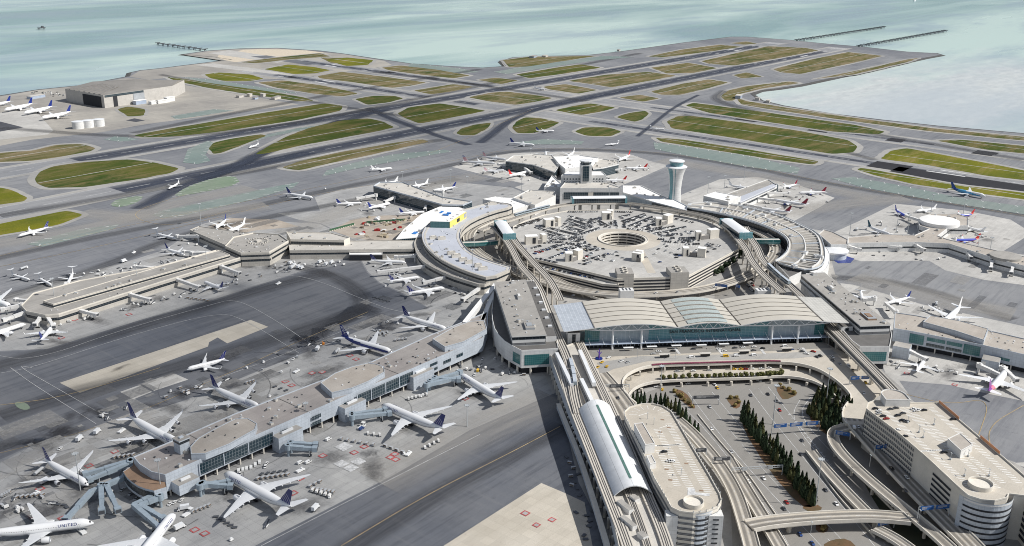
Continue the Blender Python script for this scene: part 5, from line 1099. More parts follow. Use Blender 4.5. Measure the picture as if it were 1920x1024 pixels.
for i, (px, py, w_, d_, h_, wd_) in enumerate(((450, 183, 16, 8, 5, 'first'), (468, 181, 10, 8, 6, 'second'), (479, 186, 12, 7, 4, 'third'), (493, 181, 9, 9, 6, 'fourth'), (518, 186, 24, 9, 5, 'fifth'), (1385, 184, 26, 12, 7, 'largest'), (1420, 188, 14, 9, 5, 'second'), (1440, 192, 16, 8, 5, 'last'), (1000, 108, 30, 14, 5, 'left'), (1022, 107, 22, 12, 5, 'right'), (1160, 96, 14, 8, 5, 'only'), (68, 184, 40, 12, 6, 'long'))):
    p = G(px, py); s = athing('shed', f'{wd_} small white utility shed ' + ('left of the far runways' if px < 600 else 'at the bend of the southern shore' if 1300 < px < 1500 else 'on the far northern bank'), 'shed', (p.x, p.y, 0)); b = MB(); b.box((p.x, p.y, h_/2), (w_, d_, h_), .3, 0); b.build('wall', ('hangar_white', 'clad_concrete', 'solar')[i % 3], s); b = MB(); b.box((p.x, p.y, h_+.3), (w_+1, d_+1, .6), .3, 0); b.build('roof', ('roof_grey', 'roof_light')[i % 2], s)
# approach-light piers out in the bay
for lab, a_, e_ in (('left of the two approach light piers off the far runway ends', (1494, 77), (1657, 52)), ('right of the two approach light piers off the far runway ends', (1610, 88), (1773, 59)), ('lone approach light pier off the upper left shore', (385, 95), (296, 83))):
    p0, p1 = G(*a_, 0), G(*e_, 0); s = athing('light_pier', lab, 'pier', p0); n = int((p1-p0).length/28)
    b = MB(); b.bar(Vector((p0.x, p0.y, 3)), Vector((p1.x, p1.y, 3)), 5, 1.2); b.build('walkway', 'dark_metal', s)
    for k in range(n+1):
        c = p0.lerp(p1, k/n); b = MB(); d = (p1-p0).normalized(); nn = Vector((-d.y, d.x, 0))
        for sg in (-1, 1): b.tube((c.x+nn.x*3*sg, c.y+nn.y*3*sg, -2.5), (c.x+nn.x*1.5*sg, c.y+nn.y*1.5*sg, 4), 1.1, n=5)
        b.bar(c+nn*9+Vector((0, 0, 5)), c-nn*9+Vector((0, 0, 5)), 2.4, 2); b.build('trestle', 'dark_metal', s)
p = G(78, 55, -2.2); s = athing('sea_marker', 'small dark platform standing alone in the bay at upper left', 'platform', (p.x, p.y, -2.2)); b = MB(); b.box((p.x, p.y, 3), (26, 12, 3))
for sx in (-9, 9):
    for sy in (-4, 4): b.tube((p.x+sx, p.y+sy, -3), (p.x+sx, p.y+sy, 3), .8, n=6)
b.box((p.x+4, p.y, 7), (8, 6, 5)); b.build('deck', 'dark_metal', s)
p = G(1715, 2, -2.2); s = athing('boat', 'tiny white boat far out at the top right of the bay', 'boat', (p.x, p.y, -2.2)); b = MB(); b.prism([(p.x-16, p.y-4), (p.x+10, p.y-4), (p.x+18, p.y), (p.x+10, p.y+4), (p.x-16, p.y+4)], -2.4, 2, 0); b.build('hull', 'white_metal', s); b = MB(); b.box((p.x-3, p.y, 4.5), (12, 5, 5)); b.build('cabin', 'white_metal', s)
# ================================================================ elevated roads, tracks, garages
def path3(px, zs, it=3):
    n = len(px)
    if isinstance(zs, (int, float)): zs = [zs]*n
    P_ = [G(px[i][0], px[i][1], zs[i]) for i in range(n)]
    return smooth_poly(P_, it, False)
def elevated(name, label, cat, px, zs, wd, th=1.4, rail=.9, deckm='deck_concrete', wallm='concrete_pale', step=26, col=.8, lanes=2, group=None, it=3, dash=True, colz=None):
    c = path3(px, zs, it); L_, R_ = side_lines(c, wd); t = athing(name, label, cat, (c[0].x, c[0].y, 0), group)
    n = len(c); u = [0]
    for i in range(1, n): u.append(u[-1]+(c[i]-c[i-1]).length)
    b = MB(); rr = [[(L_[i].x, L_[i].y, c[i].z), (R_[i].x, R_[i].y, c[i].z), (R_[i].x, R_[i].y, c[i].z-th), (L_[i].x, L_[i].y, c[i].z-th)] for i in range(n)]
    b.rings(rr, 0, False, mf=lambda k, i: 0 if i == 0 else 1); b.build('deck', [deckm, wallm], t)
    for S_, sg in ((L_, -1), (R_, 1)):
        b = MB(); I_, O_ = side_lines(c, wd-.8), None; I_ = I_[0] if sg < 0 else I_[1]; O_ = side_lines(c, wd+.15); O_ = O_[0] if sg < 0 else O_[1]
        rr = [[(I_[i].x, I_[i].y, c[i].z+rail), (O_[i].x, O_[i].y, c[i].z+rail), (O_[i].x, O_[i].y, c[i].z-th*.75), (I_[i].x, I_[i].y, c[i].z-.02)] for i in range(n)]
        b.rings(rr, 0, False, mf=lambda k, i: 0); b.build('barrier', wallm, t)
    if col:
        k = step*.5
        while k < u[-1]:
            i = max(j for j in range(n) if u[j] <= k); p = c[i]; 
            if p.z-th > 2.5:
                d = c[min(i+1, n-1)]-c[max(i-1, 0)]; a_ = math.atan2(d.y, d.x); b = MB(); b.tube((p.x, p.y, 0), (p.x, p.y, p.z-th-1), col, col*.95, 12); b.box((p.x, p.y, p.z-th-.6), (1.6, min(wd*.8, 14), 1.2), a_); b.build('column', 'concrete', t)
            k += step
    if lanes:
        b = MB()
        for l in range(1, lanes):
            f = -wd/2+.8+(wd-1.6)*l/lanes
            for i in range(0, n-1):
                if dash and (int(u[i]/5) % 2): continue
                d = (c[i+1]-c[i]).normalized(); nn = Vector((-d.y, d.x, 0)); a_, e_ = c[i]+nn*f, c[i+1]+nn*f
                b.face([a_-nn*.15+Vector((0, 0, .03)), a_+nn*.15+Vector((0, 0, .03)), e_+nn*.15+Vector((0, 0, .03)), e_-nn*.15+Vector((0, 0, .03))][::-1])
        if b.f: b.build('lane_marking', 'paint_white', t)
    for l in range(lanes):   # lanes darkened by tyres
        b = MB(); f = -wd/2+.8+(wd-1.6)*(l+.5)/lanes; h = (wd-1.6)/lanes*.42
        for i in range(n-1):
            v = []
            for k_, s in ((i, -1), (i, 1), (i+1, 1), (i+1, -1)): d = (c[min(k_+1, n-1)]-c[max(k_-1, 0)]).normalized(); nn = Vector((-d.y, d.x, 0)).normalized(); v.append(c[k_]+nn*(f+s*h)+Vector((0, 0, .02)))
            b.face(v[::-1], 0, [(-1, u[i]), (1, u[i]), (1, u[i+1]), (-1, u[i+1])][::-1])
        b.build('lane_wear', 'track_soft', t)
    return t, c
def guideway(label, px, zs, wd=8, group='elevated train guideways', it=3, col=.9, step=24):
    t, c = elevated('train_guideway', label, 'guideway', px, zs, wd, 1.3, .7, 'guide', 'guide', step, col, 0, group, it)
    n = len(c)
    for f in (-wd*.25, wd*.25):
        b = MB()
        for i in range(n-1):
            d = (c[i+1]-c[i]).normalized(); nn = Vector((-d.y, d.x, 0)); a_, e_ = c[i]+nn*f, c[i+1]+nn*f
            for g in (-.95, .95): b.bar(a_+nn*g+Vector((0, 0, .15)), e_+nn*g+Vector((0, 0, .15)), .5, .25)
        b.build('running_rail', 'rail_dark', t)
    return t, c
# ring roads round the car park
elevated('ring_road', 'light concrete elevated road curving in front of the round car park', 'road',
   [(985, 399), (935, 407), (893, 424), (876, 440), (882, 460), (905, 481), (950, 500), (1000, 521), (1060, 540), (1120, 550), (1200, 553), (1300, 546), (1370, 530), (1420, 508), (1450, 484), (1456, 462), (1440, 443), (1400, 424), (1350, 410), (1280, 396), (1200, 390)], 7, 13, lanes=3)
elevated('ring_road', 'lower left ramp dropping between the car park terrace and the ring road', 'road', [(1005, 508), (1050, 528), (1090, 545), (1130, 560)], [7, 6, 5, 4], 9, lanes=2)
flat('road', [(1190, 522), (1252, 522), (1262, 550), (1180, 550)], .12, 'road_asphalt', 0); flat('road', [(1340, 530), (1400, 500), (1450, 490), (1470, 520), (1400, 560), (1340, 560)], .12, 'road_asphalt', 0)
flat('road', [(905, 430), (960, 410), (960, 480), (1010, 520), (1060, 560), (1020, 545), (960, 510), (910, 480), (885, 450)], .12, 'road_asphalt', 1)
flat('road', [(1385, 430), (1440, 440), (1465, 460), (1455, 482), (1430, 490), (1400, 480)], .12, 'road_asphalt', 1)
guideway('train guideway ring running round the back of the round car park', [(900, 432), (935, 419), (960, 411), (1022, 391), (1067, 382), (1120, 380), (1177, 380), (1247, 391), (1310, 401), (1345, 411), (1372, 432), (1385, 449), (1400, 468), (1407, 486), (1431, 516), (1467, 547)], 22, 8)
guideway('train guideway curving off the left end of the round car park toward the white block', [(925, 425), (946, 445), (960, 466), (975, 498), (1007, 530), (1025, 576), (1044, 628), (1062, 665), (1072, 700), (1076, 740), (1085, 775)], [22]*8+[19, 18, 18], 7.5)
guideway('inner train guideway dipping behind the wave-roofed hall on its left', [(955, 430), (965, 452), (1000, 492), (1030, 522), (1044, 548), (1050, 562)], 22, 7.5)
guideway('train guideway passing the ring terminal right of the car park', [(1397, 425), (1407, 446), (1421, 466), (1428, 487), (1458, 516), (1489, 541), (1530, 583), (1568, 622), (1600, 655), (1650, 705), (1700, 757)], 22, 8)
guideway('straight train guideway descending along the right side of the hall', [(1545, 611), (1590, 655), (1640, 705), (1685, 755)], [20, 20, 20, 20], 8)
# stations and trains
def station(label, a_, e_, wd, z, h=6, group='guideway stations'):
    a_, e_ = G(*a_, z), G(*e_, z); d = (e_-a_).normalized(); nn = Vector((-d.y, d.x, 0)); t = athing('train_station', label, 'station', (a_.x, a_.y, 0), group)
    R_ = []
    for s in (a_, e_): R_.append([s+nn*wd/2*u+Vector((0, 0, h+1.4*(1-u*u))) for u in (-1, -.6, -.2, .2, .6, 1)]+[s+nn*wd/2*u+Vector((0, 0, h-.5+1.4*(1-u*u))) for u in (1, .6, .2, -.2, -.6, -1)])
    b = MB(); b.rings(R_, 0); b.build('roof', 'white_metal', t)
    b = MB()
    for sg in (-1, 1): b.bar(a_+nn*(wd/2-1)*sg+Vector((0, 0, h/2)), e_+nn*(wd/2-1)*sg+Vector((0, 0, h/2)), .4, h)
    b.build('wall', 'glass_dark', t); b = MB(); b.bar(a_-Vector((0, 0, .8)), e_-Vector((0, 0, .8)), wd, 1.6); b.build('platform', 'concrete_pale', t)
    for k in (.15, .5, .85):
        c = a_.lerp(e_, k); b = MB(); b.box((c.x, c.y, z/2-.8), (3, wd*.7, z-1.6), math.atan2(d.y, d.x)); b.build('pier', 'concrete', t)
    for c in (a_, e_): b = MB(); b.box((c.x, c.y, z+3), (3, wd+1, 8), math.atan2(d.y, d.x)); b.build('end_tower', 'glass_hall', t)
station('long white roofed train station behind the round car park', (1073, 380), (1172, 379), 13, 22, 7)
station('slanting white roofed train station at the right end of the round car park', (1361, 420), (1398, 447), 15, 22)
station('slanting white roofed train station at the left end of the round car park', (938, 424), (955, 449), 14, 22)
elevated('skybridge', 'glazed walkway bridge with blue poster from the right ring station to the terminal', 'bridge', [(1405, 448), (1432, 449), (1462, 449)], 15, 7, 5, 0.3, 'roof_light', 'glass_teal', 22, .7, 0, it=1)
q_ = G(1428, 452, 12); s = tag(MB().box((q_.x, q_.y, 12.5), (24, .3, 3.6), math.atan2(RGT.y, RGT.x)).build('banner', 'tarp_blue', None, q_), 'blue banner hanging on the glazed walkway bridge', 'banner')
elevated('skybridge', 'green glazed walkway bridge from lavender ring terminal to the left guideway station', 'bridge', [(868, 455), (900, 454), (932, 451)], 14, 7, 4, 0.3, 'roof_light', 'glass_teal', 22, .7, 0, it=1)
elevated('skybridge', 'white diagonal walkway bridge beside the rounded glass wing', 'bridge', [(872, 604), (900, 568), (932, 530)], 18, 5, 3.4, .3, 'roof_white', 'white_wall', 30, .6, 0, it=1)
elevated('skybridge', 'second white diagonal walkway bridge closest to the rounded glass wing', 'bridge', [(905, 600), (918, 565), (934, 535)], 17, 4, 3.2, .3, 'roof_white', 'white_wall', 30, .6, 0, it=1)
def train(label, px, z, n, group='people mover trains'):
    c = path3(px, z, 3); t = athing('people_mover_train', label, 'train', (c[0].x, c[0].y, z), group); tot = sum((c[i+1]-c[i]).length for i in range(len(c)-1)); ln = tot/n
    def atl(s):
        for i in range(len(c)-1):
            l = (c[i+1]-c[i]).length
            if s <= l: return c[i]+(c[i+1]-c[i])*(s/l)
            s -= l
        return c[-1]
    for k in range(n):
        a_, e_ = atl(ln*k+.5), atl(ln*(k+1)-.5); b = MB(); b.bar(a_+Vector((0, 0, 2.1)), e_+Vector((0, 0, 2.1)), 2.9, 3.2, 0, 1); b.build('car_body', ['glass_pale', 'ac_teal' if False else 'clad_blue'], t)
        b = MB(); b.bar(a_.lerp(e_, .03)+Vector((0, 0, 2.6)), a_.lerp(e_, .97)+Vector((0, 0, 2.6)), 3.0, 1.2); b.build('window', 'glass_band', t)
train('three car pale blue people mover train on the left foreground guideway', [(1069, 678), (1075, 700), (1078, 724)], 19, 3)
train('pale blue people mover train running behind the far left of the car park', [(965, 406), (990, 399), (1030, 389)], 22.3, 4)
train('pale blue people mover train beside the right ring terminal', [(1440, 499), (1462, 520), (1480, 534)], 22.3, 3)
# overhead blue road signs
def gantry(label, a_, e_, z, h=7, n=2, zb=None, pan=.7, posts=(0, 1), m='sign_blue'):
    p0, p1 = G(*a_, z+h), G(*e_, z+h); d = (p1-p0).normalized(); t = athing('sign_gantry', label, 'road sign', (p0.x, p0.y, z), 'overhead road signs'); zb = z if zb is None else zb
    b = MB(); b.bar(p0, p1, .4, .4); b.bar(p0-Vector((0, 0, 1.5)), p1-Vector((0, 0, 1.5)), .3, .3)
    k = 0; L0 = (p1-p0).length
    while k < L0: b.bar(p0+d*k-Vector((0, 0, 1.5 if int(k/2) % 2 else 0)), p0+d*min(L0, k+2)-Vector((0, 0, 0 if int(k/2) % 2 else 1.5)), .15, .15); k += 2
    b.build('truss', 'mast_steel', t)
    for u in posts: c = p0.lerp(p1, u); b = MB(); b.tube((c.x, c.y, zb), (c.x, c.y, z+h), .28, n=8); b.build('post', 'mast_steel', t)
    nn = Vector((-d.y, d.x, 0)); nn = nn if nn.to_2d().dot(FWD) < 0 else -nn
    for k in range(n):
        u0 = (k+.5-pan/2)/n; u1 = (k+.5+pan/2)/n; a2, e2 = p0.lerp(p1, u0)+nn*.5-Vector((0, 0, .8)), p0.lerp(p1, u1)+nn*.5-Vector((0, 0, .8)); b = MB(); b.bar(a2, e2, .15, 3.0); s = b.build('sign_panel', m, t)
        b = MB()
        for r_ in (.75, .1, -.6): b.bar(a2.lerp(e2, .12)+nn*.12+Vector((0, 0, r_)), a2.lerp(e2, .5+.3*((k+r_ > .4)))+nn*.12+Vector((0, 0, r_)), .05, .28)
        b.build('sign_text_lines', 'paint_white', t)
gantry('blue overhead sign on the ring road in front of the right cooling tower', (1341, 532), (1364, 535), 7, 5, 1, pan=.95)
gantry('small blue overhead sign right of the ring road exit', (1380, 534), (1388, 536), 7, 5, 1, pan=.95)
# ---------------------------------------------------------------- departures deck in front of the hall (upper) and arrivals deck (lower)
UZ, LZ = 10.5, 5.0
inn = [(1193, 757), (1178, 744), (1168, 728), (1167, 712), (1180, 699), (1207, 688), (1247, 684), (1340, 682), (1420, 679), (1458, 679), (1499, 682), (1535, 692), (1566, 711), (1590, 733), (1597, 745), (1588, 757), (1579, 770), (1580, 786), (1588, 796)]
outp = [(1622, 796), (1619, 782), (1624, 765), (1640, 745), (1655, 735), (1625, 700), (1590, 665), (1545, 642), (1300, 650), (1096, 653), (1105, 690), (1122, 722), (1140, 757)]
inn3 = smooth_poly([G(*p, UZ) for p in inn], 2, False); out3 = [G(*p, UZ) for p in outp]
q = [v.to_2d() for v in inn3]+[v.to_2d() for v in out3]
t = athing('departures_deck', 'wide pale concrete departures roadway deck curving in a U in front of the wave-roofed hall', 'road', (cen(q)[0], cen(q)[1], 0)); DECK = t
b = MB(); b.poly(q, UZ, 0); b.poly(q, UZ-1.6, 0); b.walls(q, UZ-1.6, UZ, 0); b.build('deck', 'deck_concrete', t)
b = MB(); c = inn3; I_, O_ = side_lines(c, 1.0)
for X_ in (I_, O_): pass
rr = [[(I_[i].x, I_[i].y, UZ+1.0), (O_[i].x, O_[i].y, UZ+1.0), (O_[i].x, O_[i].y, UZ-1.6), (I_[i].x, I_[i].y, UZ-1.6)] for i in range(len(c))]; b.rings(rr, 0, False); b.build('barrier', 'concrete_pale', t)
k = 0; acc = 0
for i in range(1, len(c)):
    acc += (c[i]-c[i-1]).length
    if acc > 11: acc = 0; d = c[i]-c[i-1]; nn = Vector((-d.y, d.x, 0)).normalized(); nn = -nn if nn.to_2d().dot(Vector((cen(q)))-c[i].to_2d()) < 0 else nn; p = c[i]+nn*2.2; b = MB(); b.box((p.x, p.y, (UZ-1.6+LZ)/2), (1.3, 1.3, UZ-1.6-LZ), .78); b.build('column', 'concrete_pale', t)
qq = GP([(1096, 653), (1545, 642), (1560, 652), (1480, 657), (1300, 662), (1110, 670)], UZ+.05); b = MB(); b.poly(qq, UZ+.06, 0); b.build('kerb_lane', 'road_asphalt', t)
qq = GP([(1120, 680), (1200, 668), (1300, 666), (1470, 662), (1560, 656), (1570, 664), (1490, 672), (1300, 676), (1215, 677), (1150, 692), (1125, 705)], UZ+.05); b = MB(); b.poly(qq, UZ+.07, 0); b.build('drive_lane', 'road_asphalt' if False else 'shoulder', t)
b = MB()
for k in range(26): a_, e_ = G(1110+k*17, 659-k*.25, UZ+.1), G(1118+k*17, 659-k*.25, UZ+.1); b.bar(a_, e_, .2, .03)
for k in range(4): a_, e_ = G(1265+k*80, 652, UZ+.1), G(1274+k*80, 664, UZ+.1); b.bar(a_, e_, 2.4, .03)
b.build('lane_marking', 'paint_white', t)
b = MB(); c2 = [v for v in inn3 if 1215 < SX(v)[0] < 1470]
for i in range(len(c2)-1): b.bar(c2[i]+Vector((0, 0, 1.2)), c2[i+1]+Vector((0, 0, 1.2)), 1.6, .9)
b.build('flower_trough', 'flowers', t)
inl = [(1196, 775), (1185, 760), (1178, 748), (1181, 735), (1200, 722), (1238, 714), (1340, 711), (1420, 709), (1447, 706), (1475, 706), (1504, 709), (1534, 718), (1560, 735), (1580, 760)]
c = smooth_poly([G(*p, LZ) for p in inl], 2, False); outl = [G(*p, UZ) for p in [(1610, 725), (1585, 690), (1545, 650), (1300, 655), (1100, 660), (1110, 700), (1150, 750)]]
q = [v.to_2d() for v in c]+[v.to_2d() for v in outl]
t = athing('arrivals_deck', 'lower arrivals roadway deck with a hedge row on its edge, below the departures deck', 'road', (cen(q)[0], cen(q)[1], 0))
b = MB(); b.poly(q, LZ, 0); b.poly(q, LZ-1.3, 0); b.walls(q, LZ-1.3, LZ, 0); b.build('deck', 'deck_concrete', t)
I_, O_ = side_lines(c, 1.0); b = MB(); rr = [[(I_[i].x, I_[i].y, LZ+.9), (O_[i].x, O_[i].y, LZ+.9), (O_[i].x, O_[i].y, LZ-1.3), (I_[i].x, I_[i].y, LZ-1.3)] for i in range(len(c))]; b.rings(rr, 0, False); b.build('barrier', 'concrete_pale', t)
acc = 0
for i in range(1, len(c)):
    acc += (c[i]-c[i-1]).length
    if acc > 15: acc = 0; d = c[i]-c[i-1]; nn = Vector((-d.y, d.x, 0)).normalized(); nn = -nn if nn.to_2d().dot(Vector(cen(q))-c[i].to_2d()) < 0 else nn; p = c[i]+nn*2.4; b = MB(); b.tube((p.x, p.y, 0), (p.x, p.y, LZ-1.3), 1.2, 1.1, 12); b.build('column', 'concrete', t)
b = MB(); p0, p1 = G(1120, 657, 7), G(1540, 648, 7); b.face([(p0.x, p0.y, 0), (p1.x, p1.y, 0), (p1.x, p1.y, UZ-1.6), (p0.x, p0.y, UZ-1.6)]); b.build('back_wall', 'recess', t)
# ---------------------------------------------------------------- surface motorway between the garages
flat('road', [(1185, 760), (1215, 735), (1300, 705), (1520, 705), (1600, 760), (1640, 860), (1800, 1030), (1900, 1200), (1380, 1200), (1370, 940), (1300, 800), (1240, 760)], .10, 'road_asphalt', 0)
rw = MB()
def lane(px, wd=.32, dash=None, z=.16, m=None):
    c = smooth_poly(GP(px, z), 3, False); L_, R_ = side_lines(c, wd); acc = 0
    for i in range(len(c)-1):
        acc += (c[i+1]-c[i]).length
        if dash and int(acc/dash) % 2: continue
        (m or rw).face([(L_[i].x, L_[i].y, z), (R_[i].x, R_[i].y, z), (R_[i+1].x, R_[i+1].y, z), (L_[i+1].x, L_[i+1].y, z)])
for p in ([(1290, 735), (1330, 790), (1400, 875), (1470, 950), (1540, 1024)], [(1335, 735), (1380, 790), (1440, 860), (1500, 930), (1590, 1024)], [(1245, 745), (1280, 760), (1340, 825), (1400, 905), (1450, 970), (1480, 1024)],
          [(1405, 730), (1450, 790), (1500, 850), (1560, 925), (1640, 1024)], [(1440, 725), (1480, 775), (1540, 850), (1600, 925), (1680, 1020)], [(1500, 750), (1485, 775), (1500, 810), (1540, 860), (1600, 920), (1650, 965)], [(1520, 745), (1500, 770), (1515, 800), (1560, 850), (1620, 900), (1680, 950)]): lane(p, .4)
for p in ([(1312, 735), (1355, 790), (1420, 868), (1485, 940), (1565, 1024)], [(1268, 745), (1305, 780), (1370, 850), (1425, 920), (1475, 985)], [(1422, 728), (1465, 782), (1520, 850), (1580, 925), (1660, 1022)]): lane(p, .3, 3)
for k in range(26): 
    a_, e_ = G(1478+k*5.6+(k*k)*.02, 778+k*7.2, .16), G(1484+k*5.6+(k*k)*.02, 776+k*7.2, .16); rw.bar(a_, e_, .5, .02)
struct(rw.build('road_markings', 'paint_white'))
for px in ([(1262, 728), (1285, 735), (1303, 760), (1303, 768), (1290, 762), (1270, 745)], [(1360, 745), (1385, 742), (1390, 762), (1378, 768), (1368, 757)], [(1450, 717), (1480, 730), (1500, 738), (1470, 752), (1460, 740)], [(1530, 980), (1555, 985), (1550, 1000), (1530, 998)], [(1540, 1024), (1560, 1012), (1590, 1010), (1610, 1030), (1560, 1060)], [(1500, 950), (1530, 945), (1545, 955), (1520, 962)], [(1390, 800), (1400, 790), (1430, 825), (1470, 870), (1520, 935), (1528, 952), (1500, 950), (1440, 880)]):
    o, q = flat('planting_bed', px, .20, 'dry_bed', 1)
flat('planting_bed', [(1512, 780), (1530, 745), (1565, 730), (1600, 765), (1600, 800), (1570, 822), (1545, 815)], .20, 'dry_bed', 1)
flat('planting_bed', [(1600, 870), (1640, 890), (1700, 960), (1760, 1020), (1800, 1080), (1720, 1060), (1650, 960)], .2, 'dark_bed', 1)
# low concrete divider walls
def kerbwall(label, px, h=1.0, w_=.5, m='concrete_pale'):
    c = smooth_poly(GP(px, 0), 3, False); t = athing('divider_wall', label, 'wall', (c[0].x, c[0].y, 0), 'concrete divider walls'); b = MB()
    for i in range(len(c)-1): b.bar((c[i].x, c[i].y, h/2), (c[i+1].x, c[i+1].y, h/2), w_, h)
    b.build('wall', m, t)
kerbwall('low divider wall left of the motorway lanes, nearest the left garage', [(1308, 778), (1350, 830), (1400, 885), (1450, 960), (1480, 1000)]); kerbwall('low divider wall between motorway and the dark right-hand lane', [(1522, 862), (1560, 920), (1595, 960), (1640, 1010)], 1.6)
kerbwall('low divider wall beside the dark right-hand lane under the upper ramp', [(1585, 870), (1620, 905), (1660, 945), (1690, 975)], 1.6)
elevated('ramp', 'pale ramp rising along the right side of the left garage', 'road', [(1268, 786), (1296, 810), (1330, 848), (1358, 885), (1380, 925), (1396, 975), (1410, 1024), (1420, 1075)], [8, 8, 8, 8, 8, 8, 8, 8], 10, lanes=2)
elevated('ramp', 'second pale ramp joining beside the left garage ramp', 'road', [(1365, 860), (1400, 920), (1440, 985), (1475, 1045)], [3, 4, 4.5, 5], 9, lanes=2)
elevated('ramp', 'pale middle ramp right of the motorway, curving down between two dark lanes', 'road', [(1520, 845), (1548, 880), (1580, 915), (1614, 950), (1640, 975)], [1.8, 2.2, 2.5, 2.6, 2.6], 8, lanes=1, col=0)
elevated('overpass', 'pale overpass crossing the motorway at the bottom of the scene', 'bridge', [(1405, 985), (1440, 978), (1500, 972), (1560, 968), (1640, 966), (1705, 972)], 9, 11, 1.8, 1.0, lanes=2, step=58, col=1.6)
elevated('ramp', 'narrow pale ramp sweeping down beside the road along the right garage', 'road', [(1590, 800), (1565, 806), (1560, 822), (1574, 846), (1610, 882), (1660, 925), (1710, 965), (1770, 1015), (1830, 1075)], [9, 9, 9, 9, 9, 9, 9, 9, 9], 8.5, lanes=1, col=1.1)
elevated('ramp', 'dark departures road running down along the right garage wall', 'road', [(1601, 785), (1606, 796), (1620, 812), (1665, 862), (1715, 915), (1770, 970), (1840, 1040), (1880, 1090)], [10.5, 10.45, 10.4, 10, 10, 10, 10, 10], 14, deckm='deck_concrete', lanes=3, col=1.1)
elevated('ramp', 'lowest pale ramp at the bottom edge left of the right garage', 'road', [(1640, 990), (1680, 1010), (1720, 1040), (1760, 1080)], 4, 9, lanes=2, col=.9)
elevated('ramp', 'pale departures road arm running down between station canopy and left garage', 'road', [(1120, 700), (1150, 735), (1172, 765), (1190, 800)], [10.6]*4, 18, lanes=3, col=0)
gantry('dark sign gantry across the departures road, left of the U bend', (1130, 722), (1180, 721), UZ, 6, 1, pan=.5, m='dark_metal')
gantry('long dark gantry over the motorway near the hedge', (1299, 743), (1349, 742), 0, 8, 1, pan=.96, m='dark_metal')
gantry('wide blue gantry over the motorway right lanes', (1448, 797), (1537, 790), 0, 9, 3, pan=.8)
gantry('long pale truss gantry over the motorway left lanes', (1372, 878), (1468, 872), 0, 8, 2, pan=.2, m='mast_steel')
gantry('blue gantry near the top of the dark departures road', (1594, 707), (1632, 705), UZ, 7, 2, pan=.8)
gantry('blue gantry over the bend of the narrow pale ramp', (1566, 808), (1595, 813), 9, 5, 1, pan=.9)
gantry('small blue gantry halfway down the road along the right garage', (1641, 836), (1672, 833), 10, 7, 2, pan=.85)
gantry('wide blue gantry near the bottom of the right garage road', (1723, 951), (1782, 946), 10, 8, 2, pan=.85)
gantry('blue gantry below the overpass, closest to the bottom edge', (1645, 980), (1678, 974), 1, 6, 1, pan=.95)
gantry('small brown gantry beside the left garage ramp', (1304, 842), (1325, 841), 8, 6, 1, pan=.9, m='dark_metal')
gantry('second brown gantry beside the left garage ramp, further down', (1337, 858), (1370, 857), 6, 7, 1, pan=.9, m='dark_metal')
# ---------------------------------------------------------------- the foreground viaduct with station
vl = [(1030, 662), (1045, 705), (1062, 752), (1080, 797), (1112, 867), (1145, 955), (1163, 1040), (1175, 1110)]; vr = [(1084, 642), (1109, 688), (1144, 760), (1175, 830), (1217, 930), (1262, 1040), (1290, 1110)]
q = GP(vl, 16)+GP(vr[::-1], 16)
t = athing('station_viaduct', 'long pale viaduct deck with train tracks and blue grey side wall, reaching the bottom', 'viaduct', (cen(q)[0], cen(q)[1], 0)); VIA = t
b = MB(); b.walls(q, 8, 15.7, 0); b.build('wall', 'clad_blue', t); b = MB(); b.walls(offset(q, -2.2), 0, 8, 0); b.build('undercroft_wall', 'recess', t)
b = MB(); b.poly(q, 16, 0); wall_parapet(b, q, 16, 1.3, mi=1); b.build('deck', ['roof_light', 'concrete_pale'], t)
a_ = GP(vl, 16)
for k in range(1, 34):
    p = at(a_, k/34); b = MB(); b.box((p.x-.2, p.y+.2, 4), (1.3, 1.3, 8), .78); b.build('column', 'concrete_pale', t)
sl = path3([(1047, 757), (1062, 795), (1085, 850), (1110, 925), (1134, 1005), (1150, 1060)], 7, 3)
t2 = athing('side_canopy', 'long narrow blue grey canopy hanging along the left side of the station viaduct', 'canopy', (sl[0].x, sl[0].y, 0)); b = MB()
for i in range(len(sl)-1): b.bar(sl[i], sl[i+1], 3.2, .5)
b.build('roof', 'concrete_pale', t2); b = MB()
for i in range(len(sl)-1): b.bar(sl[i]+Vector((-.8, .9, -2.2)), sl[i+1]+Vector((-.8, .9, -2.2)), .3, 3.8)
b.build('wall', 'clad_blue', t2)
for k in range(12): p = at(sl, (k+.5)/12); b = MB(); b.tube((p.x, p.y, 0), (p.x, p.y, 6.8), .4, n=8); b.build('column', 'concrete_pale', t2)
for lab, px, wd in (('left', [(1040, 640), (1056, 690), (1066, 735), (1080, 775), (1105, 835), (1140, 925), (1170, 1000), (1195, 1075)], 7.5), ('second', [(1062, 665), (1080, 700), (1100, 745), (1118, 790), (1160, 880), (1200, 975), (1220, 1040)], 5), ('right', [(1086, 640), (1110, 690), (1140, 752), (1170, 820), (1210, 920), (1245, 1000), (1262, 1060)], 7)):
    c = path3(px, 17.2, 3); b = MB()
    L_, R_ = side_lines(c, wd); rr = [[(L_[i].x, L_[i].y, 17.6), (R_[i].x, R_[i].y, 17.6), (R_[i].x, R_[i].y, 16.02), (L_[i].x, L_[i].y, 16.02)] for i in range(len(c))]; b.rings(rr, 0, False)
    for f in (-wd*.3, -wd*.08, wd*.08, wd*.3):
        for i in range(len(c)-1):
            d = (c[i+1]-c[i]).normalized(); nn = Vector((-d.y, d.x, 0)); b.bar(c[i]+nn*f+Vector((0, 0, .5)), c[i+1]+nn*f+Vector((0, 0, .5)), .4, .25, 1)
    b.build('track', ['guide', 'rail_dark'], t)
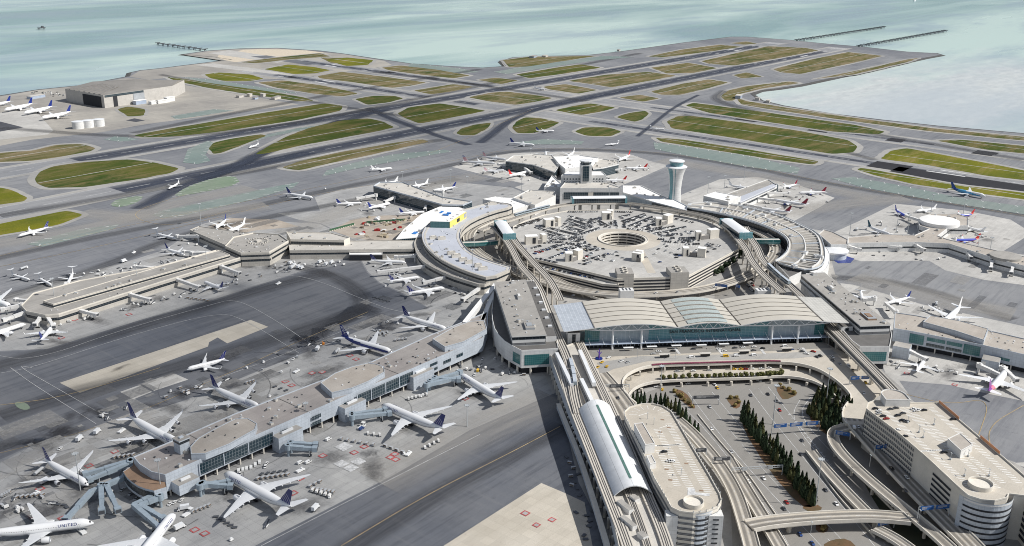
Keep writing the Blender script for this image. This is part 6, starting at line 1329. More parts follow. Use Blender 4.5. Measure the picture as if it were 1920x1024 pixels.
for a_, e_, lab in (((1044, 667), (1072, 726), 'left of the people mover train'), ((1087, 662), (1114, 724), 'right of the people mover train'), ((1090, 716), (1112, 762), 'just above the arched station roof')):
    a_, e_ = G(*a_, 18), G(*e_, 18); s = athing('platform_canopy', 'long narrow white canopy box on the viaduct, '+lab, 'canopy', (a_.x, a_.y, 16), 'white canopies on the viaduct'); b = MB(); b.bar(a_+Vector((0, 0, 1.4)), e_+Vector((0, 0, 1.4)), 3.0, 3.4); b.build('roof', 'white_metal', s)
    b = MB(); b.bar(a_+Vector((0, 0, -1.0)), e_+Vector((0, 0, -1.0)), 2.2, 1.6); b.build('base', 'concrete_dark', s)
for px, py, lab in ((1074, 640, 'left'), (1582, 628, 'right')):   # lift towers by the hall
    p = G(px, py, 16); s = athing('lift_tower', f'white lift tower with dark glazed slot at the {lab} end of the wave-roofed hall', 'lift tower', (p.x, p.y, 0)); b = MB(); b.box((p.x, p.y, 13), (11, 10, 26), math.atan2(ax.y, ax.x), 0, 1); b.build('shaft', ['clad_white', 'roof_dark'], s)
    f = Vector((p.x, p.y))+(-nb)*5.05; b = MB(); b.box((f.x, f.y, 19), (3.2, .3, 11), math.atan2(ax.y, ax.x)); b.build('window', 'glass_band', s)
# arched station roof
e0l, e0r, e1l, e1r = G(1085, 768, 18), G(1143, 760, 18), G(1151, 930, 18), G(1224, 925, 18)
t = athing('train_station', 'white barrel-vaulted station roof with green skylight strip on the foreground viaduct', 'station', (e1l.x, e1l.y, 16)); b = MB(); bs = MB(); be = MB(); R_ = []; NA, NL = 18, 14
for k in range(NL+1):
    a_, e_ = e0l.lerp(e1l, k/NL), e0r.lerp(e1r, k/NL); R_.append([a_.lerp(e_, j/NA)+Vector((0, 0, 6.6*(1-(2*j/NA-1)**2))) for j in range(NA+1)])
W0 = (e0r-e0l).length
b.rings(R_, 0, True, close=False, cap=False, uvs=lambda k, i: (i*W0/NA, k*9.0)); 
for f in (R_,): 
    inn_ = [[p-Vector((0, 0, .7)) for p in r_] for r_ in f]
    b.rings([r_[::-1] for r_ in inn_], 0, True, close=False, cap=False)
    for k in (0, NL): 
        for j in range(NA): b.face([f[k][j], f[k][j+1], inn_[k][j+1], inn_[k][j]])
b.build('roof', 'metal_roof', t)
for j0 in (9,):
    for k in range(1, NL-1): a_, a2 = R_[k][j0-1].lerp(R_[k][j0], .35)+Vector((0, 0, .12)), R_[k][j0].lerp(R_[k][j0+1], .65)+Vector((0, 0, .12)); e_, e2 = R_[k+1][j0-1].lerp(R_[k+1][j0], .35)+Vector((0, 0, .12)), R_[k+1][j0].lerp(R_[k+1][j0+1], .65)+Vector((0, 0, .12)); bs.face([a_, a2, e2, e_], 0, [(0, k*9), (2, k*9), (2, k*9+9), (0, k*9+9)])
bs.build('skylight', 'skylight_green', t)
for k in (0, 4, 8, 12):
    for R0 in (R_[k][1], R_[k][-2]): b = MB(); b.tube((R0.x, R0.y, 16), (R0.x, R0.y, R0.z-.3), .35, n=8); b.build('post', 'white_metal', t)
for k, (px, py) in enumerate(((1178, 985), (1172, 955), (1205, 1010), (1190, 940))):
    p = G(px, py, 16); b = MB(); b.box((p.x, p.y, 17.6), (4 if k else 3.5, 13 if k < 2 else 6, 3.2), -.35, 0, 1); b.build('plant_box', ['white_wall', 'roof_grey'], VIA)
# ---------------------------------------------------------------- multi-storey garages
GAZ = 31; GGZ = 25
def garage(label, px, z, bayc, bayr, screens, t=None):
    q = GP(px, z); t = athing('parking_garage', label, 'car park', (cen(q)[0], cen(q)[1], 0)); 
    b = MB(); b.walls(q, 0, z, 0); wall_parapet(b, q, z, 1.1); b.build('wall', 'concrete_pale', t)
    b = MB(); b.poly(q, z, 0); b.build('roof_deck', 'deck_concrete', t)
    return t, q
gl = [(1171, 781), (1171, 773), (1180, 765), (1202, 759), (1222, 758), (1243, 763), (1259, 773), (1268, 788), (1300, 842), (1330, 892), (1350, 928), (1353, 940), (1346, 952), (1325, 961), (1300, 964), (1275, 961), (1258, 953), (1250, 938), (1226, 897), (1205, 850)]
t, q = garage('left multi-storey garage with rounded ends and near-empty roof, beside the arched station', gl, GGZ, None, None, None); GGQ = q; GG = t
for k in range(6): b = MB(); b.walls(q, 2.2+k*3.7, 3.9+k*3.7, 0, off=.2); b.build('opening', 'louvre', t)
# railing posts round the roof, the pair of lift boxes and the drum
b = MB()
for i in range(len(q)):
    a_, e_ = q[i], q[(i+1) % len(q)]; n = max(1, int((e_-a_).length/4))
    for k in range(n): p = a_.lerp(e_, k/n); b.box((p.x, p.y, GGZ+1.6), (.3, .3, 1.6))
b.build('railing', 'mast_steel', t)
def box_pts(t, nm, pts, z0_, h, m, top):
    qq = GP(pts, z0_+h); b = MB(); b.walls(qq, z0_, z0_+h, 0); b.poly(qq, z0_+h, 1); wall_parapet(b, qq, z0_+h, .4); return b.build(nm, [m, top], t)
box_pts(t, 'penthouse', [(1189, 795), (1205, 793), (1228, 832), (1210, 835)], GGZ, 7, 'white_wall', 'roof_tan'); box_pts(t, 'penthouse', [(1212, 855), (1222, 853), (1230, 868), (1219, 871)], GGZ, 4, 'white_wall', 'roof_light')
p = G(1300, 946, GGZ); b = MB(); b.lathe([(6.3, GGZ-2), (6.3, GGZ+3), (5.9, GGZ+3), (5.9, GGZ+1.5), (.1, GGZ+1.5)], 28, c=(p.x, p.y)); b.build('stair_drum', 'concrete_pale', t)
def bowfront(t, c0, r, a0, a1, z0_, z1_, n=7, m='clad_white'):
    A_ = [(c0[0]+r*math.cos(a0+(a1-a0)*k/16), c0[1]+r*math.sin(a0+(a1-a0)*k/16)) for k in range(17)]
    b = MB(); b.walls([Vector(v) for v in A_], z0_, z1_, 0, close=False, inward=area(A_+[tuple(c0)]) < 0); b.build('bow_wall', 'clad_blue', t)
    A2 = [(c0[0]+(r+.15)*math.cos(a0+(a1-a0)*(k+1.5)/19), c0[1]+(r+.15)*math.sin(a0+(a1-a0)*(k+1.5)/19)) for k in range(17)]
    for k in range(n): b = MB(); b.walls([Vector(v) for v in A2], z0_+2+k*(z1_-z0_-4)/n, z0_+3.3+k*(z1_-z0_-4)/n, 0, close=False, inward=area(A_+[tuple(c0)]) < 0); b.build('bow_window', 'recess', t)
    b = MB(); b.walls([Vector(v) for v in A2], z1_-1.6, z1_-.5, 0, close=False, inward=area(A_+[tuple(c0)]) < 0); b.build('bow_trim', 'white_wall', t)
va = math.atan2(-FWD.y, -FWD.x); 
cG = G(1300, 944, GGZ).to_2d()+FWD*3; bowfront(t, cG, 14.5, va-1.25, va+1.15, 0, GGZ, 6)
for sg, px_ in ((-1, 1262), (1, 1341)):
    p = G(px_, 962, GGZ-3).to_2d(); b = MB(); b.box((p.x, p.y, (GGZ-3)/2), (7, 9, GGZ-3), YAW); b.build('corner_tower', 'clad_white', t)
    if sg > 0:
        for k in range(6): f = p-FWD*3.6+RGT*0; b = MB(); b.box((f.x, f.y, 3+k*3.3), (.5, 3.6, .8), YAW); b.build('slot', 'recess', t)
b = MB()
def rows(b, px0, px1, n, z, ln=9): stalls(b, G(*px0, z).to_2d(), G(*px1, z).to_2d(), n, ln, z+.04, .2)
rows(b, (1206, 777), (1245, 800), 1, GGZ); 
for a_, e_, n in (((1253, 795), (1330, 925), 42), ((1232, 805), (1300, 925), 38), ((1236, 845), (1270, 910), 20)): rows(b, a_, e_, n, GGZ, 5)
for k in range(12): a_ = G(1232+k*3.8, 836-k*.2, GGZ+.05); b.box((a_.x, a_.y, GGZ+.06), (1.2, 3, .03), .6)
for k in range(9): th = math.pi*(k/8)-.9; c3 = G(1218, 778, GGZ+.05); b.bar(c3+Vector((math.cos(th)*9, math.sin(th)*9, 0)), c3+Vector((math.cos(th)*15, math.sin(th)*15, 0)), .25, .03)
b.build('stall_lines', 'stall_paint', t)
b = MB(); p = G(1296, 925, GGZ+.06); b.box((p.x, p.y, GGZ+.07), (12, 4.5, .03), .5); b.box((p.x+3, p.y-5, GGZ+.075), (3, 11, .03), .5); b.build('deck_patch', 'paint_white', t)
b = MB()
for px, py in ((1242, 787), (1254, 802), (1238, 810), (1250, 880), (1287, 869), (1257, 900), (1315, 920)): p = G(px, py, GGZ+.05); b.box((p.x, p.y, GGZ+.06), (1.6, 2.6, .03), .5)
b.build('deck_patch', 'roof_brown', t)
# right garage
gr = [(1627, 757), (1640, 752), (1700, 757), (1760, 756), (1850, 832), (1925, 897), (2060, 1010), (1990, 1010), (1925, 932), (1892, 928), (1888, 935), (1865, 941), (1840, 939), (1815, 931), (1802, 920), (1740, 862), (1680, 810), (1624, 768)]
t, q = garage('right multi-storey garage with broad roof deck, louvred side and curved corner tower', gr, GAZ, None, None, None); GA = t; GAQ = q
a_, e_ = q[17], q[14]
for k in range(7):
    b = MB(); seg = [q[0], q[17], q[16], q[15].lerp(q[16], .4)] ; ob = off_line(seg, -.25); b.walls(ob, GAZ-3.1-k*3.7, GAZ-.9-k*3.7, 0, close=False); b.walls(off_line(seg, .25), GAZ-3.1-k*3.7, GAZ-.9-k*3.7, 0, close=False, inward=True); b.build('louvre_band', 'garage_screen', t)
for k in range(5): walls_seg(t, q[15].lerp(q[14], .2), q[15].lerp(q[14], .75), GAZ-6.5-k*3.8, GAZ-4.8-k*3.8, 'recess', .3, 'slot')
for k in range(7): walls_seg(t, q[8], q[7], GAZ-4.5-k*3.9, GAZ-2.2-k*3.9, 'recess', .3, 'opening')
cA = G(1845, 922, GAZ).to_2d()+FWD*2; bowfront(t, cA, 17.5, va-1.25, va+1.2, 0, GAZ+.3, 7)
b = MB(); p = G(1838, 912, GAZ); b.lathe([(7.5, GAZ-2), (7.5, GAZ+3), (7, GAZ+3), (7, GAZ+1.4), (.1, GAZ+1.4)], 28, c=(p.x, p.y)); b.build('stair_drum', 'concrete_pale', t)
box_pts(t, 'penthouse', [(1777, 823), (1800, 812), (1824, 834), (1802, 846)], GAZ, 5.5, 'white_wall', 'roof_tan')
c4 = G(1676, 741, GAZ+5).to_2d(); b = MB(); A_ = [Vector((c4.x+(9*math.cos(u)), c4.y+9*math.sin(u))) for u in [va+math.pi/2+math.pi*k/10 for k in range(11)]]; A_ += [A_[-1]-FWD*9, A_[0]-FWD*9]; b.walls(A_, GAZ, GAZ+5, 0); b.poly(A_, GAZ+5, 1); wall_parapet(b, A_, GAZ+5, .8); b.build('lift_lobby', ['white_wall', 'roof_tan'], t)
b = MB(); a_, e_ = G(1760, 757, GAZ), G(1920, 893, GAZ)
b.bar(a_+Vector((0, 0, 1.8)), a_.lerp(e_, .26)+Vector((0, 0, 1.8)), .2, 2.2); b.bar(a_.lerp(e_, .52)+Vector((0, 0, 1.8)), a_.lerp(e_, .74)+Vector((0, 0, 1.8)), .2, 2.2); b.build('orange_fence', 'orange_fence', t)
b = MB()
for a_, e_, n in (((1660, 772), (1830, 922), 56), ((1690, 765), (1870, 915), 56), ((1700, 765), (1880, 905), 50)[:3], ((1745, 765), (1910, 905), 52)): rows(b, a_, e_, n, GAZ, 4.6)
for k in range(12): a_ = G(1728+k*4.6, 846-k*.3, GAZ+.05); b.box((a_.x, a_.y, GAZ+.06), (1.2, 3, .03), .6)
b.build('stall_lines', 'stall_paint', t)
for px, py in ((1702, 793), (1723, 811), (1731, 821), (1751, 797), (1815, 856), (1854, 893), (1782, 862), (1808, 893)):
    p = G(px, py, GAZ); b = MB(); b.tube((p.x, p.y, GAZ), (p.x, p.y, GAZ+5), .15, n=6); b.box((p.x, p.y, GAZ+5), (2.2, .4, .25), .7); b.box((p.x, p.y, GAZ+.6), (1.2, 1.2, 1.2)); b.build('roof_lamp', 'mast_steel', t)
for px, py in ((1226, 796), (1237, 821), (1252, 852), (1277, 892), (1214, 786)):
    p = G(px, py, GGZ); b = MB(); b.tube((p.x, p.y, GGZ), (p.x, p.y, GGZ+5), .15, n=6); b.box((p.x, p.y, GGZ+5), (2.2, .4, .25), .7); b.build('roof_lamp', 'mast_steel', GG)
# ---------------------------------------------------------------- light masts
def mast(px, py, h, i):
    p = G(px, py, 0); t = athing('light_mast', 'mast', 'light mast', (p.x, p.y, 0)); b = MB(); b.tube((p.x, p.y, 0), (p.x, p.y, h), .42, .2, 8); b.build('pole', 'mast_steel', t)
    b = MB(); b.tube((p.x, p.y, h-.4), (p.x, p.y, h), 1.7, 1.9, 12)
    for k in range(8): a_ = k*.785; b.box((p.x+1.9*math.cos(a_), p.y+1.9*math.sin(a_), h-.1), (.8, .6, .6), a_)
    b.build('lamp_ring', 'mast_steel', t); auto(t, 'tall slim light mast', 'light mast', 'tall light masts', (p.x, p.y, 0))
MASTS = [(1529, 949, 35), (1548, 762, 33), (1449, 796, 33), (1237, 757, 33), (151, 920, 28), (304, 938, 30), (377, 422, 28), (259, 540, 28), (104, 572, 28), (389, 507, 28), (1593, 440, 28), (1701, 440, 26), (1680, 437, 26), (1745, 402, 28), (1806, 401, 24), (1856, 472, 18), (1832, 472, 20), (886, 535, 40), (876, 364, 26), (978, 366, 26), (1142, 386, 26), (1327, 362, 24), (1395, 338, 22), (876, 800, 18), (576, 810, 24), (1106, 520, 26), (1290, 470, 22), (995, 306, 24), (1045, 330, 20), (755, 352, 24), (845, 345, 22), (1358, 354, 20)]
# ---------------------------------------------------------------- trees
def crown_conifer(seed, h=12, r=2.75):
    rd = random.Random(seed); b = MB(); k = 0
    for k in range(760):
        z = h*(.07+.93*rd.random()**1.15); rr_ = r*(1-(z/h))**.72*(.55+.5*rd.random())+.08; a_ = rd.uniform(0, 6.283); bump = .8+.3*math.sin(a_*3+z*1.7+seed)
        x, y = rr_*bump*math.cos(a_), rr_*bump*math.sin(a_); s = rd.uniform(.28, .6)
        u = Vector((math.cos(a_+1.57), math.sin(a_+1.57), rd.uniform(-.3, .3)))*s; v = Vector((math.cos(a_)*.5, math.sin(a_)*.5, rd.uniform(.6, 1.2)))*s*1.3
        c = Vector((x, y, z)); b.face([c-u-v*.4, c+u-v*.4, c+v])
    b.lathe([(r*.7, .5), (r*.78, h*.22), (r*.62, h*.5), (r*.36, h*.75), (.05, h*.97)], 9, smooth=False)
    return b
def crown_round(seed, h=3.5, r=1.7, n=260):
    rd = random.Random(seed); b = MB(); bl = [(Vector((rd.uniform(-.5, .5)*r, rd.uniform(-.5, .5)*r, h*rd.uniform(.4, .75))), r*rd.uniform(.45, .75)) for _ in range(6)]
    for k in range(n):
        c0, r0 = bl[k % 6]; d = Vector((rd.gauss(0, 1), rd.gauss(0, 1), rd.gauss(0, 1))).normalized(); c = c0+d*r0*rd.uniform(.6, 1.05); s = rd.uniform(.12, .24)*r
        u = d.cross(Vector((0, 0, 1))+Vector((.1, 0, 0))).normalized()*s; v = d.cross(u).normalized()*s; b.face([c-u-v, c+u-v*.6, c+u*.6+v, c-u+v*.8])
    return b
def make_tree(nm, crown, cm, h, tr):
    t = thing(nm, nm, 'tree', (0, 0, -500)); crown.build('crown', cm, t); b = MB(); b.tube((0, 0, 0), (0, 0, h), tr, tr*.5, 7); b.build('trunk', 'bark', t); return t
CY = [make_tree('cypress_tree', crown_conifer(k, 12+(k%3)-1, 2.3+.25*(k%4)), 'cypress' if k % 3 else 'cypress_b', 6, .3) for k in range(6)]
BU = [make_tree('hedge_shrub', crown_round(k+9, 3.2, 1.9), 'bush', 1.5, .12) for k in range(3)]
BT = [make_tree('broadleaf_tree', crown_round(k+21, 9, 4.6, 620), 'broadleaf', 5, .4) for k in range(3)]
SH = [make_tree('dry_shrub', crown_round(k+31, 1.9, 1.6, 150), 'shrub', .8, .1) for k in range(3)]
rt_ = random.Random(5); USED = set()
def plant(protos, px, py, z, sc, base, cat, group, lim=12):
    o = rt_.choice(protos)
    if o.name in USED: o = copy_tree(o)
    else: USED.add(o.name)
    p = G(px, py, z); o.location = p; o.rotation_euler.z = rt_.uniform(0, 6.28); o.scale = (sc, sc, sc*rt_.uniform(.9, 1.12)); auto(o, base, cat, group, p, lim); return o
def along(pts, n, jit=0):
    q = [Vector(p) for p in pts]; return [at(q, k/(n-1)) + Vector((rt_.uniform(-jit, jit), rt_.uniform(-jit*.6, jit*.6))) for k in range(n)]
def trees():
    for p in along([(1186, 757), (1210, 757), (1242, 760), (1262, 769), (1284, 790), (1308, 818)], 17, 1): plant(CY, p.x, p.y, 0, rt_.uniform(.72, .95), 'dark narrow cypress in the row beside the left garage,', 'tree', 'cypresses beside the left garage', 20)
    for p in along([(1392, 790), (1427, 838), (1465, 878), (1497, 920), (1522, 948)], 30, 2): plant(CY, p.x, p.y, 0, rt_.uniform(.65, 1.25), 'dark cypress on the left side of the motorway median,', 'tree', 'cypresses in the motorway median', 40)
    for p in along([(1402, 782), (1438, 826), (1476, 868), (1505, 908), (1526, 940)], 26, 3): plant(CY, p.x, p.y, 0, rt_.uniform(.62, 1.2), 'dark cypress on the right side of the motorway median,', 'tree', 'cypresses in the motorway median', 40)
    cl = [(1516, 776), (1524, 764), (1532, 752), (1541, 745), (1552, 742), (1563, 746), (1573, 752), (1583, 758), (1590, 768), (1594, 778), (1528, 786), (1537, 795), (1545, 804), (1555, 812), (1564, 816), (1570, 806), (1540, 772), (1552, 764), (1562, 774), (1574, 778), (1553, 788), (1565, 795), (1582, 786), (1533, 774), (1547, 752), (1557, 752), (1568, 762), (1545, 780), (1535, 762), (1578, 768), (1588, 776), (1570, 788), (1558, 778), (1548, 796), (1522, 780), (1531, 781), (1560, 804), (1575, 796), (1566, 770), (1585, 764)]
    for p in cl: plant(CY, p[0], p[1], 0, rt_.uniform(.8, 1.35), 'dark cypress in the dense clump inside the U bend,', 'tree', 'cypress clump inside the U bend', 30)
    for p in along([(1243, 712), (1340, 709), (1420, 707), (1466, 704)], 25, .6): plant(BU, p.x, p.y-1, LZ, rt_.uniform(1.15, 1.4), 'round green hedge shrub on the arrivals deck edge,', 'shrub', 'hedge shrubs on the arrivals deck', 30)
    for px, py in ((1342, 516), (1350, 511), (1357, 505), (1364, 500), (1372, 496), (1380, 488), (1387, 482), (1394, 484)): plant(BT, px, py, 0, rt_.uniform(.8, 1.15), 'dark broadleaf tree at the right corner of the round car park,', 'tree', 'broadleaf trees by the car park')
    for px, py in ((1266, 735), (1272, 742), (1279, 745), (1284, 752), (1290, 758), (1297, 764), (1371, 748), (1380, 746), (1386, 756), (1378, 762), (1462, 722), (1470, 728), (1480, 732), (1488, 738), (1536, 984), (1546, 990), (1542, 996)): plant(SH, px, py, .2, rt_.uniform(1, 1.6), 'rusty green dry shrub in a road planting bed,', 'shrub', 'dry shrubs in the road beds')
# ================================================================ aircraft
TYPES = dict(
 wide=dict(L=64, span=61, D=6.2, gz=2.3, fin=10.5, tp=21.5, eng=((.31, 1.85, 6.2),), rear=False),
 jumbo=dict(L=70, span=64, D=7.0, gz=2.2, fin=11.0, tp=22, eng=((.36, 1.4, 4.8), (.66, 1.4, 4.8)), rear=False),
 dream=dict(L=57, span=60, D=5.8, gz=2.1, fin=9.5, tp=19.5, eng=((.33, 1.75, 5.6),), rear=False),
 narrow=dict(L=39.5, span=35.8, D=3.9, gz=1.4, fin=7.2, tp=14.3, eng=((.30, 1.1, 4.0),), rear=False),
 short=dict(L=34, span=34, D=3.95, gz=1.4, fin=6.8, tp=12.5, eng=((.33, 1.15, 4.0),), rear=False),
 long=dict(L=47, span=38, D=3.9, gz=1.9, fin=7.8, tp=15, eng=((.32, 1.3, 4.6),), rear=False),
 regional=dict(L=32, span=23.5, D=2.8, gz=1.1, fin=5.4, tp=8.6, eng=((0, .75, 3.6),), rear=True))
def prof_at(t):
    K = [(0, .03, -.16), (.006, .17, -.15), (.018, .33, -.12), (.035, .52, -.08), (.06, .74, -.03), (.09, .91, 0), (.125, 1, 0), (.66, 1, 0), (.74, .93, .035), (.82, .76, .11), (.9, .5, .22), (.96, .28, .31), (1, .10, .36)]
    for i in range(len(K)-1):
        if K[i][0] <= t <= K[i+1][0]:
            u = (t-K[i][0])/(K[i+1][0]-K[i][0]); return K[i][1]+(K[i+1][1]-K[i][1])*u, K[i][2]+(K[i+1][2]-K[i][2])*u
    return .1, .36
LIV = {}   # livery -> (fuselage materials, face rule, fin material, engine material, wing material)
def liv_plain(t, a, z): return 0
LIV['united'] = (['ac_white', 'ac_grey'], lambda t, a, z: 1 if z < -.42 else 0, 'globe_fin', 'ac_white')
LIV['plain_navy'] = (['ac_white', 'ac_grey'], lambda t, a, z: 1 if z < -.42 else 0, 'ac_navy', 'ac_white')
LIV['ana'] = (['ac_white', 'ac_navy', 'ac_sky'], lambda t, a, z: 1 if (z < .28+max(0, t-.45)*1.5 and z > -.30) and t > .06 or t > .86 else (2 if z > -.48 and z <= -.30 and t > .06 else 0), 'ac_navy', 'ac_white')
LIV['white'] = (['ac_white', 'ac_grey'], lambda t, a, z: 1 if z < -.5 else 0, 'ac_white', 'ac_engine')
LIV['delta'] = (['ac_white', 'ac_navy'], lambda t, a, z: 1 if z < -.55 else 0, 'ac_maroon', 'ac_navy')
LIV['american'] = (['ac_grey', 'ac_grey'], liv_plain, 'flag_fin', 'ac_grey')
LIV['redtail'] = (['ac_white', 'ac_red'], liv_plain, 'ac_red', 'ac_white')
LIV['bluered'] = (['ac_swblue', 'ac_red', 'ac_yellow'], lambda t, a, z: 1 if z < -.45 or t > .92 else (2 if z < -.32 or t > .9 else 0), 'ac_red', 'ac_swblue')
LIV['bluebody'] = (['ac_swblue', 'ac_yellow', 'ac_red'], lambda t, a, z: 2 if z < -.5 else 0, 'ac_swblue', 'ac_swblue')
LIV['skyblue'] = (['ac_white', 'ac_sky', 'ac_deep'], lambda t, a, z: 2 if t > .80-z*.05 else (1 if t > .12+max(0, z+.3)*.35 and (z < .62 or t > .55) else 0), 'ac_deep', 'ac_white')
LIV['tealtail'] = (['ac_white', 'ac_teal'], lambda t, a, z: 1 if t > .88 else 0, 'ac_teal', 'ac_white')
LIV['pinktail'] = (['ac_white', 'ac_pink', 'ac_purple', 'ac_yellow'], lambda t, a, z: 2 if t > .9 else (1 if t > .8 else (3 if t > .765 and z < .2 else 0)), 'ac_purple', 'ac_white')
def flag_fin():
    m, nt, b = newmat('flag_fin'); MATS['flag_fin'] = m
    tc = nt.nodes.new('ShaderNodeTexCoord'); sp = nt.nodes.new('ShaderNodeSeparateXYZ'); L(nt, tc.outputs['Object'], sp.inputs[0])
    s = math1(nt, 'SINE', math1(nt, 'MULTIPLY', math1(nt, 'ADD', sp.outputs[2], math1(nt, 'MULTIPLY', sp.outputs[0], -.12)), 4.6)); f = math1(nt, 'GREATER_THAN', s, 0)
    L(nt, mixc(nt, f, (.70, .72, .74), mixc(nt, math1(nt, 'LESS_THAN', sp.outputs[2], 10.5), (.03, .05, .22), (.42, .03, .05))), b.inputs['Base Color'])
flag_fin()
def foil(b, secs, mi=0, n=6):
    """secs: (leading-edge x, y, z, chord, thickness); a closed aerofoil lofted through them"""
    R_ = []
    for xl, y, z, c, t, *vert in secs:
        pts = []
        for k in range(n+1): u = k/n; pts.append((xl-c*u, t*c*2.6*(.2969*u**.5-.126*u-.3516*u*u+.2843*u**3-.1036*u**4)))
        lo = [(x, -w*.75) for x, w in pts[1:-1]][::-1]
        ring_ = pts+lo
        R_.append([(x, y+w, z) for x, w in ring_] if vert else [(x, y, z+w) for x, w in ring_])
    b.rings(R_, mi, True)
AC = {}
def aircraft(kind, livery, text=None):
    key = (kind, livery, text)
    if key in AC: return copy_tree(AC[key]), False
    T = TYPES[kind]; Ln, D, H = T['L'], T['D'], T['D']/2+T['gz']; r = D/2; hs = T['span']/2
    fm, rule, finm, engm = LIV[livery]
    root = thing('airliner', 'x', 'airliner'); AC[key] = root
    ts = [0, .006, .018, .035, .06, .09, .125]+[.125+.535*k/14 for k in range(1, 15)]+[.70, .735, .77, .80, .83, .86, .89, .92, .95, .975, 1]; NA = 24; R_ = []
    for t in ts:
        rr_, oz = prof_at(t); R_.append([(Ln/2-t*Ln, r*rr_*math.cos(a), H+oz*D+r*rr_*math.sin(a)) for a in [2*math.pi*(k+.5)/NA for k in range(NA)]])
    b = MB(); b.rings(R_, 0, True, mf=lambda k, i: rule((ts[k]+ts[min(k+1, len(ts)-1)])/2, i, math.sin(2*math.pi*(i+1)/NA)))
    fus = b.build('fuselage', fm, root)
    if kind == 'jumbo':
        b = MB(); b.rings([[(Ln/2-t*Ln, r*w*math.cos(a), H+r*.45+r*h*math.sin(a)) for a in [math.pi*k/10 for k in range(11)]] for t, w, h in ((.035, .35, .35), (.06, .6, .72), (.1, .72, .92), (.2, .74, .95), (.26, .7, .78), (.31, .5, .45))], 0, True, close=False, cap=False); b.build('upper_deck', 'ac_white', root)
    # belly fairing
    if not T['rear']: b = MB(); b.rings([[(x, r*w*math.cos(a)*1.08, H-r*.62+r*.5*w*math.sin(a)) for a in [2*math.pi*k/14 for k in range(14)]] for x, w in ((Ln*.17, .3), (Ln*.12, .85), (Ln*.02, 1), (-Ln*.08, .85), (-Ln*.14, .3))], 0, True); b.build('belly_fairing', fm[1] if livery in ('united', 'bluered') else fm[0], root)
    sw = 0.62 if kind != 'regional' else .5
    xr = Ln*(.13 if not T['rear'] else .04); cr = Ln*(.20 if kind != 'regional' else .16); zt = hs*.10
    for s in (-1, 1):
        y0 = r*.6; b = MB(); zw = H-r*.55; ky = hs*.36
        xk = xr-(ky-y0)*sw*.98; xt = xr-(hs-y0)*sw
        ck = cr*.56; ct = cr*.17
        secs = [(xr, s*y0, zw, cr, .13), (xk, s*ky, zw+zt*.32, ck, .11), (xt+.6, s*hs*.94, zw+zt*.9, ct*1.15, .09), (xt-hs*.045, s*hs, zw+zt*1.02, ct*.55, .07)]
        foil(b, secs); wg = b.build('wing', 'ac_wing', root)
        # flap-track fairings
        for f in (.3, .45, .6, .75):
            y = hs*f; xe = xr-(y-y0)*sw-(cr+(ck-cr)*min(1, (y-y0)/(ky-y0)) if y < ky else ck+(ct-ck)*(y-ky)/(hs-ky)); b = MB(); b.box((xe+.5, s*y, zw+zt*f-.3), (Ln*.045, .45, .5)); b.build('flap_fairing', 'ac_white', wg)
        if kind in ('narrow', 'short', 'long', 'jumbo'): b = MB(); foil(b, [(xt-.4, s*hs*.995, zw+zt*1.0, ct*.8, .09, 1), (xt-2.0, s*(hs+.45), zw+zt+2.3, ct*.35, .08, 1)]); b.build('winglet', finm if livery in ('united', 'bluered', 'delta') and finm != 'globe_fin' else 'ac_white', wg)
        # tailplane
        tz = H+.22*D if not T['rear'] else H+r+T['fin']*.9; tx = -Ln*(.39 if not T['rear'] else .435); th_ = T['tp']/2; b = MB()
        foil(b, [(tx, s*r*(.35 if not T['rear'] else 0), tz, Ln*.105, .1), (tx-th_*.6, s*th_, tz+th_*.08, Ln*.038, .08)]); b.build('tailplane', 'ac_wing' if livery != 'pinktail' else 'ac_white', root)
        for f, er, el in T['eng']:
            if T['rear']: ex, ey, ez = -Ln*.30, s*(r+er+.25), H+.25*D
            else: ey = s*hs*f; ex = xr-(abs(ey)-y0)*sw+el*.62; ez = max(er+.55, zw+zt*f-er*1.15)
            n = 20; E_ = lambda x, q_: [(ex+x, ey+q_*math.cos(2*math.pi*k/n), ez+q_*math.sin(2*math.pi*k/n)) for k in range(n)]
            b = MB(); b.rings([E_(-el*.05, er*.05), E_(0, er*.82), E_(el*.02, er*.84)], 2, True, cap=False)
            b.rings([E_(-.2*el, er*.80), E_(0.06*el, er*.84), E_(.1*el, er*.93), E_(.02*el, er), E_(-.3*el, er*1.03), E_(-.62*el, er*.86), E_(-.72*el, er*.72)], 0, True, cap=False, mf=lambda k, i: 1 if k < 3 else 0)
            b.rings([E_(-.66*el, er*.62), E_(-.9*el, er*.4), E_(-1.08*el, er*.12)], 1, True); b.rings([E_(-.7*el, er*.72), E_(-.7*el, er*.55)], 2, True, cap=False)
            en = b.build('engine', [engm, 'ac_engine', 'ac_dark'], root)
            b = MB(); (b.bar((ex-.1*el, ey, ez+er*.9), (ex-el*.75, ey, zw+zt*f-.1), .5, 1.0) if not T['rear'] else b.box((ex-.4*el, s*(r*.9), ez), (el*.6, er, .3))); b.build('pylon', 'ac_white', en)
    # fin
    fz = H+D*.40; fh = T['fin']; fx = -Ln*.345 if not T['rear'] else -Ln*.37; fc_ = Ln*.135; b = MB()
    foil(b, [(fx+Ln*.03, 0, fz-.3, fc_*1.25, .07, 1), (fx, 0, fz+.8, fc_, .09, 1), (fx-fh*.78, 0, fz+fh, fc_*.42, .09, 1)]); b.build('tail_fin', finm, root); finob = bpy.data.objects[-1] if False else [c for c in root.children if c.name.startswith('tail_fin')][-1]
    # glazing, doors
    b = MB()
